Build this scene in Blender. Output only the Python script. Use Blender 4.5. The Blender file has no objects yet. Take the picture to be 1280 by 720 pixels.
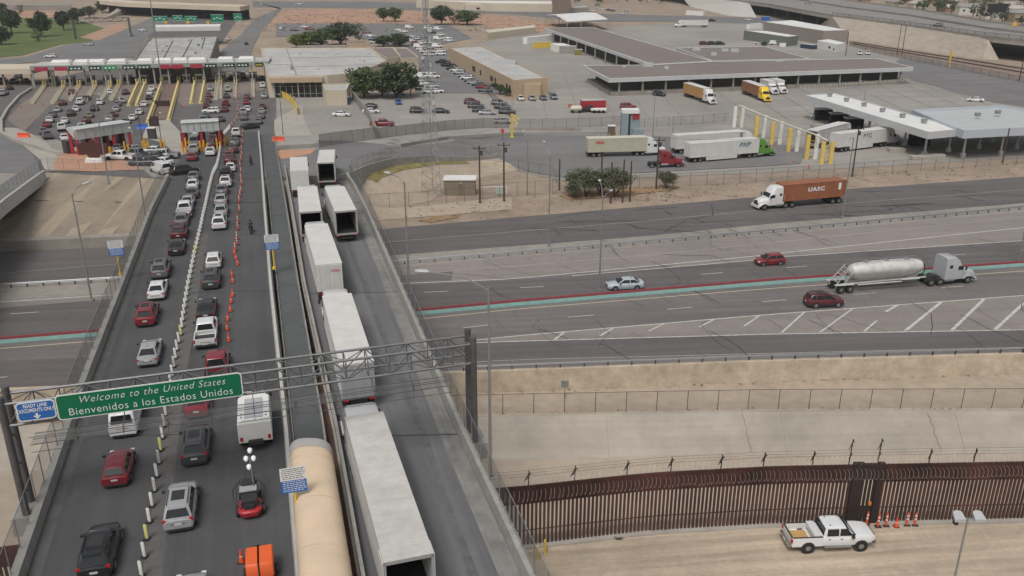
import bpy, math, random
from mathutils import Vector, Matrix, noise
random.seed(7)
scn = bpy.context.scene
# ------------------------------------------------------------------ camera, world, sun, exposure
FPX = 1086.0
TH = math.atan(415/1086.0)
CT, ST, CH = math.cos(TH), math.sin(TH), 40.0
cam = bpy.data.cameras.new("camera"); cam.lens = 36*FPX/1280; cam.sensor_width = 36
cam.clip_start = .5; cam.clip_end = 6000
co = bpy.data.objects.new("camera", cam); scn.collection.objects.link(co)
co.location = (0, 0, CH); co.rotation_euler = (math.pi/2-TH, 0, 0); scn.camera = co
W = bpy.data.worlds.new("World"); scn.world = W; W.use_nodes = True
wn = W.node_tree.nodes; wl = W.node_tree.links
sky = wn.new('ShaderNodeTexSky'); sky.sky_type = 'NISHITA'; sky.sun_disc = False
SUN_EL, SUN_ROT = math.radians(58), math.radians(200)
sky.sun_elevation = SUN_EL; sky.sun_rotation = SUN_ROT; sky.air_density = 1.6; sky.dust_density = 6.0; sky.ozone_density = .6
hs = wn.new('ShaderNodeHueSaturation'); hs.inputs['Saturation'].default_value = .3
wl.new(sky.outputs[0], hs.inputs['Color']); wl.new(hs.outputs[0], wn['Background'].inputs[0])
wn['Background'].inputs[1].default_value = .10
sl = bpy.data.lights.new("sun", 'SUN'); sl.energy = 1.4; sl.angle = math.radians(16); sl.color = (1, .965, .92)
so = bpy.data.objects.new("sun", sl); scn.collection.objects.link(so)
so.rotation_euler = (math.radians(90)-SUN_EL, 0, math.radians(180)-SUN_ROT)
scn.view_settings.view_transform = 'Standard'; scn.view_settings.look = 'None'
scn.view_settings.exposure = -.05; scn.view_settings.gamma = 1
try: scn.view_settings.use_curve_mapping = False
except Exception: pass
scn.render.resolution_x, scn.render.resolution_y = 1024, 576
scn.cycles.max_bounces = 5; scn.cycles.transparent_max_bounces = 24

# ------------------------------------------------------------------ survey: photo pixels to places on the ground
def ray(px, py):
    u = (px-640)/FPX; v = (py-360)/FPX
    return (u, CT-v*ST, -ST-v*CT)
def P(px, py, z=0.0):
    d = ray(px, py); t = (CH-z)/-d[2]
    return (d[0]*t, d[1]*t, z)
ZP = [(0, 7), (115, 7), (148, 5.3), (225, .5), (260, .0), (99999, .0)]
def zb(Y):
    if Y <= 0: return 7.0
    for (a, za), (b, z2) in zip(ZP, ZP[1:]):
        if Y <= b: return za+(z2-za)*(Y-a)/(b-a)
    return 0.0
def B(px, py, dz=0.0):            # point on the bridge / port profile
    z = 5.0
    for _ in range(60):
        p = P(px, py, z+dz); z = .5*z+.5*zb(p[1])
    return (p[0], p[1], z)
def zg(X, Y):                     # terrain north of the freeway
    d = (X+27)/25.0
    w = 1 if d <= 0 else (0 if d >= 1 else 1-d*d*(3-2*d))
    return zb(Y)*w
def G(px, py, dz=0.0):
    z = 2.0
    for _ in range(80):
        p = P(px, py, z+dz); z = .6*z+.4*zg(p[0], p[1])
    return (p[0], p[1], z)
BR = math.radians(-15.75)         # heading of the bridges (0 = away from the camera)
BD = (math.sin(BR), math.cos(BR))

# ------------------------------------------------------------------ materials
MATS = {}
def lin(c): return tuple(((x/255)/12.92 if x/255 <= .04045 else ((x/255+.055)/1.055)**2.4) for x in c)
def mat(name, col, rough=.8, var=.0, scale=1.0, metal=0.0, bump=0.0, streak=None, var2=0.0, scale2=.06, coat=0.0, spec=.5, obj=False, emit=None):
    if name in MATS: return MATS[name]
    m = bpy.data.materials.new(name); m.use_nodes = True; MATS[name] = m
    nt = m.node_tree; N = nt.nodes; L = nt.links; b = N['Principled BSDF']
    b.inputs['Base Color'].default_value = (*col, 1); b.inputs['Roughness'].default_value = rough
    b.inputs['Metallic'].default_value = metal; b.inputs['Specular IOR Level'].default_value = spec
    if coat: b.inputs['Coat Weight'].default_value = coat
    m.diffuse_color = (*col, 1)
    if emit: b.inputs['Emission Color'].default_value = (*emit, 1); b.inputs['Emission Strength'].default_value = 1
    if var or var2 or streak or bump:
        if obj: vec = N.new('ShaderNodeTexCoord').outputs['Object']
        else: vec = N.new('ShaderNodeNewGeometry').outputs['Position']
        cur = None
        rgb = N.new('ShaderNodeRGB'); rgb.outputs[0].default_value = (*col, 1); cur = rgb.outputs[0]
        def layer(sc, amt, det=5, vecin=None, lo=.3, hi=.7):
            nonlocal cur
            t = N.new('ShaderNodeTexNoise'); t.inputs['Scale'].default_value = sc; t.inputs['Detail'].default_value = det
            t.inputs['Roughness'].default_value = .65
            L.new(vecin or vec, t.inputs['Vector'])
            mr = N.new('ShaderNodeMapRange'); mr.inputs['From Min'].default_value = lo; mr.inputs['From Max'].default_value = hi
            mr.inputs['To Min'].default_value = 1-amt; mr.inputs['To Max'].default_value = 1+amt
            L.new(t.outputs['Fac'], mr.inputs['Value'])
            mx = N.new('ShaderNodeMix'); mx.data_type = 'RGBA'; mx.blend_type = 'MULTIPLY'; mx.inputs[0].default_value = 1
            L.new(cur, mx.inputs[6]); L.new(mr.outputs[0], mx.inputs[7]); cur = mx.outputs[2]
            return t
        t = None
        if var: t = layer(scale, var)
        if var2: layer(scale2, var2, 4)
        if streak:       # (angle from +Y, amount, fineness across)
            mp = N.new('ShaderNodeMapping'); mp.vector_type = 'TEXTURE'
            mp.inputs['Rotation'].default_value = (0, 0, streak[0]); mp.inputs['Scale'].default_value = (1/streak[2], 1/(streak[2]*.03), 1)
            L.new(vec, mp.inputs['Vector']); layer(1.0, streak[1], 4, mp.outputs[0])
        L.new(cur, b.inputs['Base Color'])
        if bump and t:
            bp = N.new('ShaderNodeBump'); bp.inputs['Strength'].default_value = bump; bp.inputs['Distance'].default_value = .05
            L.new(t.outputs['Fac'], bp.inputs['Height']); L.new(bp.outputs[0], b.inputs['Normal'])
    return m
def clear_mat(name, col, alpha, rough=.6):       # see-through stuff: wire mesh seen from far away
    if name in MATS: return MATS[name]
    m = bpy.data.materials.new(name); m.use_nodes = True; MATS[name] = m
    N = m.node_tree.nodes; L = m.node_tree.links; b = N['Principled BSDF']; b.inputs['Base Color'].default_value = (*col, 1); b.inputs['Roughness'].default_value = rough
    tr = N.new('ShaderNodeBsdfTransparent'); mx = N.new('ShaderNodeMixShader'); mx.inputs[0].default_value = alpha
    # diamond weave of wires about 6 cm apart
    L.new(tr.outputs[0], mx.inputs[1]); L.new(b.outputs[0], mx.inputs[2]); L.new(mx.outputs[0], N['Material Output'].inputs[0])
    return m

# ------------------------------------------------------------------ mesh builder
class MB:
    def __init__(s): s.v = []; s.f = []; s.m = []; s.sm = []
    def add(s, vs, fs, mi=0, smooth=False):
        o = len(s.v); s.v += [tuple(v) for v in vs]
        for f in fs: s.f.append([i+o for i in f]); s.m.append(mi); s.sm.append(smooth)
        return s
    def box(s, cx, cy, cz, sx, sy, sz, rz=0.0, mi=0):
        c, n = math.cos(rz), math.sin(rz); vs = []
        for dz in (-.5, .5):
            for dx, dy in ((-.5, -.5), (.5, -.5), (.5, .5), (-.5, .5)):
                x, y = dx*sx, dy*sy; vs.append((cx+x*c-y*n, cy+x*n+y*c, cz+dz*sz))
        return s.add(vs, [(3, 2, 1, 0), (4, 5, 6, 7), (0, 1, 5, 4), (1, 2, 6, 5), (2, 3, 7, 6), (3, 0, 4, 7)], mi)
    def prism(s, poly, z0, z1, mi=0, top=True):
        n = len(poly); a = sum(poly[i][0]*poly[(i+1) % n][1]-poly[(i+1) % n][0]*poly[i][1] for i in range(n))
        if a < 0: poly = poly[::-1]
        vs = [(p[0], p[1], z0) for p in poly]+[(p[0], p[1], z1) for p in poly]
        fs = [(i, (i+1) % n, n+(i+1) % n, n+i) for i in range(n)]+[tuple(range(n-1, -1, -1))]
        if top: fs.append(tuple(range(n, 2*n)))
        return s.add(vs, fs, mi)
    def quad(s, *vs, mi=0): return s.add(vs, [tuple(range(len(vs)))], mi)
    def tube(s, a, b, r, r2=None, n=6, mi=0, smooth=True, cap=True):
        a = Vector(a); b = Vector(b); d = b-a
        if d.length < 1e-6: return s
        d.normalize(); u = d.orthogonal().normalized(); w = d.cross(u); r2 = r if r2 is None else r2
        vs = [a+(u*math.cos(t)+w*math.sin(t))*r for t in [2*math.pi*i/n for i in range(n)]]+[b+(u*math.cos(t)+w*math.sin(t))*r2 for t in [2*math.pi*i/n for i in range(n)]]
        s.add(vs, [(i, (i+1) % n, n+(i+1) % n, n+i) for i in range(n)], mi, smooth)
        if cap: s.add(vs, [tuple(range(n-1, -1, -1)), tuple(range(n, 2*n))], mi)
        return s
    def path(s, pts, r, n=5, mi=0):
        for a, b in zip(pts, pts[1:]): s.tube(a, b, r, n=n, mi=mi, cap=False)
        return s
    def bar(s, a, b, w, h, mi=0):        # rectangular bar between two points
        a = Vector(a); b = Vector(b); d = (b-a)
        if d.length < 1e-6: return s
        d.normalize(); up = Vector((0, 0, 1))
        if abs(d.z) > .95: up = Vector((BD[0], BD[1], 0))
        sd = d.cross(up).normalized(); up = sd.cross(d).normalized()
        vs = [p+sd*x*w/2+up*y*h/2 for p in (a, b) for x, y in ((-1, -1), (1, -1), (1, 1), (-1, 1))]
        return s.add(vs, [(0, 3, 2, 1), (4, 5, 6, 7), (0, 1, 5, 4), (1, 2, 6, 5), (2, 3, 7, 6), (3, 0, 4, 7)], mi)
    def loft(s, rings, mi=0, smooth=True, caps=True, close=True):
        n = len(rings[0]); vs = [p for r in rings for p in r]; fs = []
        for k in range(len(rings)-1):
            for i in range(n if close else n-1):
                j = (i+1) % n; fs.append((k*n+i, k*n+j, (k+1)*n+j, (k+1)*n+i))
        s.add(vs, fs, mi, smooth)
        if caps: s.add(vs, [tuple(range(n-1, -1, -1)), tuple(range((len(rings)-1)*n, len(rings)*n))], mi)
        return s
    def lathe(s, cx, cy, prof, n=12, mi=0):
        rings = [[(cx+r*math.cos(2*math.pi*i/n), cy+r*math.sin(2*math.pi*i/n), z) for i in range(n)] for r, z in prof]
        return s.loft(rings, mi)
    def band(s, A, Bp, za=0.0, zb_=0.0, mi=0):       # strip between two polylines of equal length
        vs = [(p[0], p[1], (p[2] if len(p) > 2 else 0)+za) for p in A]+[(p[0], p[1], (p[2] if len(p) > 2 else 0)+zb_) for p in Bp]; n = len(A)
        return s.add(vs, [(i, i+1, n+i+1, n+i) for i in range(n-1)], mi)
    def mesh(s, name, mats):
        me = bpy.data.meshes.new(name); me.from_pydata(s.v, [], s.f)
        for m in (mats if isinstance(mats, (list, tuple)) else [mats]): me.materials.append(m)
        for p, mi, sm in zip(me.polygons, s.m, s.sm): p.material_index = mi; p.use_smooth = sm
        me.validate(); me.update()
        if any(s.sm):
            try: me.set_sharp_from_angle(angle=math.radians(42))
            except Exception: pass
        return me
    def build(s, name, mats, parent=None, local=False):
        if parent is not None and not local:
            ox, oy, oz = parent.location
            if parent.parent: ox += parent.parent.location[0]; oy += parent.parent.location[1]; oz += parent.parent.location[2]
            s.v = [(x-ox, y-oy, z-oz) for x, y, z in s.v]
        ob = bpy.data.objects.new(name, s.mesh(name, mats)); scn.collection.objects.link(ob)
        if parent is not None: ob.parent = parent
        return ob
LABELS = {}
def tag(o, label, cat, group=None):
    if label in LABELS and not group: print("DUP LABEL:", label)
    LABELS[label] = 1; nw = len(label.split())
    if nw < 4 or nw > 16: print("LABEL LENGTH", nw, label)
    o['label'] = label; o['category'] = cat
    if group: o['group'] = group
    return o
def thing(name, label, cat, loc=(0, 0, 0), rz=0.0, group=None):
    o = bpy.data.objects.new(name, None); scn.collection.objects.link(o)
    o.location = loc; o.rotation_euler = (0, 0, rz); o.empty_display_size = .3
    return tag(o, label, cat, group)
def solo(mb, name, m, label, cat, group=None, loc=None):     # a thing that is one mesh, origin at its base
    if loc is None:
        xs = [v[0] for v in mb.v]; ys = [v[1] for v in mb.v]; zs = [v[2] for v in mb.v]
        loc = ((min(xs)+max(xs))/2, (min(ys)+max(ys))/2, min(zs))
    mb.v = [(x-loc[0], y-loc[1], z-loc[2]) for x, y, z in mb.v]
    o = mb.build(name, m); o.location = loc
    return tag(o, label, cat, group)
def struct(mb, name, m, kind='structure'):
    o = mb.build(name, m); o['kind'] = kind; return o
KIDS = {}
def copy_tree(o, parent=None):
    c = o.copy(); scn.collection.objects.link(c); c.parent = parent
    for ch in KIDS.get(o.as_pointer(), ()): copy_tree(ch, c)
    return c
def index(root):
    ks = list(root.children); KIDS[root.as_pointer()] = ks
    for k in ks: index(k)
ORD = ['first', 'second', 'third', 'fourth', 'fifth', 'sixth', 'seventh', 'eighth', 'ninth', 'tenth', 'eleventh', 'twelfth', 'thirteenth', 'fourteenth', 'fifteenth', 'sixteenth', 'seventeenth', 'eighteenth', 'nineteenth', 'twentieth']
def ordn(i):
    if i < 20: return ORD[i]
    t, u = divmod(i+1, 10)
    base = {2: 'twenty', 3: 'thirty', 4: 'forty', 5: 'fifty', 6: 'sixty', 7: 'seventy', 8: 'eighty', 9: 'ninety'}
    if u == 0: return {2: 'twentieth', 3: 'thirtieth', 4: 'fortieth', 5: 'fiftieth', 6: 'sixtieth', 7: 'seventieth', 8: 'eightieth', 9: 'ninetieth'}[t]
    return base[t]+'-'+ORD[u-1]
def interp(pts, X):                 # world polyline y(X), straight continuation past its ends
    if X <= pts[0][0]: a, b = pts[0], pts[1]
    elif X >= pts[-1][0]: a, b = pts[-2], pts[-1]
    else:
        for a, b in zip(pts, pts[1:]):
            if a[0] <= X <= b[0]: break
    return a[1]+(b[1]-a[1])*(X-a[0])/(b[0]-a[0])
def wl_(pix, z=0.0, f=P): return sorted([(f(*p, z)[0], f(*p, z)[1]) for p in pix])
def lineY(pts, X0=-160, X1=220, n=90): return [(X0+(X1-X0)*i/n, interp(pts, X0+(X1-X0)*i/n)) for i in range(n+1)]
def resample(pts, step):
    out = [pts[0]]; acc = 0.0
    for a, b in zip(pts, pts[1:]):
        a = Vector(a); b = Vector(b); L = (b-a).length; t = step-acc
        while t <= L:
            out.append(tuple(a+(b-a)*(t/L))); t += step
        acc = (acc+L) % step
    return out
def offset(pts, d):                 # shift a plan polyline sideways (left of travel +)
    out = []
    for i, p in enumerate(pts):
        a = Vector(pts[max(0, i-1)][:2]); b = Vector(pts[min(len(pts)-1, i+1)][:2]); t = (b-a).normalized()
        out.append((p[0]-t.y*d, p[1]+t.x*d)+tuple(p[2:]))
    return out
# ------------------------------------------------------------------ colours of the place
FWD = math.radians(-78)            # direction of the freeway for tyre streaks
M_sand = mat('sand', (.30, .235, .18), .95, .18, .35, bump=.3, var2=.22)
M_bank = mat('river_bank_sand', (.44, .36, .275), .95, .10, 2.2, bump=.6, var2=.16, scale2=.12, streak=(math.radians(-84), .24, 1.1))
M_dirt = mat('dirt', (.385, .315, .245), .95, .10, .8, bump=.3, var2=.12, scale2=.1)
M_redd = mat('red_desert', (.38, .235, .165), .95, .2, .25, var2=.2)
M_asph = mat('old_asphalt', (.155, .142, .138), .85, .08, 1.2, var2=.12, scale2=.05, streak=(math.radians(-84), .20, .75))
M_asph2 = mat('dark_asphalt', (.118, .108, .106), .85, .07, 1.2, var2=.10, scale2=.06, streak=(math.radians(-84), .20, .8))
M_should = mat('pink_shoulder', (.235, .207, .192), .9, .08, .9, var2=.12, streak=(math.radians(-84), .1, .5))
M_conc = mat('concrete', (.36, .335, .30), .9, .10, .7, var2=.12)
M_concd = mat('weathered_concrete', (.27, .25, .225), .9, .16, .8, var2=.15)
M_canal = mat('canal_concrete', (.35, .315, .27), .9, .06, .8, var2=.14, scale2=.15, streak=(math.radians(-88), .12, .5))
M_canal2 = mat('canal_floor_concrete', (.40, .335, .27), .9, .08, .5, var2=.14, scale2=.12)
M_wall = mat('tan_concrete_wall', (.46, .385, .295), .9, .16, 1.1, var2=.2, scale2=.3)
M_yard = mat('yard_concrete', (.285, .268, .245), .9, .06, .3, var2=.15, scale2=.03, streak=(math.radians(-70), .08, .15))
M_yarddk = mat('yard_asphalt', (.165, .163, .162), .85, .07, .3, var2=.12, scale2=.04, streak=(math.radians(-80), .1, .2))
M_port = mat('port_asphalt', (.11, .105, .104), .85, .1, .5, var2=.2, scale2=.05, streak=(math.radians(16), .15, .35))
M_deck = mat('bridge_asphalt', (.072, .072, .076), .8, .07, 1.5, var2=.15, scale2=.12, streak=(math.radians(15.75), .17, .75))
M_tdeck = mat('truck_bridge_concrete', (.140, .140, .144), .85, .06, 1.2, var2=.10, scale2=.12, streak=(math.radians(15.75), .34, .42))
M_walk = mat('walkway_paving', (.088, .094, .096), .8, .1, 1.5, var2=.12, scale2=.2)
M_par = mat('parapet_concrete', (.30, .292, .272), .9, .14, 1.4, var2=.12, scale2=.3)
M_white = mat('road_paint_white', (.50, .485, .46), .8, .3, 2.2)
M_worn = mat('road_paint_worn', (.36, .345, .325), .85, .3, 2.0)
M_yel = mat('road_paint_yellow', (.50, .44, .33), .8, .2, 3.0)
M_seal = mat('crack_seal', (.055, .05, .05), .7)
M_grass = mat('grass', (.095, .125, .035), .95, .25, .6, var2=.25, scale2=.05)
M_plaza = mat('orange_paving', (.45, .25, .16), .9, .15, .6, var2=.1)
M_steel = mat('galvanised_steel', (.33, .34, .345), .5, .1, 3, metal=.6)
M_dsteel = mat('dark_steel', (.09, .09, .092), .55, .1, 3, metal=.5)
M_mesh = clear_mat('chain_link_mesh', (.20, .20, .19), .15)
M_meshp = clear_mat('parapet_mesh', (.13, .135, .135), .30)
M_meshd = clear_mat('dark_chain_link_mesh', (.09, .09, .09), .26)
M_rust = mat('rusted_steel', (.075, .033, .024), .8, .35, .6, var2=.35, scale2=.25, bump=.2)
M_rustd = mat('dark_rusted_steel', (.028, .017, .015), .8, .25, 1.2)
M_wire = mat('wire', (.36, .33, .30), .6)
M_roofg = mat('grey_roof_membrane', (.42, .415, .405), .85, .10, .35, var2=.15, scale2=.08)
M_roofw = mat('white_roof_metal', (.70, .70, .68), .6, .06, .4, var2=.05)
M_roofb = mat('brown_gravel_roof', (.195, .165, .155), .95, .08, 1.0, var2=.08, scale2=.05)
M_tan = mat('tan_stucco', (.54, .475, .375), .9, .06, .6, var2=.06)
M_tan2 = mat('sandy_stucco', (.44, .34, .235), .9, .06, .6, var2=.06)
M_glassb = mat('dark_glass', (.015, .018, .022), .12, spec=.6)
M_fascia = mat('pale_metal_fascia', (.50, .52, .53), .55, .05, .5)
M_dark = mat('dark_interior', (.018, .018, .019), .9)
M_yellow = mat('safety_yellow', (.66, .47, .07), .6, .1, 1.5)
M_pyellow = mat('pale_yellow_paint', (.62, .52, .24), .7, .12, 1.5)
M_pwhite = mat('white_paint', (.72, .72, .70), .55, .05, 1)
M_red = mat('red_paint', (.36, .03, .04), .5, .08, 1)
M_orange = mat('orange_plastic', (.72, .09, .03), .55)
M_blue = mat('sign_blue', (.02, .13, .42), .5)
M_green = mat('sign_green', (.0, .145, .065), .5)
M_wood = mat('pole_wood', (.07, .045, .035), .9, .2, 3)
M_leaf = mat('leaf_green', (.085, .118, .042), .9, .45, .9, var2=.4, scale2=.35)
M_leafd = mat('leaf_dark', (.052, .076, .034), .9, .45, .9, var2=.4, scale2=.35)
M_leafy = mat('leaf_yellow_green', (.13, .15, .035), .9, .3, .9)
M_leafo = mat('leaf_olive', (.095, .11, .062), .9, .35, 1.2)
M_bark = mat('bark', (.09, .065, .045), .95, .2, 4)

# ------------------------------------------------------------------ the ground, from the river bank to the horizon
L_NE = wl_([(470, 287), (640, 272), (937, 247), (1050, 237), (1280, 221)])+[]
L_NE = [(-130, 111), (-74, 119.3), (-56.6, 121.9)]+L_NE
L_SE = wl_([(640, 463), (960, 451), (1280, 442)])
L_WB = [(x, y+.9) for x, y in L_SE]
L_CF = [(x, y) for x, y in wl_([(600, 522), (800, 518), (960, 515), (1280, 514)], -2.2)]
L_CB = [(x, y-3.3) for x, y in L_CF]
L_BF = [(-60, 36), (-36, 47.5), (-12, 53.2), (1.5, 55.2), (6.2, 56.1), (10.7, 56.9), (20.4, 57.8), (41.1, 58.5), (90, 59)]
X0, X1 = -170, 240
def ln(pts, z=0.0, n=110): return [(x, y, z) for x, y in lineY(pts, X0, X1, n)]
g = MB()
g.band([(x, y+.3, -.04) for x, y, z in ln(L_SE)], [(x, 300, -.04) for x, y, z in ln(L_SE)])
g.band([(-1800, 300, -.04), (1800, 300, -.04)], [(-1800, 3200, -.04), (1800, 3200, -.04)])
g.band([(-1800, 60, -.04), (X0, 60, -.04)], [(-1800, 300, -.04), (X0, 300, -.04)])
g.band([(X1, 60, -.04), (1800, 60, -.04)], [(X1, 300, -.04), (1800, 300, -.04)])
struct(g, 'ground', M_sand)
w = MB(); top = ln(L_SE)
w.loft([[(x, y+.45, -2.6), (x, y+.45, .0), (x, y, .12), (x, y-.35, .12), (x, y-.6, -2.6)] for x, y, z in top], smooth=False, caps=False)
o = solo(w, 'retaining_wall', M_wall, 'long tan stained concrete retaining wall holding up the freeway edge', 'wall')
d = MB(); d.band(ln(L_CF, -2.2), [(x, y-.1, -2.2) for x, y, z in ln(L_SE)]); struct(d, 'dirt_strip', M_dirt)
cs = MB()
cs.band([(x, y, -2.17) for x, y, z in ln(L_CF)], [(x, y+.35, -2.17) for x, y, z in ln(L_CF)])
cs.band(ln(L_CB, -5.0), [(x, y, -2.17) for x, y, z in ln(L_CF)]); struct(cs, 'canal_bank', M_canal)
cf = MB(); cf.band([(x, y+4.5, -5.0) for x, y, z in ln(L_BF)], ln(L_CB, -5.0))
cf.band([(x, y+1.2, -2.3) for x, y, z in ln(L_BF)], [(x, y+4.5, -5.0) for x, y, z in ln(L_BF)]); struct(cf, 'canal_floor', M_canal2)
ck = MB()
for xx in (22.8, 41.2): 
    pts = []; y0 = interp(L_CF, xx)
    for k in range(12): pts.append((xx+.12*math.sin(k*2.3+xx)+.05*math.sin(k*5.1)+k*.03, y0-.1-k*.28, -2.2-(k*.28)*.848))
    for a, b in zip(pts, pts[1:]): ck.bar((a[0], a[1], a[2]+.02), (b[0], b[1], b[2]+.02), .025 if xx < 30 else .035, .01)
for k in range(9): xx = -8+k*17.3; y0 = interp(L_CF, xx); ck.bar((xx, y0, -2.155), (xx, y0-3.25, -4.93), .018, .01)
struct(ck, 'canal_crack', mat('canal_joint', (.17, .15, .13), .9))
bk = MB()
rows = []
for k in range(0, 41):
    yy = 1.3-(k/40)**1.5*140
    rows.append([(x, y+yy, -2.2+(0 if k < 2 or k > 36 else .12*noise.noise((x*.12, (y+yy)*.3, 1))+.04*noise.noise((x*.5, yy*1.2, 4)))) for x, y, z in ln(L_BF, n=240)])
for a, b in zip(rows, rows[1:]): bk.band(b, a)
struct(bk, 'river_bank', M_bank)
# ------------------------------------------------------------------ freeway
fw = MB(); fw.band(ln(L_SE), ln(L_NE)); struct(fw, 'freeway_road', M_asph)
L2 = wl_([(640, 308), (800, 296), (960, 280), (1280, 254)]); L3 = wl_([(640, 322), (800, 308), (960, 294), (1280, 265)])
L4 = wl_([(0, 356), (150, 348), (640, 333), (800, 320), (960, 304), (1280, 271)])
L4 = wl_([(640, 333), (800, 320), (960, 304), (1280, 271)])
L5 = wl_([(0, 378), (135, 369), (640, 349), (947, 320), (980, 316), (1280, 284.5)])
L5b = wl_([(0, 380), (135, 371.5), (640, 351.5), (947, 325), (980, 321), (1280, 301)])
LR = wl_([(0, 429), (110, 420), (525, 393), (640, 382), (960, 355), (1280, 332)])
LY = wl_([(0, 436), (112, 427), (525, 399), (640, 387), (960, 361), (1280, 339)])
La = wl_([(0, 520), (600, 424), (640, 420), (960, 393.5), (1280, 369.5)])
La = wl_([(600, 425), (640, 420.5), (960, 393.5), (1280, 369.5)])
Lb = wl_([(600, 428.5), (640, 427), (960, 418), (1280, 412.5)])
Ld = wl_([(0, 490), (640, 450), (960, 442), (1280, 434.5)])
LD1 = wl_([(0, 393.5), (115, 386), (707, 357), (818, 348), (915, 340), (1027, 331.5), (1120, 324), (1219, 317)])
LD2 = wl_([(0, 472), (25, 470.5), (675, 399.5), (795, 390), (913, 380.5), (1136, 363), (1280, 352)])
LD0 = wl_([(640, 290), (800, 277), (960, 262), (1280, 237)])
def sheet(A, Bq, name, m, z, x0=X0, x1=X1, n=110):
    b = MB(); xs = [x0+(x1-x0)*i/n for i in range(n+1)]
    b.band([(x, interp(A, x), z) for x in xs], [(x, interp(Bq, x), z) for x in xs]); return struct(b, name, m)
sheet(LR, L5b, 'traffic_lane', M_asph2, .012)
sheet(L5, L4, 'freeway_shoulder', M_should, .012, x0=-8)
sheet(L5b, L5, 'freeway_gore', M_should, .016, x0=22)
sheet(L4, L3, 'freeway_shoulder', M_should, .014)
sheet(L3, L2, 'concrete_strip', M_concd, .02)
sheet(L2, L_NE, 'frontage_road', M_asph2, .016)
sheet(Lb, La, 'freeway_gore', M_should, .016, x0=-3)
sheet(Ld, Lb, 'traffic_lane', M_asph2, .012)
def line(L, wd, name, m, z=.03, x0=X0, x1=X1, n=90):
    b = MB(); xs = [x0+(x1-x0)*i/n for i in range(n+1)]
    b.band([(x, interp(L, x)-wd/2, z) for x in xs], [(x, interp(L, x)+wd/2, z) for x in xs]); return struct(b, name, m)
line(L4, .16, 'lane_line', M_worn, x0=-12); line(L5, .26, 'lane_line', M_white); line(L5b, .22, 'lane_line', M_white, x0=8)
line(LY, .2, 'lane_line', M_yel); line(La, .22, 'lane_line', M_white, x0=-4); line(Lb, .2, 'lane_line', M_white, x0=-4); line(Ld, .13, 'lane_line', M_worn)
line(LD0, .14, 'lane_line', M_worn)
def dashes(L, wd, m, x0, x1, step, on, name='lane_dashes', z=.034):
    b = MB(); x = x0
    while x < x1:
        b.quad((x, interp(L, x)-wd/2, z), (x+on, interp(L, x+on)-wd/2, z), (x+on, interp(L, x+on)+wd/2, z), (x, interp(L, x)+wd/2, z)); x += step
    return struct(b, name, m)
dashes(LD1, .16, M_white, -145.4, 200, 12.2, 3.1); dashes(LD2, .16, M_white, -152, 200, 12.2, 3.1)
hb = MB()
for x0, y0, x1, y1 in \
    ((1132, 413.5, 1177, 377.5), (1190, 413, 1230, 374), (1244, 412, 1290, 369.5), (1080, 414.5, 1096, 401), (1107, 390, 1121, 382), (1025, 415.5, 1066, 386), (977, 416, 1006, 390), (693, 425, 706, 415), (750, 420, 768, 409.5), (811, 414, 830, 405), (874, 409, 893, 399.5), (930, 408, 949, 395)):
    a = P(x0, y0); b_ = P(x1, y1); wd = .24 if x0 > 1100 else .15
    hb.quad((a[0]-wd, a[1], .036), (a[0]+wd, a[1], .036), (b_[0]+wd, b_[1], .036), (b_[0]-wd, b_[1], .036))
struct(hb, 'gore_hatching', M_white)
# sealed cracks wandering across the lanes
rc = random.Random(3); cr = MB()
def crack(x, y, hd, L, wd, z=.045, wob=.35):
    a = (x, y); n = int(L/.8)
    for k in range(n):
        hd += rc.uniform(-wob, wob)*.6; b_ = (a[0]+math.sin(hd)*.8, a[1]+math.cos(hd)*.8)
        if not (interp(L_SE, b_[0])+.6 < b_[1] < interp(L_NE, b_[0])-.3): return
        px_, py_ = math.cos(hd)*wd/2, -math.sin(hd)*wd/2
        cr.quad((a[0]-px_, a[1]-py_, z), (b_[0]-px_, b_[1]-py_, z), (b_[0]+px_, b_[1]+py_, z), (a[0]+px_, a[1]+py_, z)); a = b_
        if rc.random() < .04: hd += rc.choice((-1, 1))*.8
for k in range(120):
    x = rc.uniform(-4, 95); y = rc.uniform(interp(L_SE, x)+1, interp(L_NE, x)-1)
    crack(x, y, math.radians(rc.choice((-25, -20, 155, 160, -40))), rc.uniform(3, 12), rc.choice((.03, .04, .05, .09)))
for k in range(18):
    x = rc.uniform(-4, 90); y = rc.uniform(interp(L2, x)+.6, interp(L_NE, x)-2)
    crack(x, y, math.radians(76), rc.uniform(5, 18), rc.uniform(.1, .2), wob=.25)
    crack(x+rc.uniform(0, 8), y+.2, math.radians(rc.choice((155, 160))), rc.uniform(2, 5), .16)
for k in range(10):
    x = rc.uniform(-130, -60); y = rc.uniform(interp(L_SE, x)+1, interp(L_NE, x)-1); crack(x, y, math.radians(80), 10, .1)
struct(cr, 'sealed_cracks', M_seal)
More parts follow.
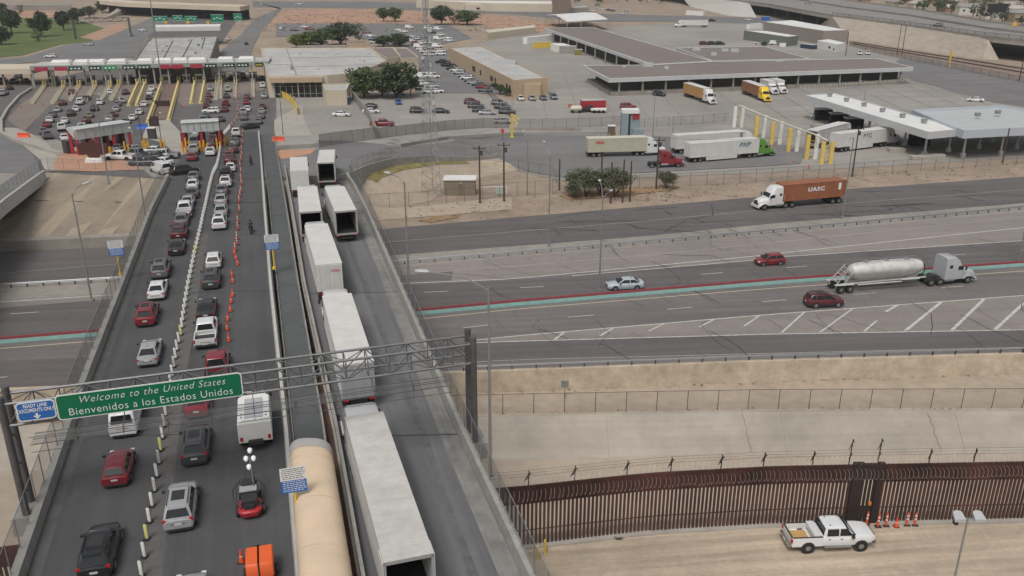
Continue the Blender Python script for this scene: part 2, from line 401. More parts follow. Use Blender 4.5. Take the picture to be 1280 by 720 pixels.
# median barrier with a red cap over a teal face
mb_ = thing('median_barrier', 'long low concrete median barrier with red cap and teal base between the carriageways', 'barrier', (0, interp(LR, 0), 0))
M_mred = mat('barrier_red', (.24, .05, .058), .75, .15, 1.5); M_teal = mat('barrier_teal', (.19, .33, .31), .8, .12, 1.5)
pts = lineY(LR, X0, X1, 120)
b = MB(); b.loft([[(x, y-.36, 0), (x, y-.36, .1), (x, y-.17, .46), (x, y+.17, .46), (x, y+.36, .1), (x, y+.36, 0)] for x, y in pts], smooth=False, caps=False); b.build('teal_base', M_teal, mb_)
b = MB(); b.loft([[(x, y-.15, .46), (x, y-.11, .74), (x, y+.11, .74), (x, y+.15, .46)] for x, y in pts], smooth=False, caps=False); b.build('red_cap', M_mred, mb_)
def guardrail(L, x0, x1, step, label, h=.72, beam=.3, z=0.0, grp=None, dy=0):
    r = thing('guardrail', label, 'guardrail', (x0, interp(L, x0)+dy, z), group=grp)
    pts = [(x0+(x1-x0)*i/80, interp(L, x0+(x1-x0)*i/80)+dy) for i in range(81)]
    b = MB(); b.loft([[(x, y, z+h-beam), (x, y-.06, z+h-beam*.75), (x, y-.01, z+h-beam*.5), (x, y-.06, z+h-beam*.25), (x, y, z+h), (x, y+.02, z+h), (x, y+.02, z+h-beam)] for x, y in pts], smooth=False, caps=False)
    b.build('rail', M_steel, r)
    x = x0; n = 0; pm = MB().box(0, 0, h/2-.05, .12, .16, h-.02).mesh('post', M_dsteel)
    while x < x1 and n < 99:
        o = bpy.data.objects.new('post', pm); scn.collection.objects.link(o); o.parent = r; o.location = (x-x0, interp(L, x)-interp(L, x0)+.12, 0); x += step; n += 1
    return r
LG = wl_([(500, 331), (640, 319.5), (800, 306), (960, 292), (1280, 262)])
guardrail(LG, -19, 150, 2.05, 'grey steel guardrail between the frontage road and the freeway, right of the bridges')
LG2 = wl_([(0, 361), (150, 352)])
guardrail(LG2, -95, -48, 1.9, 'grey steel guardrail beside the freeway, left of the bridges')
LT = [(x, y-.05) for x, y in L_SE]
guardrail(LT, -5, 150, 2.5, 'steel rail running on top of the tan retaining wall', h=.62, beam=.16, z=.12)

# ------------------------------------------------------------------ plateau of the port, abutment slopes, curved retaining wall
AB = [(-140, 146), (-100, 147), (-81, 146.3), (-56, 139.5), (-32, 138), (-27, 142)]
CW = [(-31, 136), (-27, 142), (-25.2, 150), (-22, 160), (-16, 170), (-8, 177.5), (-2, 183)]
def south(X):
    return interp(AB, X) if X < -27 else interp(CW[1:], X)
pl = MB(); xs = [-400, -300, -220, -170]+[-140+3*i for i in range(50)]; xs = [x for x in xs if x < -2]+[-2]
xs = sorted(set(xs+[-27, -26, -25.2, -24, -22, -19]))
cols = []
for x in xs:
    y0 = south(x) if x > -400 else 146
    cols.append([(x, y0+(262-y0)*k/30, zg(x, y0+(262-y0)*k/30)+.0) for k in range(31)])
for a, b in zip(cols, cols[1:]): pl.band(b, a)
struct(pl, 'port_ground', M_port)
sk = MB()
ax = [-170, -140, -120, -100, -90, -81, -75, -69, -62, -56, -50, -44, -38, -33]
tops = [(x, interp(AB, x), zg(x, interp(AB, x))) for x in ax]
bots = [(x, interp(L_NE, x)+1.9, 1.3) for x in ax]
sk.band(bots, tops); struct(sk, 'abutment_slope', mat('slope_concrete', (.25, .208, .16), .9, .1, .8, var2=.15, scale2=.15))
ribs = MB()
for x in (-78, -70.5, -66, -61.5):
    a = (x, interp(L_NE, x)+1.9, 1.35); b_ = (x, interp(AB, x)-.3, zg(x, interp(AB, x))+.04)
    ribs.quad((a[0], a[1], a[2]), (a[0]+2.2, a[1]+.2, a[2]), (b_[0]+2.4, b_[1], b_[2]-.01), (b_[0], b_[1], b_[2]))
struct(ribs, 'slope_panel', mat('pale_slope_concrete', (.315, .262, .195), .9, .1, 1))
ss = MB()
a_ = [(x, interp(L_NE, x)+.58*(interp(AB, x)-interp(L_NE, x)), 0) for x in ax]; a_ = [(x, y, 1.3+(y-interp(L_NE, x)-1.9)/(interp(AB, x)-interp(L_NE, x)-1.9)*(zg(x, interp(AB, x))-1.3)+.03) for x, y, z in a_]
ss.band(a_, [(x, y+.25, z+.09) for x, y, z in a_]); struct(ss, 'slope_joint', M_seal)
wt = MB(); wt.loft([[(x, interp(L_NE, x)+.2, -.1), (x, interp(L_NE, x)+.3, 1.45), (x, interp(L_NE, x)+1.95, 1.45), (x, interp(L_NE, x)+1.95, -.1)] for x in ax+[-28]], smooth=False, caps=True)
solo(wt, 'toe_wall', M_concd, 'low stained concrete wall at the foot of the abutment slope under the bridges', 'wall')
# curved retaining wall along the truck ramp
cw = MB(); rings = []
cpts = resample([(x, y, 0) for x, y in CW], 2.0)
for i, p in enumerate(cpts):
    a = Vector(cpts[max(0, i-1)]); b_ = Vector(cpts[min(len(cpts)-1, i+1)]); t = (b_-a).normalized(); nx, ny = t.y, -t.x
    zt = max(zg(p[0]-nx*.3, p[1]-ny*.3), .1)+.75
    rings.append([(p[0]-nx*.18, p[1]-ny*.18, -.1), (p[0]-nx*.18, p[1]-ny*.18, zt), (p[0]+nx*.18, p[1]+ny*.18, zt), (p[0]+nx*.22, p[1]+ny*.22, -.1)])
cw.loft(rings, smooth=False); solo(cw, 'curved_retaining_wall', M_par, 'curved pale concrete retaining wall and kerb along the truck ramp bend', 'wall')
CWP = cpts
bm_ = MB(); A_r = []; B_r = []
for i, p in enumerate(cpts):
    a = Vector(cpts[max(0, i-1)]); b_ = Vector(cpts[min(len(cpts)-1, i+1)]); t = (b_-a).normalized(); nx, ny = t.y, -t.x; z0 = zg(p[0]-nx*.3, p[1]-ny*.3)
    k = min(1, max(0, (p[1]-140)/10)); wd_ = 3+8*k
    A_r.append([(p[0]+nx*.2, p[1]+ny*.2, z0*.82*k), (p[0]+nx*wd_*.35, p[1]+ny*wd_*.35, z0*.55*k), (p[0]+nx*wd_*.7, p[1]+ny*wd_*.7, z0*.2*k), (p[0]+nx*wd_, p[1]+ny*wd_, -.02)])
bm_.loft(A_r, caps=False, close=False); bm_.f = [f[::-1] for f in bm_.f]; struct(bm_, 'earth_berm', M_dirt)
gp2 = MB(); gp2.loft([[(x, y, z+.05) for x, y, z in (r_[0], tuple(r_[0][q]*.45+r_[1][q]*.55 for q in range(3)))] for r_ in A_r[7:24]], caps=False, close=False); gp2.f = [f[::-1] for f in gp2.f]; struct(gp2, 'dry_grass_slope', mat('dry_weeds', (.20, .17, .065), .95, .45, .5, var2=.3, scale2=.2), 'stuff')

# ------------------------------------------------------------------ the two bridges and the walkway
def bl(pix): return sorted([B(*p)[:2] for p in pix], key=lambda q: q[1])
def yx(L, Y):     # x at Y
    Lr = [(y, x) for x, y in L]; Lr.sort(); return interp(Lr, Y)
CL = bl([(34, 720), (93, 540), (113, 480), (158, 360), (214, 222)])
CR = bl([(368, 720), (354, 540), (336, 360), (325, 200), (322, 165)])
WLt = bl([(379, 720), (364, 535), (346, 360), (331, 200)]); WR = bl([(424, 720), (402, 535), (372, 360), (351, 225), (345, 190)])
TL = bl([(458, 720), (425, 540), (384, 360), (359, 217)]); TR = bl([(652, 720), (570, 540), (495, 360), (440, 235), (426, 215)])
def deck(La_, Lb_, y0, y1, name, m, dz=.0, n=60, over=0.0):
    b = MB(); ys = [y0+(y1-y0)*i/n for i in range(n+1)]
    b.band([(yx(La_, y)-over, y, zb(y)+dz) for y in ys][::-1], [(yx(Lb_, y)+over, y, zb(y)+dz) for y in ys][::-1])
    return struct(b, name, m)
YE = 139
deck(CL, CR, -20, 200, 'bridge_roadway', M_deck, .05)
deck(TL, TR, -20, 141, 'truck_bridge_roadway', M_tdeck, .05)
deck(WLt, WR, -20, 195, 'walkway', M_walk, .12)
# continuation of the truck ramp round the bend
rm = MB(); cs_ = [p for p in CWP if p[1] > 141]; LL = []
lft = [(-41.5, 141), (-44, 152), (-47, 163), (-46, 174), (-36, 184), (-22, 194), (-8, 201), (-2, 203)]
def arc(pts, n):
    d = [0]; 
    for a, b in zip(pts, pts[1:]): d.append(d[-1]+math.dist(a[:2], b[:2]))
    out = []
    for k in range(n+1):
        s = d[-1]*k/n
        for i in range(len(d)-1):
            if d[i] <= s <= d[i+1]+1e-6:
                t = (s-d[i])/(d[i+1]-d[i]); out.append((pts[i][0]+(pts[i+1][0]-pts[i][0])*t, pts[i][1]+(pts[i+1][1]-pts[i][1])*t)); break
    return out
A1 = arc(lft, 24); B1 = arc([(p[0]-.2, p[1]+.2) for p in cs_], 24)
for i in range(24):
    for k in range(6):
        def q(i, t): 
            x = A1[i][0]+(B1[i][0]-A1[i][0])*t; y = A1[i][1]+(B1[i][1]-A1[i][1])*t; return (x, y, zg(x, y)+.05)
        rm.quad(q(i, k/6), q(i, (k+1)/6), q(i+1, (k+1)/6), q(i+1, k/6))
struct(rm, 'truck_ramp', M_yarddk)
def parapet(L, y0, y1, side, label, h=.85, w=.42, m=None, n=60, dz=0, name='bridge_parapet', zf=zb):
    b = MB(); rings = []
    for i in range(n+1):
        y = y0+(y1-y0)*i/n; x = yx(L, y); z = zf(y)+dz
        s = side
        rings.append([(x, y, z-.1), (x+s*.12, y, z+h), (x+s*w, y, z+h), (x+s*w, y, z-1.2 if side else z-.1)] if s > 0 else [(x+s*w, y, z-1.2), (x+s*w, y, z+h), (x+s*.12, y, z+h), (x, y, z-.1)])
    b.loft(rings, smooth=False); return solo(b, name, m or M_par, label, 'parapet')
parapet(CL, -20, 140, -1, 'long concrete parapet on the left edge of the car bridge', w=.62)
parapet(TR, -20, 141, 1, 'long concrete parapet on the right edge of the truck bridge', w=.6)
parapet(CR, -20, 196, 1, 'pale concrete kerb wall between the car lanes and the walkway', h=.8, w=.38, m=mat('pale_kerb', (.45, .44, .42), .85, .12, 1.5))
parapet(TL, -20, 150, -1, 'narrow concrete parapet on the left edge of the truck bridge', h=.75, w=.35)
parapet(WR, 54, 190, 1, 'low pale kerb along the right side of the walkway', h=.4, w=.22, n=70, dz=.05)
parapet(WLt, 54, 150, 1, 'thin pale kerb along the left side of the walkway', h=.25, w=.14, n=70, dz=.05)
gd = MB()          # slabs and girders under the decks, and piers standing in the freeway
def slab(La_, Lb_, over, name, label, piers=True):
    r = thing(name, label, 'bridge', (yx(La_, 80), 80, 0))
    b = MB(); ys = [-20+160*i/50 for i in range(51)]
    b.loft([[(yx(La_, y)-over, y, zb(y)-1.45), (yx(Lb_, y)+over, y, zb(y)-1.45), (yx(Lb_, y)+over, y, zb(y)-.02), (yx(La_, y)-over, y, zb(y)-.02)] for y in ys], smooth=False)
    b.build('deck_girder', M_conc, r)
    if piers:
        for Y in (28, 55.5, 84.5, 104.5, 121):
            pb = MB(); xa, xb = yx(La_, Y), yx(Lb_, Y); za = -2.4 if Y < 80 else -.1
            if 58 < Y < 76: za = -5
            c = math.cos(BR)
            pb.bar((xa, Y+(xa-xa)*.28, zb(Y)-2.1), (xb, Y+(xb-xa)*.28*0, zb(Y)-2.1), 1.1, 1.25)
            k = 3 if xb-xa > 6 else 1
            for i in range(k):
                x = xa+(xb-xa)*(i+.5)/k; pb.tube((x, Y, za), (x, Y, zb(Y)-2.4), .5, n=12)
            pb.build('pier', M_conc, r)
    return r
slab(CL, CR, .55, 'car_bridge', 'concrete road bridge with the queues of cars, left of the walkway')
slab(TL, TR, .5, 'truck_bridge', 'concrete road bridge carrying the queue of white trailers')
slab(WLt, WR, .0, 'footbridge', 'narrow bridge of the walkway between the car and truck lanes', False)
# brown pipe lying in the gap between walkway and truck bridge
pb = MB(); ys = [-18+84*i/40 for i in range(41)]
pb.loft([[((yx(WR, y)+.05), y, zb(y)-1.2), ((yx(TL, y)-.4), y, zb(y)-1.2), ((yx(TL, y)-.4), y, zb(y)-.5), ((yx(WR, y)+.05), y, zb(y)-.5)] for y in ys], smooth=False)
solo(pb, 'cover_plate', mat('brown_steel_cover', (.10, .055, .04), .8, .2, .8), 'rusty brown steel cover in the gap between walkway and truck bridge', 'cover plate')
# left ramp bridge (curves away at the left edge of the picture)
RP = [(-78.6, 143), (-76, 133), (-72.5, 120), (-67.5, 104), (-61, 85), (-56, 66), (-52, 45)]
rb = thing('ramp_bridge', 'pale concrete ramp bridge leaving at the left edge, with a fence on its side', 'bridge', (-80, 141, 0))
rp = arc(RP, 30); ro = arc([(x-12, y+1.5) for x, y in RP], 30)
rz = lambda y: min(7.2, zb(y)+.2)
b = MB(); b.band([(p[0], p[1], rz(p[1])+.03) for p in rp], [(p[0], p[1], rz(p[1])+.03) for p in ro]); b.build('roadway', M_yarddk, rb)
b = MB(); b.loft([[(p[0], p[1], rz(p[1])-1.3), (p[0]+.3, p[1], rz(p[1])-1.3), (p[0]+.35, p[1], rz(p[1])+.75), (p[0], p[1], rz(p[1])+.75)] for p in rp], smooth=False); b.build('parapet', mat('white_girder', (.50, .50, .49), .8, .1, .8), rb)
b = MB(); b.loft([[(p[0]-.1, p[1], rz(p[1])-1.5), (p[0]-.1, p[1], rz(p[1])), (q[0], q[1], rz(p[1])), (q[0], q[1], rz(p[1])-1.5)] for p, q in zip(rp, ro)], smooth=False); b.build('deck_girder', M_concd, rb)
b = MB(); b.loft([[(p[0], p[1], rz(p[1])-1.3), (p[0]-.3, p[1], rz(p[1])-1.3), (p[0]-.3, p[1], rz(p[1])+.75), (p[0], p[1], rz(p[1])+.75)] for p in ro], smooth=False); b.build('parapet', M_par, rb)
b = MB()
for Y in (128, 104, 83): x = [p[0] for p in rp if abs(p[1]-Y) < 3.5][:1] or [-70]; b.tube((x[0]-5, Y, 0), (x[0]-5, Y, rz(Y)-1.5), .8, n=12)
b.build('pier', M_conc, rb)

# ------------------------------------------------------------------ fences
def fence(pts, label, h=2.4, step=3.0, mesh=None, post=M_steel, name='chain_link_fence', lean=0.0, rail=True, pr=.035, low=0.0, grp=None, cat='fence'):
    pts = [tuple(p) if len(p) > 2 else (p[0], p[1], 0) for p in pts]
    r = thing(name, label, cat, pts[0], group=grp); ps = resample(pts, step)[:100]
    pm = MB().tube((0, 0, low), (0, 0, h), pr, n=5).mesh('post', post)
    for p in ps:
        o = bpy.data.objects.new('post', pm); scn.collection.objects.link(o); o.parent = r; o.location = (p[0]-pts[0][0], p[1]-pts[0][1], p[2]-pts[0][2])
    b = MB(); fine = resample(pts, 1.5)+[pts[-1]]
    b.band([(p[0], p[1], p[2]+low+.03) for p in fine], [(p[0], p[1], p[2]+h) for p in fine]); b.build('mesh_panel', mesh or M_mesh, r)
    if rail: MB().path([(p[0], p[1], p[2]+h) for p in fine], pr*.7, n=4).build('top_rail', post, r)
    return r
fence([(x, interp(L_CF, x)+.6, -2.2) for x in (-7, 10, 25, 40, 60, 90, 120)], 'chain-link fence along the dirt strip above the canal, right of the bridges', h=2.2, step=3.05, post=M_dsteel)
fence([(x, interp(L_CF, x)+.6, -2.2) for x in (-95, -60, -32)], 'chain-link fence above the canal left of the bridges', h=2.2, step=3.05, post=M_dsteel)
fence([(yx(TR, y)+.45, y, zb(y)+.8) for y in range(-18, 142, 4)], 'tall mesh fence on the right parapet of the truck bridge', h=2.1, step=2.4, mesh=M_meshp)
fence([(yx(CL, y)-.5, y, zb(y)+.8) for y in range(-18, 141, 4)], 'tall mesh fence on the left parapet of the car bridge', h=2.1, step=2.4, mesh=M_meshp)
fence([(yx(WR, y)-.05, y, zb(y)+.1) for y in range(62, 190, 4)], 'low mesh fence on the right side of the walkway', h=1.6, step=2.6)
fence([(p[0], p[1], rz(p[1])+.75) for p in rp], 'fence on the parapet of the curved ramp bridge at the left', h=1.9, step=2.2, mesh=M_mesh)
fence([(x, interp(AB, x)-.2, zg(x, interp(AB, x))) for x in (-79, -70, -62, -57)], 'chain-link fence along the top of the left abutment slope', h=2.6, step=3.2, mesh=M_mesh)
fence([(p[0]+.05, p[1], max(.1, zg(p[0]-.3, p[1]))+.7) for p in CWP[4:]], 'chain-link fence on the curved retaining wall of the truck ramp', h=2.0, step=2.4)
FL = wl_([(452, 262), (500, 260), (590, 254), (640, 246), (780, 237), (960, 228), (1100, 218), (1280, 205)])
fence([(x, interp(FL, x), 0) for x in (-24, -15, 0, 20, 40, 60, 80, 110, 140)], 'long chain-link fence between the sand verge and the truck yard', h=2.6, step=3.3, post=M_dsteel)
# ------------------------------------------------------------------ vehicles
PAINT = {}
PC = {'white': (.66, .66, .66), 'silver': (.36, .37, .38), 'grey': (.15, .155, .165), 'dark grey': (.055, .058, .065), 'black': (.014, .015, .018), 'red': (.21, .016, .024), 'maroon': (.095, .012, .018),
      'blue': (.035, .11, .33), 'olive': (.20, .21, .12), 'pale green': (.42, .47, .38), 'lime': (.50, .60, .08), 'tan': (.40, .34, .25), 'yellow': (.80, .56, .03), 'green': (.10, .26, .04), 'steel blue': (.16, .22, .28), 'pale blue': (.40, .46, .50), 'lorry grey': (.42, .44, .46)}
def paint(c):
    if c not in PAINT: PAINT[c] = mat('car_paint_'+c.replace(' ', '_'), PC[c], .34, .05, 2.0, coat=.6, obj=True, metal=.15 if c in ('silver', 'grey') else 0)
    return PAINT[c]
M_tyre = mat('tyre_rubber', (.02, .02, .02), .85); M_rim = mat('wheel_rim', (.32, .33, .34), .4, metal=.7)
M_glass = mat('car_glass', (.016, .018, .02), .1, spec=.55); M_tl = mat('tail_lamp', (.42, .012, .016), .35); M_hl = mat('head_lamp', (.62, .64, .66), .25)
M_plate = mat('licence_plate', (.6, .6, .6), .5); M_trim = mat('black_trim', (.03, .03, .032), .6)
M_tlon = mat('tail_lamp_lit', (.75, .03, .05), .35, emit=(.55, .03, .05))
def ring8(x0, x1, w, z, c):
    return [(x0+c, -w, z), (x1-c, -w, z), (x1, -w+c, z), (x1, w-c, z), (x1-c, w, z), (x0+c, w, z), (x0, w-c, z), (x0, -w+c, z)]
SPEC = {  # length, half width, lower body stations (x, zbot, ztop, halfwidth), greenhouse (base rear, base front, roof rear, roof front, belt z, roof z, base hw, roof hw), wheels x, wheel radius
 'sedan': dict(L=4.75, w=.91, st=[(-2.38, .42, .80, .70), (-2.3, .28, .98, .82), (-1.75, .22, 1.03, .89), (-.9, .2, .97, .91), (.3, .2, .95, .91), (1.05, .2, .93, .90), (1.7, .22, .86, .87), (2.2, .26, .74, .80), (2.38, .34, .60, .66)],
               g=(-1.95, 1.12, -1.12, .30, .95, 1.44, .81, .60), wx=(-1.40, 1.42), r=.33),
 'SUV': dict(L=4.7, w=.94, st=[(-2.35, .45, .95, .78), (-2.28, .34, 1.08, .88), (-1.7, .26, 1.10, .93), (-.6, .25, 1.06, .94), (.6, .25, 1.04, .94), (1.15, .25, 1.04, .93), (1.75, .27, .98, .90), (2.2, .32, .86, .82), (2.35, .42, .70, .70)],
             g=(-2.26, 1.15, -1.92, .42, 1.05, 1.70, .85, .68), wx=(-1.38, 1.42), r=.37),
 'hatchback': dict(L=4.1, w=.87, st=[(-2.05, .42, .88, .72), (-1.98, .30, 1.0, .82), (-1.4, .22, 1.0, .86), (-.4, .2, .97, .87), (.6, .2, .95, .87), (1.0, .2, .93, .86), (1.5, .22, .86, .83), (1.92, .28, .74, .76), (2.05, .36, .62, .64)],
               g=(-1.95, 1.08, -1.55, .28, .96, 1.50, .79, .60), wx=(-1.22, 1.25), r=.32),
 'pickup': dict(L=5.75, w=.98, st=[(-.95, .34, 1.12, .97), (-.3, .33, 1.12, .98), (.8, .33, 1.12, .98), (1.35, .33, 1.14, .97), (2.1, .35, 1.10, .95), (2.7, .40, 1.02, .88), (2.87, .5, .85, .78)],
               g=(-1.0, 1.40, -.85, .78, 1.12, 1.84, .88, .72), wx=(-1.75, 1.78), r=.40, bed=(-2.87, -.95)),
 'van': dict(L=5.3, w=.98, st=[(-2.65, .4, 1.15, .92), (-2.55, .3, 1.22, .97), (-1, .28, 1.22, .98), (.8, .28, 1.2, .98), (1.5, .28, 1.12, .96), (2.2, .3, 1.0, .90), (2.6, .4, .75, .78)],
             g=(-2.58, 1.95, -2.45, 1.15, 1.15, 2.05, .92, .82), wx=(-1.6, 1.7), r=.35),
}
def build_car(kind, detail=True):
    S = SPEC[kind]; root = bpy.data.objects.new('parked_car', None); scn.collection.objects.link(root); pm = paint('white')
    b = MB(); rings = []
    for x, z0, z1, w in S['st']:
        h = z1-z0
        rings.append([(x, -w*.90, z0), (x, -w, z0+h*.28), (x, -w, z0+h*.62), (x, -w*.955, z0+h*.88), (x, -w*.84, z1), (x, 0, z1+.03), (x, w*.84, z1), (x, w*.955, z0+h*.88), (x, w, z0+h*.62), (x, w, z0+h*.28), (x, w*.90, z0)])
    b.loft(rings)
    gb, gf, rb_, rf, bz, rz_, bw, rw = S['g']; tpx = (rz_-bz)
    b.loft([ring8(gb, gf, bw, bz-.06, .10), ring8(gb+(rb_-gb)*.92, gf+(rf-gf)*.92, bw+(rw-bw)*.92, bz+tpx*.9, .13), ring8(rb_+.05, rf-.06, rw-.02, rz_-.02, .16), ring8(rb_+.28, rf-.3, rw-.2, rz_+.025, .2)])
    for x in S['wx']:
        for s in (-1, 1):
            b.tube((x, s*(S['w']-.10), S['r']), (x, s*(S['w']+.012), S['r']), S['r']+.075, n=14, mi=1, smooth=False)
    if 'bed' in S:
        x0, x1 = S['bed']; w = .96
        b.box((x0+x1)/2, 0, .62, x1-x0, 2*w-.12, .3)
        for s in (-1, 1): b.loft([[(x, s*(w-.10), .5), (x, s*(w-.10), 1.12), (x, s*(w-.01), 1.12), (x, s*(w+.015), .9), (x, s*(w+.01), .42), (x, s*(w-.06), .42)] for x in (x0, x1)], smooth=False)
        b.box(x0+.045, 0, .86, .09, 2*w-.1, .54); b.box(x0-.06, 0, .52, .14, 1.8, .16, mi=1)
        b.box((x0+x1)/2, 0, .775, x1-x0-.2, 2*w-.24, .02, mi=1)
    else:
        b.box(-S['L']/2+.03, 0, .36, .1, S['w']*1.5, .14, mi=1)
    if detail and kind in ('SUV',):
        for s in (-1, 1): b.bar((rb_+.25, s*(rw-.07), rz_+.05), (rf-.35, s*(rw-.07), rz_+.05), .04, .05, mi=1)
    b.box(0, 0, .24, S['L']*.86, S['w']*1.72, .2, mi=1)  # black box added underneath, darkens the shade below the car
    if kind == 'SUV':
        for s in (-1, 1): b.box(0, s*(S['w']-.03), .38, 1.9, .09, .16, mi=1)
        b.box((rb_+rf)/2+.12, 0, rz_+.022, 1.1, rw*1.15, .012, mi=1); b.box(rb_-.02, 0, rz_-.03, .26, rw*1.5, .05)
    if kind in ('sedan', 'hatchback'): b.box(rb_+.3, 0, rz_+.05, .14, .04, .06, mi=1)
    if detail:
        b.box(-S['L']/2+.0, 0, S['st'][1][2]-.30, .05, S['w']*.9, .02, mi=1)
        for xx in ((-.35, .62) if kind != 'pickup' else (.25,)):
            for s in (-1, 1): b.box(xx, s*(S['w']+.002), .68, .018, .012, .55, mi=1)
    body = b.build('body', [pm, M_trim], root, local=True)
    def gl(name, fr, pts, off):     # a pane on the greenhouse
        m = MB(); c = sum((Vector(p) for p in pts), Vector())/len(pts); nrm = Vector(off)
        q = [Vector(p)+nrm*.012 for p in pts]; m.add(q+[Vector(p)-nrm*.03 for p in pts], [tuple(range(len(q)))]+[(i, i+len(q), (i+1) % len(q)+len(q), (i+1) % len(q)) for i in range(len(q))]); m.build(name, M_glass, root, local=True)
    def gp(tx, ty, t):              # greenhouse surface point: tx 0 rear..1 front, ty -1..1 side, t height fraction
        xa = gb+(rb_-gb)*t; xb = gf+(rf-gf)*t; w = bw+(rw-bw)*t; return Vector((xa+(xb-xa)*tx, w*ty, bz+(rz_-bz)*t))
    n = (Vector((rz_-bz, 0, gf-rf))).normalized(); gl('windshield', 0, [gp(1, -.86, .06), gp(1, .86, .06), gp(1, .80, .88), gp(1, -.80, .88)], n)
    if kind != 'van' or True:
        n = (Vector((-(rz_-bz), 0, rb_-gb))).normalized(); gl('rear_window', 0, [gp(0, .84, .16 if kind != 'sedan' else .08), gp(0, -.84, .16 if kind != 'sedan' else .08), gp(0, -.78, .86), gp(0, .78, .86)], n)
    for s in (-1, 1):
        n = Vector((0, s*(rz_-bz), bw-rw)).normalized()
        segs = [(.06, .44), (.47, .93)] if kind not in ('pickup', 'van') else ([(.10, .46), (.50, .92)] if kind == 'pickup' else [(.68, .95)])
        if kind == 'SUV': segs = [(.05, .24), (.27, .56), (.59, .94)]
        m = MB()
        for a, c_ in segs:
            pts = [gp(a, s, .12), gp(c_, s, .12), gp(c_*.985, s, .86), gp(a+.012, s, .86)]
            if s > 0: pts = pts[::-1]
            k = len(m.v); m.add([p+n*.012 for p in pts]+[p-n*.03 for p in pts], [(0, 1, 2, 3), (0, 4, 5, 1), (1, 5, 6, 2), (2, 6, 7, 3), (3, 7, 4, 0)])
        m.build('side_window', M_glass, root, local=True)
    wm = MB().tube((0, -.11, 0), (0, .11, 0), S['r'], n=14).mesh('wheel', M_tyre)
    rmh = MB().tube((0, .0, 0), (0, .118, 0), S['r']*.62, n=10, smooth=False).mesh('rim', M_rim)
    for x in S['wx']:
        for s in (-1, 1):
            o = bpy.data.objects.new('wheel', wm); scn.collection.objects.link(o); o.parent = root; o.location = (x, s*(S['w']-.085), S['r'])
            if s < 0: o.rotation_euler = (0, 0, math.pi)
            if detail: r = bpy.data.objects.new('rim', rmh); scn.collection.objects.link(r); r.parent = o
    xr = -S['L']/2; xf = S['L']/2; hz = .86 if kind in ('SUV', 'pickup', 'van') else .80
    for s in (-1, 1):
        if kind == 'pickup': MB().box(xr+.02, s*.90, .93, .12, .13, .32).build('tail_light', M_tl, root, local=True)
        elif kind == 'SUV' or kind == 'van': MB().box(xr+.10, s*.76, .98, .14, .24, .20).build('tail_light', M_tl, root, local=True)
        else: MB().box(xr+.09, s*.66, .83, .16, .30, .14).build('tail_light', M_tl, root, local=True)
        MB().box(xf-.14, s*.66, .66 if kind not in ('pickup', 'van') else .82, .18, .26, .15).build('head_light', M_hl, root, local=True)
        if detail: MB().box(gf-.28, s*(S['w']+.10), bz+.08, .16, .2, .15).build('mirror', M_trim, root, local=True)
    if detail: MB().box(xr-(.07 if kind == 'pickup' else .0)-.005, 0, .74 if kind != 'pickup' else .55, .04, .42, .13).build('licence_plate', M_plate, root, local=True)
    MB().box(xf-.02, 0, .56, .08, .9, .22).build('grille', M_trim, root, local=True)
    index(root); return root
PROTO = {}
def car(kind, col, pos, heading, label, group=None, detail=True, z=None):
    """heading: 0 = away from the camera (+Y), positive to the right"""
    key = (kind, detail)
    if key not in PROTO: PROTO[key] = [build_car(kind, detail), False]
    pr = PROTO[key]
    if not pr[1]: o = pr[0]; pr[1] = True
    else: o = copy_tree(pr[0])
    o.name = 'pickup_truck' if kind == 'pickup' else ('van' if kind == 'van' else 'car')
    o.location = (pos[0], pos[1], pos[2] if z is None else z); o.rotation_euler = (0, 0, math.pi/2-heading)
    slope = (zb(pos[1]+1)-zb(pos[1]-1))/2 if pos[2] > .3 else 0
    if abs(slope) > .01 and z is None: o.rotation_euler = (0, -math.atan(slope)*math.cos(heading), math.pi/2-heading); 
    body = [c for c in o.children if c.name.startswith('body')]
    for c in body:
        c.material_slots[0].link = 'OBJECT'; c.material_slots[0].material = paint(col)
    tag(o, label, {'pickup': 'pickup truck', 'van': 'van'}.get(kind, 'car'), group)
    return o
NM = {'s': 'sedan', 'u': 'SUV', 'h': 'hatchback', 'p': 'pickup', 'v': 'van'}
CN = {'w': 'white', 'i': 'silver', 'g': 'grey', 'd': 'dark grey', 'k': 'black', 'r': 'red', 'm': 'maroon', 'b': 'blue', 'o': 'olive', 'l': 'pale green', 't': 'tan', 'y': 'steel blue'}
def row(desc, items, heading=None, group=None, detail=False, f=G, zoff=.75, end='near'):
    """items: (px, py, code) nearest first; code = kind letter + colour letter"""
    pts = [f(a, b, zoff) for a, b, c in items]
    for i, ((a, b, c), p) in enumerate(zip(items, pts)):
        if heading is None:
            j, k = max(0, i-1), min(len(pts)-1, i+1); h = math.atan2(pts[k][0]-pts[j][0], pts[k][1]-pts[j][1])
            if abs(h-BR) > .6: h = BR
        else: h = heading if not isinstance(heading, (list, tuple)) else heading[i]
        word = NM[c[0]]+(' truck' if c[0] == 'p' else '')
        lab = '%s %s, %s from %s end, %s' % (CN[c[1]], word, ordn(i), end, desc)
        if len(items) == 1: lab = '%s %s %s' % (CN[c[1]], word, desc)
        car(NM[c[0]], CN[c[1]], (p[0], p[1], p[2]), h, lab, group, detail)
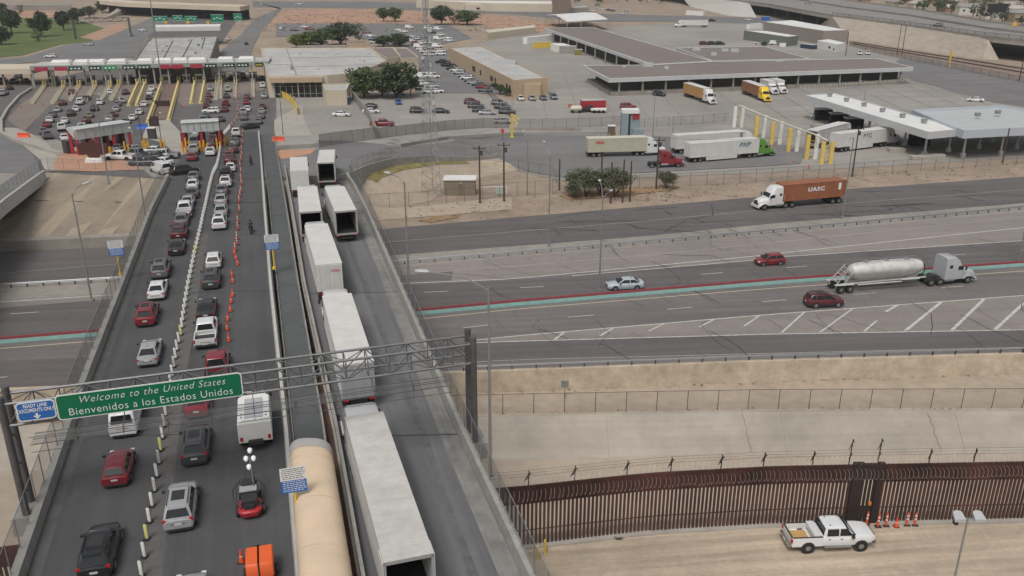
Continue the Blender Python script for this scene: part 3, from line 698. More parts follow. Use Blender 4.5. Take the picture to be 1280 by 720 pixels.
# --- the car bridge
row('left bridge lane', [(125, 684, 'uk'), (148, 580, 'hr'), (159, 517, 'vw'), (187, 437, 'si'), (184, 390, 'ur'), (197, 359, 'sw'), (201, 334, 'ug'), (221, 306, 'sk'), (224, 288, 'um'), (227, 272, 'sg'), (231, 261, 'pw'), (235, 250, 'si'), (240, 240, 'sd'), (241, 229, 'sw'), (242, 219, 'sg')], BR, 'cars queueing on the bridge', True, B)
row('middle bridge lane', [(226, 628, 'ui'), (245, 552, 'ud'), (247, 497, 'sr'), (271, 457, 'pr'), (258, 413, 'pw'), (258, 383, 'sk'), (264, 346, 'ud'), (267, 323, 'hw'), (274, 276, 'uw'), (276, 261, 'si'), (276, 248, 'si'), (277, 236, 'sg'), (282, 226, 'uw'), (282, 216, 'pk'), (288, 208, 'sw'), (287, 199, 'um'), (286, 193, 'sr'), (291, 186, 'um'), (293, 177, 'ug'), (295, 166, 'pw')], BR, 'cars queueing on the bridge', True, B)
row('partly cut off by the bottom edge of the picture', [(236, 750, 'si')], BR, None, True, B)
row('lane right of the orange tubes', [(313, 157, 'sk'), (305, 146, 'ug'), (304, 140, 'pi'), (309, 135, 'sw'), (308, 127, 'sr'), (309, 121, 'um')], [BR+.9, BR, BR, BR, BR, BR], 'cars queueing for the booths')
row('rightmost queue beside pale building', [(323, 151, 'sg'), (326, 144, 'ug'), (327, 138, 'si'), (328, 132, 'sm'), (330, 119, 'ui'), (328, 106, 'uw'), (327, 97, 'sk')], None, 'cars queueing for the booths')
# --- around the two red inspection canopies
row('left bay of the right red canopy', [(240, 195, 'sr'), (242, 187, 'pi'), (243, 177, 'vw'), (246, 166, 'ui')], BR, 'cars at the inspection canopies')
row('right bay of the right red canopy', [(263, 189, 'uw'), (264, 180, 'um'), (266, 172, 'sm'), (268, 165, 'uk')], BR, 'cars at the inspection canopies')
row('turning out of the canopy area beside the bridge end', [(230, 212, 'uk')], math.radians(60)+BR, None)
row('cluster below the left red canopy', [(201, 211, 'vw'), (202, 201, 'sw'), (178, 202, 'uk'), (186, 195, 'ud'), (204, 193, 'pi'), (190, 187, 'sw'), (150, 195, 'pw'), (147, 184, 'sg'), (168, 185, 'si'), (172, 192, 'pg'), (136, 180, 'ur')], [BR-.5, BR-.9, BR-1.4, BR-1.3, BR-1.4, BR-1.1, BR-1.2, BR, BR-.3, BR-1, BR-.2], 'cars at the inspection canopies', end='near')
# --- queues at the booths
gq = 'cars queueing for the booths'
row('first booth queue from the left', [(59, 169, 'pg'), (54, 163, 'sg'), (58, 155, 'sr'), (62, 149, 'sw'), (65, 143, 'ug'), (72, 136, 'si'), (78, 128, 'um'), (90, 115, 'um')], None, gq)
row('second booth queue from the left', [(89, 178, 'sd'), (80, 171, 'sw'), (77, 159, 'pw'), (81, 150, 'sw'), (89, 141, 'uk'), (95, 135, 'sw'), (100, 127, 'pw'), (108, 122, 'sd')], None, gq)
row('third booth queue from the left', [(103, 158, 'uw'), (108, 150, 'um'), (112, 143, 'so'), (118, 135, 'uk'), (125, 127, 'uw')], None, gq)
row('fourth booth queue from the left', [(129, 155, 'ug'), (137, 148, 'ui'), (142, 142, 'sm'), (145, 135, 'si'), (147, 129, 'sg'), (152, 125, 'ui'), (136, 114, 'sw')], None, gq)
row('fifth booth queue from the left', [(150, 154, 'sg'), (157, 151, 'sg'), (166, 146, 'sw'), (174, 139, 'sw'), (180, 129, 'sw'), (186, 121, 'sk'), (187, 115, 'sw'), (190, 110, 'uw')], None, gq)
row('at the head of the fifth queue, beside the bollards', [(157, 115, 'uk')], BR, gq)
row('left queue behind the right canopy', [(254, 150, 'pg'), (257, 144, 'ug'), (264, 138, 'uw'), (258, 131, 'sm'), (260, 125, 'sm'), (261, 119, 'um'), (263, 110, 'ui')], [BR, BR, BR-1.3, BR, BR, BR, BR], gq)
row('right queue behind the right canopy', [(276, 148, 'sd'), (281, 136, 'sm'), (282, 129, 'pr'), (283, 119, 'sd'), (285, 111, 'pl')], None, gq)
gc = 'cars under the booth canopy'
row('under the booth canopy, leftmost of six', [(100, 101, 'si')], BR, gc)
row('under the booth canopy, second from the left', [(142, 99, 'sg')], BR, gc)
row('under the booth canopy, third from the left', [(167, 100, 'pg')], BR, gc)
row('under the booth canopy, fourth from the left', [(185, 100, 'ui')], BR, gc)
row('under the booth canopy, fifth from the left', [(265, 97, 'sl')], BR, gc)
row('under the booth canopy, rightmost of six', [(289, 96, 'sk')], BR, gc)
row('under the booth canopy right of the black sedan', [(304, 94, 'vw')], BR, gc)
row('shaded group at left picture edge', [(4, 116, 'pi'), (12, 109, 'sk'), (18, 101, 'ud'), (4, 100, 'ug'), (22, 95, 'sd'), (33, 100, 'sd')], [BR, BR-.4, BR, BR, BR, BR-.3], 'cars at the left edge')
# --- roads beyond the booths
gr_ = 'cars on the roads beyond the booths'
row('driving past the left end of the booth canopy', [(63, 70, 'uw')], BR-1.4, gr_)
row('on the road between the park and the grey roof', [(110, 55, 'si')], BR-1.3, gr_)
row('nearest the foot of the far sign gantry', [(164, 43, 'sw')], BR, gr_)
row('to the right of the far sign gantry', [(178, 37, 'sw')], BR-1.1, gr_)
row('on the road right of the large grey roof', [(286, 48, 'uw')], BR, gr_)
row('beside the red banner on the far road', [(308, 54, 'sk')], BR, gr_)
row('coming down the ramp at the top of the picture', [(326, 5, 'uw')], BR, gr_)
row('crossing on the road above the red desert strip', [(374, 5, 'pw')], math.radians(88), gr_)
# --- car parks
gp_ = 'cars parked around the pale buildings'
E90 = math.radians(90)
row('parked alone in the forecourt of the pale building', [(427, 142, 'sw')], E90, gp_, True)
row('parked near the two large trees', [(498, 127, 'hb')], math.radians(170), gp_, True)
row('parked at the foot of the long wall, left one', [(461, 132, 'sk')], -E90, gp_, True)
row('parked at the foot of the long wall, right one', [(464, 138, 'sw')], E90, gp_, True)
row('parked left of the lattice mast', [(523, 138, 'uk')], E90, gp_, True)
row('parked right of the lattice mast', [(551, 138, 'sk')], E90, gp_, True)
row('parked behind the slatted fence', [(478, 154, 'pr')], E90, gp_, True)
row('slanted row below the office building', [(609, 140, 'si'), (601, 137, 'sk'), (595, 132, 'ud'), (590, 127, 'um')], E90, gp_, True)
row('group by the fence below the office', [(628, 151, 'ui'), (634, 139, 'ud'), (628, 133, 'ud'), (624, 128, 'ug')], [E90, E90*1.1, E90*1.1, E90*1.1], gp_)
row('row at the office end wall', [(651, 122, 'sw'), (665, 122, 'si'), (679, 121.5, 'sg'), (692, 120.5, 'uy')], [BR+3.3]*4, gp_, True, end='left')
row('line parked along the office building', [(606, 112, 'sg'), (603, 108, 'sr'), (598, 105, 'sd'), (592, 102.5, 'si'), (588, 100, 'sg'), (584, 97, 'uw'), (580, 94, 'si'), (574, 90.5, 'ui'), (570, 87, 'sw'), (565, 85, 'ud'), (560, 81, 'pk'), (553, 77, 'pk')], math.radians(-70), gp_)
row('fleet row near the two large trees', [(536, 114, 'uw'), (546, 113, 'sw'), (528, 110, 'uk'), (540, 107, 'si'), (528, 104, 'uw'), (535, 100, 'sg'), (528, 95, 'vw'), (541, 95, 'vw')], E90, gp_)
row('middle fleet row beside the mast', [(551, 67, 'uw'), (536, 67.5, 'sw'), (543, 64, 'ui'), (551, 63, 'sw'), (531, 64, 'uw'), (527, 61, 'sw'), (547, 57.5, 'vw'), (524, 58, 'vw'), (537, 59, 'ui')], E90, gp_)
row('crowded rows beyond the middle fleet', [(520, 54, 'ur'), (529, 53, 'uw'), (538, 53, 'si'), (513, 50, 'sw'), (521, 48, 'ui'), (548, 48, 'vw'), (561, 50, 'sw'), (560, 47, 'sw'), (528, 46, 'sg'), (513, 45, 'sw'), (551, 43, 'uw'), (540, 40, 'uk'), (505, 39, 'uw'), (499, 37, 'sw'), (512, 34, 'vw'), (548, 36, 'vw'), (535, 35, 'vw')], E90, gp_)
row('row at the red desert strip', [(352, 35, 'uw'), (368, 37, 'sk'), (381, 33, 'sw'), (387, 36, 'pr'), (402, 36, 'sd'), (418, 33, 'sw')], [0, E90, E90, E90, E90, 0], gp_, end='left')
row('few parked right of dark trees', [(463, 44, 'sw'), (466, 48, 'uy'), (459, 40, 'sr'), (468, 52, 'sw')], E90, gp_)
row('row outside the far beige building', [(741, 13, 'sw'), (753, 11, 'sw'), (761, 12, 'sk'), (766, 13, 'sd'), (778, 17, 'uw'), (747, 6, 'sg'), (783, 14, 'si')], E90, 'cars parked far behind the warehouse', end='left')
row('pair beside the white shed', [(1075, 66, 'uw'), (1085, 66, 'uw')], [math.radians(200)]*2, 'cars parked far behind the warehouse', end='left')
row('on the far road beyond the truck yard', [(936, 24, 'sw')], E90, None)
# --- freeway
car('sedan', 'pale blue', P(781, 355, .6)[:2]+(0,), math.radians(-97), 'pale silver-blue sedan alone on the freeway right of the truck bridge', None, True)
car('hatchback', 'red', P(962, 325, .6)[:2]+(0,), math.radians(-100), 'small bright red hatchback on the far freeway lanes', None, True)
car('SUV', 'maroon', P(1030, 376, .6)[:2]+(0,), math.radians(84), 'dark maroon SUV on the freeway below the tanker truck', None, True)
car('sedan', 'white', P(1219, 124.5, .6)[:2]+(0,), math.radians(-70), 'lone white sedan crossing the empty yard at the right', None, True)
# ------------------------------------------------------------------ writing
def text_mesh(s, size, depth=.006, shear=0.0, bold=0.0, sx=1.0, spacing=1.0, line=1.0):
    cu = bpy.data.curves.new('lettering', 'FONT'); cu.body = s; cu.size = size; cu.align_x = 'CENTER'; cu.align_y = 'CENTER'
    cu.extrude = depth; cu.shear = shear; cu.offset = bold; cu.space_character = spacing; cu.space_line = line; cu.resolution_u = 3
    ob = bpy.data.objects.new('tmp', cu); scn.collection.objects.link(ob)
    me = bpy.data.meshes.new_from_object(ob.evaluated_get(bpy.context.evaluated_depsgraph_get())); bpy.data.objects.remove(ob)
    if sx != 1.0:
        for v in me.vertices: v.co.x *= sx
    return me
def text(s, size, loc, R, U, m, parent, name='lettering', **k):
    me = text_mesh(s, size, **k); me.name = name; me.materials.clear(); me.materials.append(m)
    R = Vector(R).normalized(); U = Vector(U).normalized(); N = R.cross(U)
    o = bpy.data.objects.new(name, me); scn.collection.objects.link(o)
    M = Matrix(((R.x, U.x, N.x, 0), (R.y, U.y, N.y, 0), (R.z, U.z, N.z, 0), (0, 0, 0, 1)))
    o.parent = parent; o.matrix_local = Matrix.Translation(Vector(loc)) @ M
    return o
M_txw = mat('lettering_white', (.75, .76, .75), .5); M_txd = mat('lettering_dark', (.03, .05, .09), .6); M_txb = mat('lettering_teal', (.04, .16, .2), .6); M_txr = mat('lettering_red', (.5, .03, .04), .6)

# ------------------------------------------------------------------ lorries
TW = {}
def wheel(parent, x, s, r=.5, w=.28, yo=1.02):
    k = (r, w)
    if k not in TW:
        TW[k] = (MB().tube((0, -w/2, 0), (0, w/2, 0), r, n=16).mesh('wheel', M_tyre), MB().tube((0, 0, 0), (0, w/2+.012, 0), r*.55, r*.5, n=12, smooth=False).mesh('rim', M_rim))
    o = bpy.data.objects.new('wheel', TW[k][0]); scn.collection.objects.link(o); o.parent = parent; o.location = (x, s*yo, r)
    if s < 0: o.rotation_euler = (0, 0, math.pi)
    q = bpy.data.objects.new('rim', TW[k][1]); scn.collection.objects.link(q); q.parent = o
    return o
M_trl = mat('trailer_white', (.60, .59, .57), .5, .05, .8, obj=True, var2=.05, scale2=.4)
M_trlt = mat('trailer_roof_weathered', (.50, .485, .46), .7, .09, 1.2, obj=True, var2=.1, scale2=.4)
M_trlb = mat('trailer_beige', (.44, .42, .33), .6, .08, .8, obj=True)
M_under = mat('undercarriage', (.03, .03, .032), .8)
def tractor(root, x0, col, day=False, h=3.95):
    """x0: rear of the frame; the cab faces +X. Returns its front x"""
    pm = paint(col)
    MB().box(x0+3.2, 0, .85, 6.4, .95, .28).box(x0+1.4, 0, 1.05, 1.0, .9, .12).build('chassis', M_under, root, local=True)
    c0 = x0+(2.3 if not day else 2.6); c1 = c0+(2.5 if not day else 1.45); f = c1+2.15; w = 1.22; hh = h if not day else 2.95
    b = MB()
    def sec(x, zt, ww, zb_=.75, tw=.9): return [(x, -ww*.98, zb_), (x, -ww, zb_+.5), (x, -ww, zt*.6), (x, -ww*.97, zt*.82), (x, -ww*tw, zt-.08), (x, -ww*tw*.8, zt), (x, ww*tw*.8, zt), (x, ww*tw, zt-.08), (x, ww*.97, zt*.82), (x, ww, zt*.6), (x, ww, zb_+.5), (x, ww*.98, zb_)]
    b.loft([sec(c0, hh-.02, w), sec(c0+.15, hh, w), sec(c1-1.0, hh, w) if not day else sec(c0+.4, hh, w), sec(c1-.45, hh-.42, w, tw=.84), sec(c1-.05, min(hh-.95, 2.98) if not day else 2.62, w*.97, tw=.80), sec(c1+.42, 2.02, w*.93, tw=.9)])
    b.loft([sec(c1+.3, 1.98, w*.88, tw=.86), sec(c1+1.2, 1.86, w*.82, tw=.82), sec(f-.15, 1.62, w*.72, tw=.8), sec(f, 1.3, w*.62, tw=.8)])
    for s in (-1, 1): b.loft([[(x, s*(w-.42), z-.08), (x, s*(w+.0), z-.12), (x, s*(w+.02), z-.3), (x, s*(w-.42), z-.3)] for x, z in ((f-1.75, 1.0), (f-1.45, 1.32), (f-.75, 1.34), (f-.3, 1.1), (f-.05, .95))], smooth=False)
    cab = b.build('cab', pm, root, local=True)
    zt = min(hh-.95, 2.98) if not day else 2.62
    wsn = Vector((zt-2.02, 0, .47)).normalized()
    q = [Vector((c1-.02, -.88, zt-.12)), Vector((c1+.37, -.94, 2.1)), Vector((c1+.37, .94, 2.1)), Vector((c1-.02, .88, zt-.12))]
    MB().add([p+wsn*.035 for p in q]+[p-wsn*.02 for p in q], [(0, 1, 2, 3), (0, 4, 5, 1), (1, 5, 6, 2), (2, 6, 7, 3), (3, 7, 4, 0)]).build('windshield', M_glass, cab, local=True)
    for s in (-1, 1):
        MB().box(c1-.32, s*(w+.002), 2.28, .72, .03, .52).build('side_window', M_glass, cab, local=True)
        if not day: MB().box(c0+.75, s*(w+.0), 2.5, .42, .03, .42).build('side_window', M_glass, cab, local=True)
        MB().box(c1+.3, s*(w+.22), 2.25, .12, .2, .5).bar((c1+.2, s*w, 2.4), (c1+.3, s*(w+.2), 2.4), .04, .04).build('mirror', M_under, cab, local=True)
        MB().box(f-.12, s*.74, 1.22, .16, .3, .26).build('head_light', M_hl, cab, local=True)
        MB().tube((c0+.1, s*.98, .72), (c0+1.5, s*.98, .72), .3, n=12).build('fuel_tank', M_steel, root, local=True)
    MB().box(f+.0, 0, 1.25, .06, .78, .62).build('grille', M_under, cab, local=True)
    MB().box(f+.08, 0, .62, .26, 2.3, .36).build('bumper', pm, root, local=True)
    for s in (-1, 1):
        for x in (x0+.55, x0+1.85): wheel(root, x, s, .5, .5, .93)
        wheel(root, f-1.05, s, .5, .3, 1.0)
    return f
def trailer(root, L, m=None, roof=None, openr=False, skirt=False, z0=1.15, h=4.05, w=1.295, rods=True, doorm=None):
    m = m or M_trl; b = MB(); t = .06
    if openr:
        for s in (-1, 1): b.box(L/2, s*(w-t/2), (z0+h)/2, L, t, h-z0)
        b.box(L-t/2, 0, (z0+h)/2, t, 2*w-2*t, h-z0); b.build('side_walls', m, root, local=True)
        rf_ = MB().box(L/2, 0, h+.012, L+.02, 2*w+.02, .05)
        for k in range(int(L/.61)): rf_.box(.35+k*.61, 0, h+.042, .05, 2*w-.16, .014)
        rf_.build('roof', roof or M_trl, root, local=True)
        for s in (-1, 1): MB().box(L/2, s*(w+.01), h-.08, L, .03, .12).build('edge_rail', M_steel, root, local=True)
        MB().box(L/2+.1, 0, z0+.06, L-.3, 2*w-.13, .1).box(L/2+2, 0, (z0+h)/2, .05, 2*w-.13, h-z0-.2).build('cargo_floor_shade', M_dark, root, local=True)  # near-black floor and cross sheet paint the shade inside the open trailer
        fr = MB(); fr.box(.04, 0, h-.09, .1, 2*w+.01, .2); 
        for s in (-1, 1): fr.box(.04, s*(w-.05), (z0+h)/2, .1, .12, h-z0)
        fr.box(.04, 0, z0-.05, .1, 2*w, .22); fr.build('door_frame', M_par if False else mat('frame_grey', (.34, .34, .33), .6), root, local=True)
        for s in (-1, 1): MB().box(.62, s*(w+.05), (z0+h)/2, 1.2, .05, h-z0-.1).build('rear_door', m, root, local=True)
    else:
        b.box(L/2, 0, (z0+h)/2, L, 2*w, h-z0)
        for s in (-1, 1):
            for k in range(int(L/.6)): b.box(.3+k*.6, s*(w+.006), (z0+h)/2, .05, .015, h-z0-.3)
            b.box(L/2, s*w, z0+.1, L+.01, .05, .2); b.box(L/2, s*w, h-.06, L+.01, .05, .12)
        b.build('trailer_box', m, root, local=True)
        rf_ = MB().box(L/2, 0, h+.012, L+.02, 2*w+.05, .04)
        for k in range(int(L/.61)): rf_.box(.35+k*.61, 0, h+.037, .05, 2*w-.16, .014)
        rf_.build('roof', roof or M_trl, root, local=True)
        for s in (-1, 1):
            d = MB(); d.box(-.03, s*w/2, (z0+h)/2, .05, w-.06, h-z0-.15)
            if rods:
                for q in (.3, .75): d.tube((-.08, s*w*q, z0+.1), (-.08, s*w*q, h-.1), .022, n=5)
            d.build('rear_door', doorm or m, root, local=True)
    u = MB(); u.box(1.9, 0, .78, 3.4, 1.0, .3).box(L*.5, 0, 1.0, L-.4, .9, .22)
    for s in (-1, 1): u.bar((L-2.9, s*.75, 1.1), (L-2.9, s*.75, .25), .14, .14).bar((.12, s*.55, 1.1), (.12, s*.55, .55), .1, .1)
    u.box(.1, 0, .55, .12, 2.3, .12); u.build('undercarriage', M_under, root, local=True)
    for s in (-1, 1):
        MB().box(-.03, s*1.0, .95, .06, .4, .12).build('tail_light', M_tl, root, local=True)
        for x in (1.3, 2.55): wheel(root, x, s, .5, .52, .95)
        MB().box(.85, s*.95, .42, .03, .55, .6).build('mud_flap', M_under, root, local=True)
    if skirt:
        for s in (-1, 1): MB().box(L*.46, s*(w-.03), .78, L*.45, .04, .78).build('side_skirt', m, root, local=True)
def sroot(name, label, cat, p, hd, group=None, slope=True):
    r = thing(name, label, cat, (p[0], p[1], p[2]), math.pi/2-hd, group)
    if slope and p[2] > .5:
        s = (zb(p[1]+12)-zb(p[1]))/12; r.rotation_euler = (0, -math.atan(s), math.pi/2-hd)
    return r
GT = 'lorries queueing on the truck bridge'
def btruck(re, fr, openr, col, label, roof=None, L=None, doorm=None):
    a = B(*re, 4.05); b_ = B(*fr, 4.05); hd = math.atan2(b_[0]-a[0], b_[1]-a[1]); L = L or math.dist(a[:2], b_[:2])
    r = sroot('semi_truck', label, 'lorry', (a[0], a[1], a[2]+.05), hd, GT); trailer(r, L, openr=openr, roof=roof, doorm=doorm); tractor(r, L-1.75, col, h=3.8); return r
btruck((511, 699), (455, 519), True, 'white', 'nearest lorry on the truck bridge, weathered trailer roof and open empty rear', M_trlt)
btruck((446, 455), (421, 369), False, 'white', 'white lorry whose closed rear doors are behind the gantry truss', M_trl, doorm=mat('door_silver', (.40, .41, .42), .4, metal=.2))
t3 = btruck((411, 331), (395, 281), False, 'white', 'third white lorry up the truck bridge, closed doors with small red lettering')
text('HDA', .42, (-.06, -.62, 3.35), (0, -1, 0), (0, 0, 1), M_txr, t3, bold=.01)
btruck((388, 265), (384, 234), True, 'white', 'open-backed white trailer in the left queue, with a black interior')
btruck((374, 214), (373, 197), False, 'white', 'white trailer with closed doors, furthest up the left queue of the truck bridge')
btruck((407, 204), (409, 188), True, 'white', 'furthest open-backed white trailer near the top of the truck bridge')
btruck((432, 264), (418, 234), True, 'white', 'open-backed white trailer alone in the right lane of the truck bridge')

def ytruck(rear, front, label, trm=None, col='white', z=0.0, L=None, skirt=False, openr=False, roof=None, trac=True, name='semi_truck', day=False, box=True):
    a = P(*rear, z); b_ = P(*front, z); hd = math.atan2(b_[0]-a[0], b_[1]-a[1]); L = L or math.dist(a[:2], b_[:2])
    r = sroot(name, label, 'lorry' if trac else 'trailer', (a[0], a[1], z+.03), hd, None, False)
    if box: trailer(r, L, trm, roof=roof, skirt=skirt, openr=openr, rods=False)
    if trac: tractor(r, L-2.6, col, day)
    return r, L
# lorries in the truck yard
r, L = ytruck((733, 196), (806, 194), 'beige box trailer with small red letters behind a white tractor in the yard', M_trlb, 'white', roof=mat('cream_roof', (.55, .52, .44), .7))
text('HDA', .8, (2.6, -1.33, 3.2), (1, 0, 0), (0, 0, 1), M_txr, r, bold=.03)
r, L = ytruck((841, 192), (926, 186), 'plain white trailer parked behind the trailer with the green tractor', M_trl, 'white')
text('S', 1.5, (L-1.0, -1.33, 3.2), (1, 0, 0), (0, 0, 1), M_txd, r, bold=.05)
r, L = ytruck((858, 203), (943, 196), 'white skirted trailer with teal lettering pulled by a bright green tractor', M_trl, 'green', skirt=True)
text('PXP', 1.25, (L-3.6, -1.33, 3.05), (1, 0, 0), (0, 0, 1), M_txb, r, bold=.03, shear=.25, sx=1.25)
a = P(810, 209); rr = sroot('semi_tractor', 'red tractor unit without a trailer on the yard road', 'lorry', (a[0], a[1], .03), math.radians(86), None, False); tractor(rr, 0, 'red', False, 3.4)
r, L = ytruck((858, 120), (900, 134), 'tan container lorry with white cab backed to the warehouse dock', mat('tan_container', (.42, .24, .10), .7, .12, .8, obj=True), 'white', L=13.2)
r, L = ytruck((931, 117), (970, 132), 'rust-brown container lorry with yellow cab at the warehouse dock', mat('brown_container', (.26, .125, .07), .7, .12, .8, obj=True), 'yellow', L=13.2)
for q in ((940, 107, 968, 119, 'white box van at the dock, just right of the yellow cab'), (951, 106, 979, 118, 'white box van at the dock, rightmost beside the pillars')):
    a = P(931, 117); b_ = P(970, 132); hd = math.atan2(b_[0]-a[0], b_[1]-a[1]); b_ = P(q[2]+2, q[3]); a = (b_[0]-10.2*math.sin(hd), b_[1]-10.2*math.cos(hd)); r = sroot('box_truck', q[4], 'lorry', (a[0], a[1], .03), hd, 'box vans at the dock', False)
    L = 6.5; trailer(r, L, M_trl, rods=False, h=3.7); tractor(r, L-3.0, 'white', True)
r, L = ytruck((1012, 186), (1075, 168), 'white trailer with dark open rear under the long inspection canopy', M_trl, 'white', L=14.6, openr=True)
r, L = ytruck((1041, 190), (1118, 180), 'white trailer with dark lettering under the long inspection canopy', M_trl, 'white', L=15.5, skirt=True)
text('PTC', 1.2, (L*.55, -1.33, 3.0), (1, 0, 0), (0, 0, 1), M_txd, r, bold=.02, spacing=1.3)
r, L = ytruck((884, 34), (850, 34), 'white semi lorry crossing the yard beyond the warehouse', M_trl, 'white', L=15.5)
# lorry with the brown container on the frontage road
a = P(1049, 252); b_ = P(966, 259.5); hd = math.atan2(b_[0]-a[0], b_[1]-a[1]); L = 12.3
r = sroot('container_truck', 'lorry with a rust-orange shipping container marked UASC on the frontage road', 'lorry', (a[0], a[1], .03), hd, None, False)
M_cont = mat('container_orange_brown', (.28, .105, .05), .6, .1, 1.5, obj=True, var2=.1, scale2=.5)
def container(root, x0, x1, z0, z1, w, m, loc=True, name='container'):
    b = MB(); n = int((x1-x0)/.14); ring = []
    for s in (-1, 1):
        pts = []; x = x0+.15; k = 0
        while x < x1-.15: pts.append((x, s*(w-(.04 if k % 4 in (1, 2) else 0)))); x += .12; k += 1
        b.add([(p[0], p[1], z0+.12) for p in pts]+[(p[0], p[1], z1-.08) for p in pts], [((i, i+1, len(pts)+i+1, len(pts)+i) if s < 0 else (i+1, i, len(pts)+i, len(pts)+i+1)) for i in range(len(pts)-1)])
        b.box((x0+x1)/2, s*(w-.04), z0+.08, x1-x0, .12, .16).box((x0+x1)/2, s*(w-.04), z1-.05, x1-x0, .12, .1)
        for x in (x0+.08, x1-.08): b.box(x, s*(w-.06), (z0+z1)/2, .18, .16, z1-z0-.02)
    b.box((x0+x1)/2, 0, z1-.03, x1-x0-.1, 2*w-.2, .03).box((x0+x1)/2, 0, z0+.05, x1-x0-.1, 2*w-.2, .06)
    b.box(x0+.05, 0, (z0+z1)/2, .05, 2*w-.25, z1-z0-.1).box(x1-.05, 0, (z0+z1)/2, .05, 2*w-.25, z1-z0-.1)
    for y in (-.8, -.3, .3, .8): b.tube((x0+.0, y, z0+.15), (x0+.0, y, z1-.15), .025, n=5)
    return b.build(name, m, root, local=loc)
cn = container(r, 0, L, 1.25, 4.1, 1.22, M_cont)
MB().box(L/2, 0, 1.12, L, .9, .2).box(1.8, 0, .8, 3.2, 1.0, .3).build('undercarriage', M_under, r, local=True)
for s in (-1, 1):
    for x in (1.0, 2.25): wheel(r, x, s, .5, .52, .95)
    text('UASC', .95, (L*.48, s*1.235, 2.95), (-s, 0, 0), (0, 0, 1), M_txw, cn, bold=.035, sx=1.25, spacing=1.15)
    text('LINES', .26, (L*.48, s*1.235, 2.3), (-s, 0, 0), (0, 0, 1), M_txw, cn, bold=.01) if False else None
    MB().box(L*.5-s*4.9, s*1.235, 3.15, .5, .02, 1.2).build('marking_panel', M_txw, cn, local=True)
tractor(r, L-2.6, 'white', False, 3.8)
# tanker lorry on the near carriageway
a = P(1037, 364); b_ = P(1211, 350); hd = math.atan2(b_[0]-a[0], b_[1]-a[1])
r = sroot('tanker_truck', 'bulk tanker lorry with white hopper tank and grey cab on the freeway', 'lorry', (a[0], a[1], .03), hd, None, False)
M_tank = mat('tank_dirty_white', (.60, .59, .56), .45, .14, 1.2, obj=True, var2=.1, scale2=.5, metal=.15)
b = MB(); rings = []
for x, rad, sag in [(2.3+(q0-1.9)*1.21, q1, q2) for q0, q1, q2 in ((1.9, .25, .0), (2.1, .75, .05), (2.8, 1.02, .35), (3.9, 1.08, .75), (4.7, 1.1, .42), (5.6, 1.1, .75), (6.6, 1.1, .42), (7.6, 1.1, .75), (8.6, 1.08, .40), (9.6, 1.02, .1), (10.3, .75, .02), (10.5, .25, 0))]:
    ring = []
    for i in range(20):
        t = 2*math.pi*i/20; y = rad*math.cos(t); z = rad*math.sin(t)
        if z < 0: y *= 1-.8*sag*(-z/rad); z -= sag*(-z/rad)**2*.95
        ring.append((x, y, 2.55+z))
    rings.append(ring)
b.loft(rings); tk = b.build('tank', M_tank, r, local=True)
for x in (4.6, 7.4, 10.3): MB().lathe(x, 0, [(.32, 3.6), (.32, 3.74), (.2, 3.8)], 12).build('hatch', M_steel, tk, local=True)
b = MB()
for s in (-1, 1): b.path([(3.0, s*.5, 3.75), (12, s*.5, 3.75)], .03).path([(3.0, s*.5, 3.5), (3.0, s*.5, 3.75)], .03)
b.build('top_rail', M_steel, tk, local=True)
b = MB()
for s in (-1, 1):
    b.bar((.2, s*.9, 1.15), (12.9, s*.9, 1.3), .12, .16).bar((.3, s*.8, 1.1), (2.1, s*.6, 3.3), .07, .07).bar((.3, s*.8, 1.1), (.3, s*.8, .6), .1, .1).bar((1.2, s*.85, 1.1), (2.6, s*.7, 2.6), .06, .06)
    b.box(1.3, s*1.0, 1.12, 2.6, .5, .05).box(10.6, s*1.0, 1.25, 2.6, .5, .05)
    b.tube((3.2, s*.95, .95), (9.5, s*.95, .95), .09, n=8)
for z in (1.4, 1.8, 2.2, 2.6, 3.0): b.bar((.3+(z-1.1)*.82, -.75, z), (.3+(z-1.1)*.82, .75, z), .05, .05)
b.build('frame', mat('pale_frame', (.5, .5, .49), .5, .1, 1), r, local=True)
b = MB(); b.path([(12.4, .5, 2.6), (13.1, .5, 2.8), (13.6, .5, 2.3), (13.7, .5, 1.6), (13.4, .5, 1.2)], .07, 6).build('hose', M_under, r, local=True)
for s in (-1, 1):
    for x in (.85, 2.1): wheel(r, x, s, .5, .52, .95)
L = math.dist(a[:2], b_[:2]); print('tanker length', L); tractor(r, L-7.0-.05, 'lorry grey', False, 3.7)

# ------------------------------------------------------------------ white pickup by the border fence
a = P(983, 690, -2.2); b_ = P(1083, 686, -2.2); hd = math.atan2(b_[0]-a[0], b_[1]-a[1])
r = sroot('pickup_truck', 'white crew-cab pickup with tool chest and sandy bed beside the border fence', 'pickup truck', (a[0]+.15, a[1]+.75, -2.14), hd, None, False)
M_pw = mat('pickup_white', (.70, .71, .72), .3, coat=.5); w = 1.0
b = MB()
def psec(x, zb_, zt, ww): return [(x, -ww*.94, zb_), (x, -ww, zb_+.15), (x, -ww, zt-.32), (x, -ww*.97, zt-.12), (x, -ww*.9, zt-.02), (x, -ww*.6, zt+.02), (x, ww*.6, zt+.02), (x, ww*.9, zt-.02), (x, ww*.97, zt-.12), (x, ww, zt-.32), (x, ww, zb_+.15), (x, ww*.94, zb_)]
b.loft([psec(2.42, .52, 1.32, 1.0), psec(4.6, .5, 1.32, 1.0), psec(4.75, .5, 1.36, 1.0), psec(5.5, .55, 1.36, .99), psec(6.15, .6, 1.30, .95), psec(6.42, .7, 1.22, .88), psec(6.46, .8, 1.05, .84)])
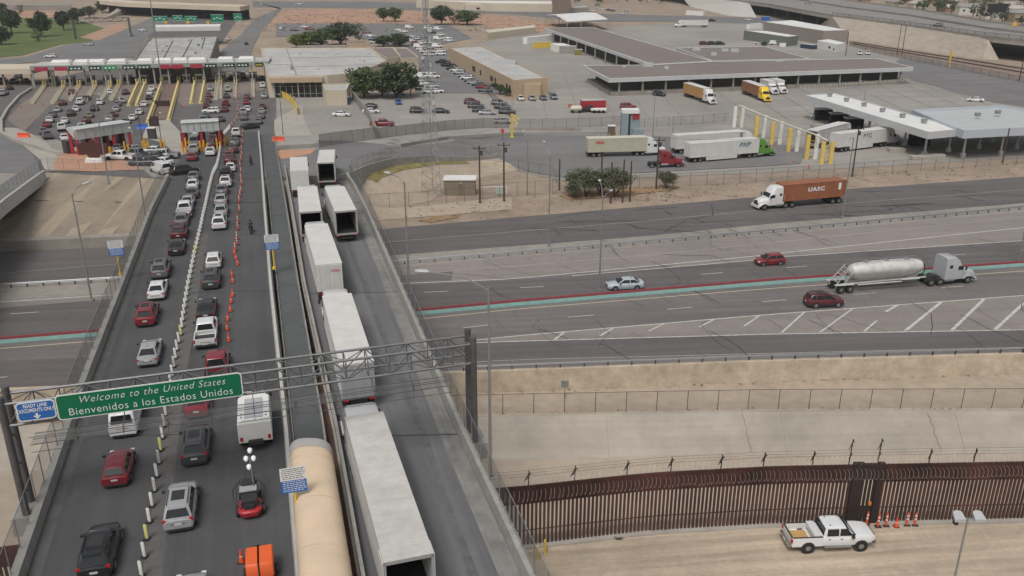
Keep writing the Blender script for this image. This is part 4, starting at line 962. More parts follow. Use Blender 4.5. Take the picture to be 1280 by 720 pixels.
b.loft([ring8(2.48, 5.02, .93, 1.26, .12), ring8(2.52, 4.55, .86, 1.72, .14), ring8(2.62, 4.12, .78, 2.0, .16), ring8(2.85, 3.9, .62, 2.06, .2)])
for s in (-1, 1):       # bed sides, arches
    b.loft([[(x, s*.88, .75), (x, s*.88, 1.32), (x, s*.985, 1.32), (x, s*1.01, 1.1), (x, s*1.0, .55), (x, s*.92, .55)] for x in (.06, .75, 1.9, 2.42)], smooth=False)
    for xx in (1.32, 5.42): b.tube((xx, s*.93, .42), (xx, s*1.03, .42), .53, n=18, mi=1, smooth=False)
    b.box(3.6, s*1.02, .46, 2.1, .18, .07, mi=2)
b.box(.06, 0, 1.0, .10, 1.86, .64).box(1.25, 0, .70, 2.3, 1.8, .14); b.box(2.40, 0, 1.0, .08, 1.86, .64)
b.box(-.08, 0, .62, .18, 1.9, .20, mi=2); b.box(6.5, 0, .66, .16, 1.92, .26, mi=2)
for s in (-1, 1): b.box(1.25, s*.935, 1.335, 2.3, .12, .03, mi=1)
b.box(.05, 0, 1.335, .12, 1.8, .03, mi=1)
b.build('body', [M_pw, M_trim, mat('chrome', (.5, .5, .5), .2, metal=1)], r, local=True)
def pane(pts, nrm, name='side_window', off=.012):
    n = Vector(nrm).normalized(); pts = [Vector(p) for p in pts]; k = len(pts)
    MB().add([p+n*off for p in pts]+[p-n*.03 for p in pts], [tuple(range(k))]+[(i, i+k, (i+1) % k+k, (i+1) % k) for i in range(k)]).build(name, M_glass, r, local=True)
pane([(4.96, -.86, 1.34), (4.96, .86, 1.34), (4.20, .76, 1.96), (4.20, -.76, 1.96)], (.63, 0, .77), 'windshield', .03)
pane([(2.49, .80, 1.40), (2.49, -.80, 1.40), (2.57, -.72, 1.93), (2.57, .72, 1.93)], (-1, 0, .1), 'rear_window', .03)
for s in (-1, 1):
    for xa, xb, xc in ((2.72, 3.62, 3.62), (3.70, 4.72, 4.25)):
        pts = [(xa, s*.925, 1.36), (xb, s*.925, 1.36), (xc, s*.815, 1.90), (xa+.03, s*.815, 1.90)]
        pane(pts if s < 0 else pts[::-1], (0, s, .2), off=.02)
    MB().box(.02, s*.93, 1.08, .14, .16, .34).build('tail_light', M_tl, r, local=True)
    MB().box(6.42, s*.78, .98, .14, .22, .3).build('head_light', M_hl, r, local=True)
    MB().box(4.62, s*1.17, 1.45, .16, .26, .30).build('mirror', M_trim, r, local=True)
    for xx in (1.32, 5.42): wheel(r, xx, s, .42, .28, .92)
    for xx in (2.9, 3.85): MB().box(xx, s*1.005, 1.12, .18, .03, .05).build('door_handle', M_trim, r, local=True)
    for yy, xx in ((.6, 3.0), ): MB().lathe(xx, s*.55, [(.06, 2.05), (.05, 2.1)], 8).build('roof_lamp', M_trim, r, local=True)
MB().box(6.5, 0, 1.0, .06, 1.2, .36).build('grille', M_trim, r, local=True)
MB().box(-.19, 0, .62, .03, .32, .16).build('licence_plate', M_plate, r, local=True)
MB().box(1.0, 0, .79, 1.2, 1.3, .05).add([(x, y, .82+.07*noise.noise((x*3, y*3, 0))) for x in (.4, .7, 1.0, 1.3, 1.6) for y in (-.7, -.35, 0, .35, .7)], [(i*5+j, (i+1)*5+j, (i+1)*5+j+1, i*5+j+1) for i in range(4) for j in range(4)]).build('sand_load', mat('load_sand', (.46, .29, .11), .95, .15, 8, obj=True), r, local=True)
tc = thing('tool_chest', 'white metal tool chest across the bed of the white pickup', 'tool chest', (0, 0, 0)); tc.location = r.location; tc.rotation_euler = r.rotation_euler
MB().box(2.02, 0, 1.27, .52, 1.78, .30).build('chest_body', M_pw, tc, local=True); MB().box(2.02, 0, 1.445, .56, 1.84, .05).build('lid', mat('lid_white', (.62, .63, .64), .4), tc, local=True)

# ------------------------------------------------------------------ white service truck and the lighting mast trailer on the bridge
a = B(320, 566); r = sroot('service_truck', 'white service truck with grey boxed rear body, right lane of the car bridge', 'lorry', (a[0], a[1]+.3, 7.05), BR, None, False)
b = MB(); b.box(2.0, 0, 1.45, 4.0, 2.3, 1.5); b.loft([ring8(.02, 3.98, 1.15, 2.2, .05), ring8(.1, 3.9, 1.08, 2.45, .3)]); 
b.build('service_body', M_pwhite, r, local=True)
MB().box(1.75, 0, 2.48, 2.9, 1.25, .10).box(1.75, 0, 2.55, .18, .18, .06).build('roof_panel', mat('panel_grey', (.40, .42, .44), .6), r, local=True)
b = MB(); b.loft([ring8(4.05, 5.55, 1.0, .8, .1), ring8(4.05, 5.5, 1.0, 1.45, .1), ring8(4.12, 5.1, .86, 2.15, .2), ring8(4.3, 4.95, .7, 2.22, .2)]); b.loft([ring8(5.3, 6.7, .98, .7, .15), ring8(5.3, 6.65, .97, 1.2, .2), ring8(5.35, 6.45, .85, 1.35, .25)])
cb = b.build('cab', M_pwhite, r, local=True)
MB().add([(5.54, -.82, 1.5), (5.54, .82, 1.5), (5.18, .74, 2.05), (5.18, -.74, 2.05)], [(0, 1, 2, 3)]).build('windshield', M_glass, cb, local=True)
for s in (-1, 1):
    MB().box(4.85, s*.97, 1.75, .75, .05, .42).build('side_window', M_glass, cb, local=True)
    MB().box(5.35, s*1.2, 1.6, .14, .2, .3).build('mirror', M_trim, cb, local=True)
    MB().box(-.02, s*.95, 1.0, .05, .2, .3).build('tail_light', M_tl, r, local=True)
    wheel(r, 1.1, s, .42, .45, .9); wheel(r, 5.75, s, .42, .28, .88)
    d = MB()
    for q in (.6, 1.5, 3.0): d.box(q, s*1.16, 1.45, .7, .03, 1.1)
    d.build('locker_door', mat('locker_white', (.6, .6, .6), .5), r, local=True)
    MB().box(.55, s*.85, 2.44, .14, .1, .08).box(.95, s*.85, 2.44, .14, .1, .08).build('vent', M_trim, r, local=True)
MB().box(2.9, 0, .75, 6.4, 1.0, .3).build('chassis', M_under, r, local=True)
a = B(314, 652); r = sroot('lighting_mast', 'black and red mobile lighting mast with white lamp heads behind the service truck', 'lighting mast', (a[0], a[1], 7.05), BR, None, False)
MB().loft([ring8(0, 1.5, .62, .3, .25), ring8(-.08, 1.6, .72, .62, .28), ring8(0, 1.5, .66, .74, .25)]).build('chassis', mat('machine_red', (.42, .025, .035), .4, coat=.3), r, local=True)
MB().box(1.5, 0, .95, 2.3, .95, .55).box(.4, 0, .86, .5, .6, .3).box(2.2, 0, 1.3, .7, .8, .5).build('engine_cover', M_trim, r, local=True)
MB().box(1.6, .05, 1.36, .65, 1.05, .08).build('control_panel', mat('panel_pale', (.32, .34, .36), .5), r, local=True)
for s in (-1, 1):
    b = MB(); b.path([(.3, s*.5, .8), (.9, s*.95, 1.0), (1.8, s*1.0, 1.25), (2.5, s*.65, 1.3), (2.6, s*.4, 1.2)], .035, 5).path([(.5, s*.5, .9), (1.2, s*.8, .9), (1.9, s*.75, 1.5), (2.4, s*.5, 1.6)], .03, 5); b.build('hose', M_under, r, local=True)
    wheel(r, .75, s, .36, .22, .74); wheel(r, 2.35, s, .3, .2, .6)
b = MB(); b.tube((1.2, -.35, .9), (3.3, -.2, 2.6), .07, n=8).bar((2.5, -.45, 1.9), (2.5, .25, 1.9), .06, .06).bar((2.5, .2, 1.9), (2.5, .2, 1.2), .06, .06); mast = b.build('mast', M_dsteel, r, local=True)
for x, y, z in ((2.75, -.1, 2.25), (3.15, -.42, 2.6), (3.2, .05, 2.62), (3.6, -.22, 2.95)):
    MB().loft([[(x+dx, y+rr_*math.cos(t), z+rr_*math.sin(t)+dx*.5) for t in [2*math.pi*i/12 for i in range(12)]] for dx, rr_ in ((-.2, .05), (-.13, .13), (0, .165), (.04, .14))]).build('lamp_head', mat('lamp_shell', (.78, .79, .8), .4), mast, local=True)
a = B(330, 716); r = sroot('generator', 'bright orange towed generator with a black strap at the bottom edge', 'generator', (a[0], a[1]-.5, 7.05), BR, None, False)
MB().loft([ring8(-.6, 1.1, .75, .5, .05), ring8(-.6, 1.1, .75, 1.35, .05), ring8(-.54, 1.04, .69, 1.42, .05)]).build('housing', mat('generator_orange', (.72, .12, .03), .45, .06, 2, obj=True), r, local=True)
MB().box(.25, .05, 1.435, 1.72, .09, .03).box(.25, .05, .95, 1.74, .09, 1.0).build('strap', M_trim, r, local=True)
for s in (-1, 1): wheel(r, .2, s, .32, .2, .84)
MB().bar((1.1, 0, .5), (2.4, 0, .45), .1, .1).box(2.1, .25, .5, .35, .4, .2).build('tow_bar', M_under, r, local=True)

# ------------------------------------------------------------------ gantry with the welcome sign
GA = Vector((-30.7, 46.6, 0)); GB = Vector((-2.9, 55.3, 0)); GD = (GB-GA).normalized(); GN = Vector((GD.y, -GD.x, 0))     # GN towards the camera
GL = (GB-GA).length
gr = thing('sign_gantry', 'steel truss gantry spanning both bridges above the traffic', 'gantry', tuple(GA+Vector((0, 0, 6))))
def gpnt(s, n, z): p = GA+GD*s+GN*n; return (p.x, p.y, z)
ZT, ZBt = 15.0, 13.55; dpt = .75
b = MB()
for n in (-dpt, dpt):
    for z in (ZT, ZBt): b.tube(gpnt(0, n, z), gpnt(GL, n, z), .095, n=6)
nb = 20; 
for i in range(nb+1):
    s = GL*i/nb
    for n in (-dpt, dpt): b.tube(gpnt(s, n, ZT), gpnt(s, n, ZBt), .045, n=5)
    for z in (ZT, ZBt): b.tube(gpnt(s, -dpt, z), gpnt(s, dpt, z), .04, n=5)
    if i < nb:
        s2 = GL*(i+1)/nb
        for n in (-dpt, dpt): b.tube(gpnt(s, n, ZT if i % 2 else ZBt), gpnt(s2, n, ZBt if i % 2 else ZT), .042, n=5)
        for z in (ZT, ZBt): b.tube(gpnt(s, -dpt if i % 2 else dpt, z), gpnt(s2, dpt if i % 2 else -dpt, z), .035, n=5)
b.build('truss', mat('truss_steel', (.17, .175, .18), .5, .12, 2, metal=.5), gr)
b = MB()
for k, (n, z) in enumerate(((dpt+.15, 12.9), (dpt+.9, 12.9), (dpt+1.6, 12.9), (dpt+1.6, 13.4), (dpt+.9, 12.55), (dpt+1.6, 12.4))): b.tube(gpnt(1.5, n, z), gpnt(GL-2, n, z), .022, n=5)
for i in range(1, 10):
    s = 1.5+(GL-3.5)*i/10; b.bar(gpnt(s, dpt, ZBt), gpnt(s, dpt+1.6, 12.9), .05, .05).bar(gpnt(s, dpt+1.6, 12.4), gpnt(s, dpt+1.6, 13.4), .03, .03)
b.build('catwalk', M_dsteel, gr)
b = MB(); b.quad(gpnt(1.5, dpt+.1, 12.88), gpnt(GL-2, dpt+.1, 12.88), gpnt(GL-2, dpt+1.6, 12.88), gpnt(1.5, dpt+1.6, 12.88)); b.build('grating', clear_mat('grating', (.16, .16, .16), .34), gr)
for s0, zb0 in ((0, 6.2), (GL, 6.2)):
    for n in (-dpt, dpt):
        b = MB(); b.tube(gpnt(s0, n, zb0), gpnt(s0, n, 15.5), .23, n=10).build('post', mat('gantry_post', (.11, .105, .105), .55, .2, 1, metal=.3), gr)
    b = MB()
    for z in (8, 10, 12): b.bar(gpnt(s0, -dpt, z), gpnt(s0, dpt, z+1.2), .07, .07)
    b.build('brace', M_dsteel, gr)
    p = gpnt(s0, 0, 6.4); MB().box(p[0], p[1], 6.6, 1.7, 2.2, 1.3, math.atan2(GD.y, GD.x)).build('footing', M_par, gr)
UPV = Vector((0, 0, 1))
def signboard(s0, s1, z0, z1, m, label, n=dpt+.35, name='road_sign', skew=0.0):
    c = Vector(gpnt((s0+s1)/2, n, (z0+z1)/2)); rt = thing(name, label, 'sign', tuple(c)); w = s1-s0; h = z1-z0; cr_ = .22
    def outline(w, h, c_): 
        pts = []
        for sx, sy, a0 in ((1, -1, -90), (1, 1, 0), (-1, 1, 90), (-1, -1, 180)):
            for k in range(5): a_ = math.radians(a0+k*22.5); pts.append((sx*(w/2-c_)+c_*math.cos(a_), sy*(h/2-c_)+c_*math.sin(a_)))
        return pts
    def plate(w, h, c_, d0, d1, nm, mm):
        b = MB(); o = outline(w, h, c_); k = len(o)
        f = [tuple(GD*x+UPV*y+GN*d1) for x, y in o]; bk_ = [tuple(GD*x+UPV*y+GN*d0) for x, y in o]
        b.add(f+bk_, [tuple(range(k)), tuple(range(2*k-1, k-1, -1))]+[(i, i+k, (i+1) % k+k, (i+1) % k) for i in range(k)]); return b.build(nm, mm, rt, local=True)
    plate(w, h, cr_, -.04, .0, 'border', M_txw); plate(w-.14, h-.14, cr_-.05, -.0, .012, 'panel', m)
    return rt
sp = lambda px, py, z: (Vector(P(px, py, z))-GA).dot(GD)
sA, sB = sp(76, 500, 14.3), sp(303, 478, 14.3)
w1 = signboard(sA, sB, 13.62, 15.3, M_green, 'wide green sign reading Welcome to the United States, Bienvenidos a los Estados Unidos')
R_ = tuple(GD)
text('Welcome to the United States', .66, tuple(GN*.02+UPV*.36+GD*.1), R_, (0, 0, 1), M_txw, w1, shear=.32, spacing=1.12, sx=.92, bold=-.009)
text('Bienvenidos a los Estados Unidos', .70, tuple(GN*.02-UPV*.38), R_, (0, 0, 1), M_txw, w1, spacing=1.08, sx=.93, bold=-.007)
w2 = signboard(sp(22, 512, 14)+.3, sA-.06, 13.85, 15.1, M_blue, 'blue sign reading READY LANE DOCUMENTS ONLY with a down arrow', n=dpt+.3)
text('READY LANE\nDOCUMENTS ONLY', .33, tuple(GN*.02+UPV*.2), R_, (0, 0, 1), M_txw, w2, bold=.004, line=.95, sx=.68)
b = MB(); f_ = lambda x, y: tuple(GD*x+UPV*y+GN*.018)
b.quad(f_(-.06, -.16), f_(-.06, -.38), f_(.06, -.38), f_(.06, -.16)).add([f_(0, -.54), f_(.22, -.32), f_(.10, -.32), f_(0, -.42), f_(-.10, -.32), f_(-.22, -.32)], [(0, 1, 2, 3), (0, 3, 4, 5)]); b.build('arrow', M_txw, w2, local=True)
# small blue and white notice boards on yellow posts
def notice(base, toppy, z, label, wd=1.5, h=1.7, lines=True):
    H0 = 4.0
    r = thing('notice_board', label, 'sign', (base[0], base[1], z)); n = Vector((-BD[0], -BD[1], 0)); rt = Vector((BD[1], -BD[0], 0))
    MB().tube((0, 0, 0), (0, 0, H0-.2), .09, n=8).box(0, 0, .15, .35, .35, .3).build('post', M_yellow, r, local=True)
    def pl_(z0, z1, m, nm):
        c = n*.11; q = [c+rt*x+UPV*zz for x, zz in ((-wd/2, z0), (wd/2, z0), (wd/2, z1), (-wd/2, z1))]; q2 = [p-n*.04 for p in q]
        MB().add([tuple(p) for p in q+q2], [(0, 1, 2, 3), (7, 6, 5, 4), (0, 4, 5, 1), (1, 5, 6, 2), (2, 6, 7, 3), (3, 7, 4, 0)]).build(nm, m, r, local=True)
    pl_(H0-h*.5, H0, M_pwhite, 'white_panel'); pl_(H0-h, H0-h*.5-.01, M_blue, 'blue_panel')
    for k, (zt, m) in enumerate(((H0-h*.25, M_txd), (H0-h*.75, M_txw))):
        b = MB()
        rr = random.Random(5+k)
        for j in range(6):
            x = -wd*.42; zz = zt+h*.19-j*h*.075
            while x < wd*.38:
                l = rr.uniform(.06, .2); q = [n*.115+rt*xx+UPV*(zz+dz) for xx, dz in ((x, 0), (x+l, 0), (x+l, .045), (x, .045))]; b.add([tuple(p) for p in q], [(0, 1, 2, 3)]); x += l+.05
        b.build('small_print', m, r, local=True)
notice(B(374, 668), 600, 7.8, 'white and blue notice board on a yellow post, nearest the camera')
notice(B(344, 345), 302, zb(90)+.8, 'white and blue notice board on a yellow post beside the walkway, further up')
q = B(152, 352); notice((q[0], q[1]), 312, q[2]+.7, 'white and blue notice board on a yellow post at the left parapet')
# canopy over the walkway
cw_ = thing('walkway_canopy', 'rounded beige vaulted canopy covering the near part of the walkway', 'canopy', (yx(WR, 40), 40, 7))
YC = P(387, 547, 9.9)[1]; cL = sorted([(P(*p, 8.9)[1], P(*p, 8.9)[0]) for p in ((373, 720), (361, 550))]); cR = sorted([(P(*p, 8.9)[1], P(*p, 8.9)[0]) for p in ((441, 720), (413, 550))])
cxl = lambda y: interp(cL, y); cxr = lambda y: interp(cR, y)
def cring(y, dr=0.0, zo=0.0):
    xa, xb = cxl(y), cxr(y); c = (xa+xb)/2; hw = (xb-xa)/2+dr
    return [(c+hw*math.copysign(abs(math.cos(t))**.75, math.cos(t)), y, 8.7+zo+(1.15+dr)*math.sin(t)**.8+.012*math.sin(y*1.4+t*3)) for t in [math.pi*k/16 for k in range(17)]]
ys = [-16+(YC-.9+16)*i/38 for i in range(39)]
b = MB(); b.loft([cring(y) for y in ys], close=False, caps=False)
b.build('vault', mat('beige_membrane', (.62, .485, .35), .75, .04, .6, var2=.07, scale2=.5), cw_)
b = MB(); b.loft([cring(y, .03) for y in (YC-1.0, YC-.5, YC)], close=False, caps=False); b.build('end_band', mat('band_grey', (.40, .39, .38), .6), cw_)
b = MB()
for y in [YC-2-i*4.6 for i in range(14)]:
    r_ = cring(y, .012); b.path(r_, .012, 4)
    for x in (cxl(y)+.1, cxr(y)-.1): b.bar((x, y, 6.6), (x, y, 8.75), .1, .1)
b.build('hoop', mat('hoop_beige', (.50, .40, .30), .7), cw_)
hp = MB()
for i in range(22):
    y = 57+i*5.0; xa = yx(WLt, y)+.1; xb = yx(WR, y)-.05; c = (xa+xb)/2; hw = (xb-xa)/2; z = zb(y)+1.3
    hp.path([(c+hw*math.cos(t), y, z+.8*math.sin(t)) for t in [math.pi*k/8 for k in range(9)]], .014, 3)
solo(hp, 'walkway_hoops', M_dsteel, 'row of thin steel hoops arching over the open part of the walkway', 'hoops', loc=(yx(WR, 57), 57, 7))
# ------------------------------------------------------------------ ground sheets north of the freeway
def clip(poly, ax, lim, keep_less):
    out = []; n = len(poly)
    for i in range(n):
        a, b = poly[i], poly[(i+1) % n]; ia = (a[ax] <= lim) == keep_less or a[ax] == lim; ib = (b[ax] <= lim) == keep_less or b[ax] == lim
        if ia: out.append(a)
        if ia != ib:
            t = (lim-a[ax])/(b[ax]-a[ax]); out.append((a[0]+(b[0]-a[0])*t, a[1]+(b[1]-a[1])*t))
    return out
def area(name, m, pix, dz, f=G, kind='structure', flat=False):
    if flat: f = P
    poly = [f(*p)[:2] for p in pix]; zf = (lambda x, y: 0) if flat else zg
    from mathutils.geometry import tessellate_polygon
    b = MB(); idx = tessellate_polygon([[Vector((x, y, 0)) for x, y in poly]])
    for t in idx:
        tp = [poly[i] for i in t]; ys = [p[1] for p in tp]
        y0, y1 = min(ys), max(ys); cuts = [y0]+[c for c in list(range(130, 262, 5)) if y0 < c < y1]+[y1]
        for ya, yb in zip(cuts, cuts[1:]):
            q = clip(clip(tp, 1, yb, True), 1, ya, False)
            if len(q) < 3: continue
            xs_ = [p[0] for p in q]; xa, xb = min(xs_), max(xs_)
            xc = [xa]+[c for c in (-27, -23, -19, -15, -11, -7, -2) if xa < c < xb and yb < 265]+[xb]
            for u, v in zip(xc, xc[1:]):
                r = clip(clip(q, 0, v, True), 0, u, False)
                if len(r) >= 3: b.add([(x, y, zf(x, y)+dz) for x, y in r], [tuple(range(len(r)))])
    for i, fc in enumerate(b.f):
        p = [b.v[k] for k in fc]; s = sum(p[j][0]*p[(j+1) % len(p)][1]-p[(j+1) % len(p)][0]*p[j][1] for j in range(len(p)))
        if s < 0: b.f[i] = fc[::-1]
    return struct(b, name, m, kind)
area('truck_yard', M_yard, [(600, 186), (628, 201), (650, 215), (700, 226), (960, 216), (1300, 196), (1500, 190), (1560, 110), (1300, 112), (1190, 86), (1095, 64), (1000, 30), (900, 25), (700, 38), (640, 45), (560, 62), (640, 97), (690, 124), (640, 127), (640, 150), (560, 178)], .03)
area('centre_lot', M_yard, [(345, 176), (345, 110), (440, 112), (520, 117), (600, 117), (640, 127), (640, 150), (560, 178), (500, 184), (430, 176)], .06)
area('car_park', M_yarddk, [(345, 46), (345, 30), (470, 30), (560, 30), (590, 48), (520, 62), (560, 62), (640, 100), (640, 118), (600, 117), (520, 117), (510, 62), (440, 46)], .09)
area('yard_road', M_yarddk, [(560, 172), (640, 169), (800, 170), (940, 176), (1010, 186), (1000, 205), (960, 208), (700, 222), (655, 214), (628, 200), (600, 186)], .12)
area('yard_tarmac', M_yarddk, [(1130, 70), (1200, 84), (1330, 112), (1330, 140), (1240, 128), (1170, 108), (1100, 92)], .07)
area('gravel_verge', M_dirt, [(470, 276), (640, 262), (640, 246), (452, 262)], .03, flat=True)
area('dry_brush', mat('dry_brush', (.30, .19, .11), .95, .3, 1.5), [(700, 245), (740, 238), (812, 234), (850, 233), (838, 238), (760, 247), (712, 250)], .06, flat=True)
area('weed_patch', mat('dry_tufts', (.27, .18, .10), .95, .35, 1.5), [(522, 276), (545, 270), (575, 268), (572, 272), (540, 278)], .06, flat=True)
area('red_desert', M_redd, [(320, 44), (322, 26), (352, 14), (390, 11), (470, 12), (640, 21), (720, 36), (700, 38), (640, 45), (600, 30), (470, 29), (345, 29)], .06)
area('far_road', M_yarddk, [(316, 2), (316, 9), (380, 9.5), (470, 10.5), (560, 14), (640, 18), (730, 27), (860, 27), (1000, 32), (1000, 24), (860, 20), (730, 17), (640, 11), (560, 6), (470, 2)], .1)
area('sloping_road', M_yarddk, [(316, 2), (350, 10), (318, 24), (300, 45), (278, 62), (272, 90), (310, 90), (316, 60), (326, 40), (345, 20), (352, 12), (335, 2)], .12)
area('park_lawn', M_grass, [(-60, 62), (-60, 26), (0, 23), (60, 22), (100, 26), (152, 42), (110, 52), (75, 56), (30, 69), (-20, 74)], .06)
area('red_desert', M_redd, [(-80, 26), (-80, 13), (0, 13), (70, 13), (100, 25), (60, 22), (0, 23)], .07)
area('red_desert', M_redd, [(100, 47), (150, 28), (165, 36), (128, 52)], .09)
area('sloping_road', M_yarddk, [(-60, 80), (30, 72), (80, 57), (125, 50), (165, 33), (200, 18), (205, 30), (180, 50), (170, 72), (40, 78), (0, 82)], .12)
area('entry_road', M_asph2, [(0, 150), (0, 110), (40, 104), (165, 76), (185, 48), (200, 20), (270, 18), (300, 20), (272, 60), (265, 90), (345, 95), (345, 125), (300, 150)], .05)
area('brown_apron', mat('brown_concrete', (.20, .165, .145), .9, .1, .4, var2=.1), [(8, 150), (30, 127), (70, 104), (330, 100), (330, 112), (262, 128), (230, 133), (222, 128), (180, 130), (125, 118), (95, 120), (60, 134), (45, 150), (30, 165)], .08)
area('centre_island', M_conc, [(178, 172), (186, 152), (211, 150), (232, 172), (240, 190), (222, 196), (205, 180)], .1)
area('island_brick', mat('brown_brick_paving', (.17, .12, .10), .9, .2, .8), [(188, 150), (203, 102), (224, 102), (211, 150)], .12)
area('orange_plaza', M_plaza, [(66, 207), (72, 197), (90, 185), (108, 190), (152, 200), (180, 212), (120, 215), (68, 213)], .1)
area('plaza_paving', M_conc, [(-40, 235), (-40, 168), (0, 166), (22, 176), (50, 200), (56, 212), (68, 213), (72, 197), (60, 180), (40, 168), (20, 160), (-40, 160)], .08)
area('plaza_paving', M_concd, [(56, 214), (180, 213), (190, 222), (210, 224), (202, 215), (155, 197), (95, 184), (70, 174), (42, 169), (66, 190), (68, 205)], .07)
area('ramp_road', M_yarddk, [(-120, 260), (-60, 168), (0, 167), (20, 176), (40, 192), (48, 205), (51, 218), (0, 252)], .14)
area('orange_paving', M_plaza, [(344, 190), (350, 188), (395, 187), (388, 193), (352, 200)], .09)
area('pale_kerb_ground', M_par, [(345, 176), (398, 174), (398, 187), (345, 188)], .1)
area('sidewalk', M_conc, [(343, 165), (343, 150), (362, 140), (372, 132), (378, 132), (380, 150), (390, 170), (345, 171)], .1)

# ------------------------------------------------------------------ lane divider posts and cones
def dpost(kind):
    r = bpy.data.objects.new('divider_post', None); scn.collection.objects.link(r)
    col = {'white': mat('post_white', (.66, .66, .62), .6, .1, 3), 'yellow': mat('post_yellow', (.62, .60, .22), .6), 'check': mat('post_white', (.6, .6, .6))}[kind]
    MB().loft([ring8(-.05, .05, .11, .12, .03), ring8(-.05, .05, .12, 1.0, .03), ring8(-.03, .03, .09, 1.07, .02)]).build('panel', col, r, local=True)
    if kind == 'check':
        b = MB()
        for k in range(5):
            for s in (-1, 1): b.box(-.056, s*.055, .22+k*.17+(.085 if s > 0 else 0), .01, .07, .07)
        b.build('check_marks', M_red if False else mat('check_dark', (.16, .03, .03), .6), r, local=True)
    MB().box(0, 0, .06, .34, .34, .12).build('base', M_trim, r, local=True); index(r); return r
protos = {}
def place_proto(kind, builder, pos, rz, label, cat, group, name):
    if kind not in protos: protos[kind] = builder(); o = protos[kind]
    else: o = copy_tree(protos[kind])
    o.name = name; o.location = pos; o.rotation_euler = (0, 0, rz); tag(o, label, cat, group); return o
LP = [B(px, py, .5) for px, py in ((171, 738), (177, 706), (184, 657), (191, 616), (197, 579), (202, 545), (207, 510), (215.5, 461), (221, 432), (226, 412), (231, 379), (235, 355), (244, 312), (250, 287), (256, 260), (262.5, 230), (266, 217), (271, 207), (274, 195), (276, 180), (281, 166), (288, 158))]
for i, p in enumerate(resample([(q[0], q[1], 0) for q in LP], 1.75)):
    k = 'yellow' if i in (3, 9, 21, 35) else ('check' if i in (6, 8, 11, 17) else 'white')
    lab = {'white': 'plain white divider post in the long line between the two car lanes', 'yellow': 'yellow-green divider post standing in the long line of white posts', 'check': 'divider post with dark check marks in the line of white posts'}[k]
    place_proto('d'+k, lambda: dpost(k), (p[0], p[1], zb(p[1])+.05), BR+math.pi/2, lab, 'lane divider', {'white': 'white posts between the car lanes', 'yellow': 'yellow posts between the car lanes', 'check': 'checked posts between the car lanes'}[k], 'divider_post')
def cone_b():
    r = bpy.data.objects.new('traffic_cone', None); scn.collection.objects.link(r)
    MB().box(0, 0, .03, .42, .42, .05).build('base', M_trim, r, local=True)
    MB().lathe(0, 0, [(.17, .05), (.035, .9)], 12).build('cone', M_orange, r, local=True)
    MB().lathe(0, 0, [(.112, .42), (.07, .66)], 12).build('collar', M_pwhite, r, local=True); index(r); return r
def chan_b():
    r = bpy.data.objects.new('channeliser', None); scn.collection.objects.link(r)
    MB().box(0, 0, .04, .5, .4, .07).build('base', M_trim, r, local=True)
    MB().lathe(0, 0, [(.09, .07), (.065, 1.15), (.03, 1.22)], 10).build('tube', M_orange, r, local=True)
    for z in (.55, .85): MB().lathe(0, 0, [(.088, z), (.083, z+.13)], 10).build('band', M_pwhite, r, local=True)
    index(r); return r
for px, py in ((291, 369), (289, 377), (288, 388), (285, 399), (284, 411), (286, 425), (291, 352), (290, 344), (297, 330), (295, 323), (293, 316)):
    q = B(px, py, .2); place_proto('cone', cone_b, (q[0], q[1], q[2]+.05), 0, 'orange cone with white collar in the line right of the middle lane', 'traffic cone', 'cones on the bridge', 'traffic_cone')
q = B(302, 700, .2); place_proto('cone', cone_b, (q[0], q[1], 7.05), 0, 'orange cone with white collar beside the orange generator', 'traffic cone', None, 'traffic_cone')
for px, py in ((294, 310), (296, 303), (296, 296), (297, 284), (297, 276), (299, 262), (299, 250), (300, 243), (301, 238), (302, 229), (301, 222), (301, 214), (300, 206), (301, 199), (302, 193), (302, 186), (303, 178), (303, 171), (304, 165), (290, 156), (293, 152), (296, 148), (297, 143), (297, 138), (298, 133), (298, 128), (299, 122), (299, 116)):
    q = B(px, py, .4); place_proto('chan', chan_b, (q[0], q[1], q[2]+.06), 0, 'tall orange channeliser tube in the line leading up to the booths', 'channeliser', 'orange tubes by the middle lane', 'channeliser')
for i, (px, py) in enumerate(((1064, 650), (1071, 650), (1083, 656), (1097, 659), (1107, 658), (1133, 657), (1143, 657))):
    q = P(px, py, -2.2); place_proto('chan', chan_b, (q[0], q[1], -2.17), 0, 'orange channeliser tube, %s from the left, in front of the border fence' % ordn(i), 'channeliser', 'orange tubes by the border fence', 'channeliser')
q = P(1120, 659, -2.2); place_proto('cone', cone_b, (q[0], q[1], -2.17), 0, 'short orange cone among the taller tubes in front of the border fence', 'traffic cone', None, 'traffic_cone')
for px, py, t in ((26, 134, 'by the left end of the booth lanes'), (54, 131, 'on the apron near the second booth lane'), (229, 133, 'alone on the apron right of the brick island'), (965, 185, 'by the yard gates, left'), (992, 201, 'by the yard gates, lower middle'), (1011, 209, 'by the yard gates, lower right')):
    q = G(px, py, .3); place_proto('cone', cone_b, (q[0], q[1], q[2]+.1), 0, 'orange traffic cone '+t, 'traffic cone', None, 'traffic_cone')
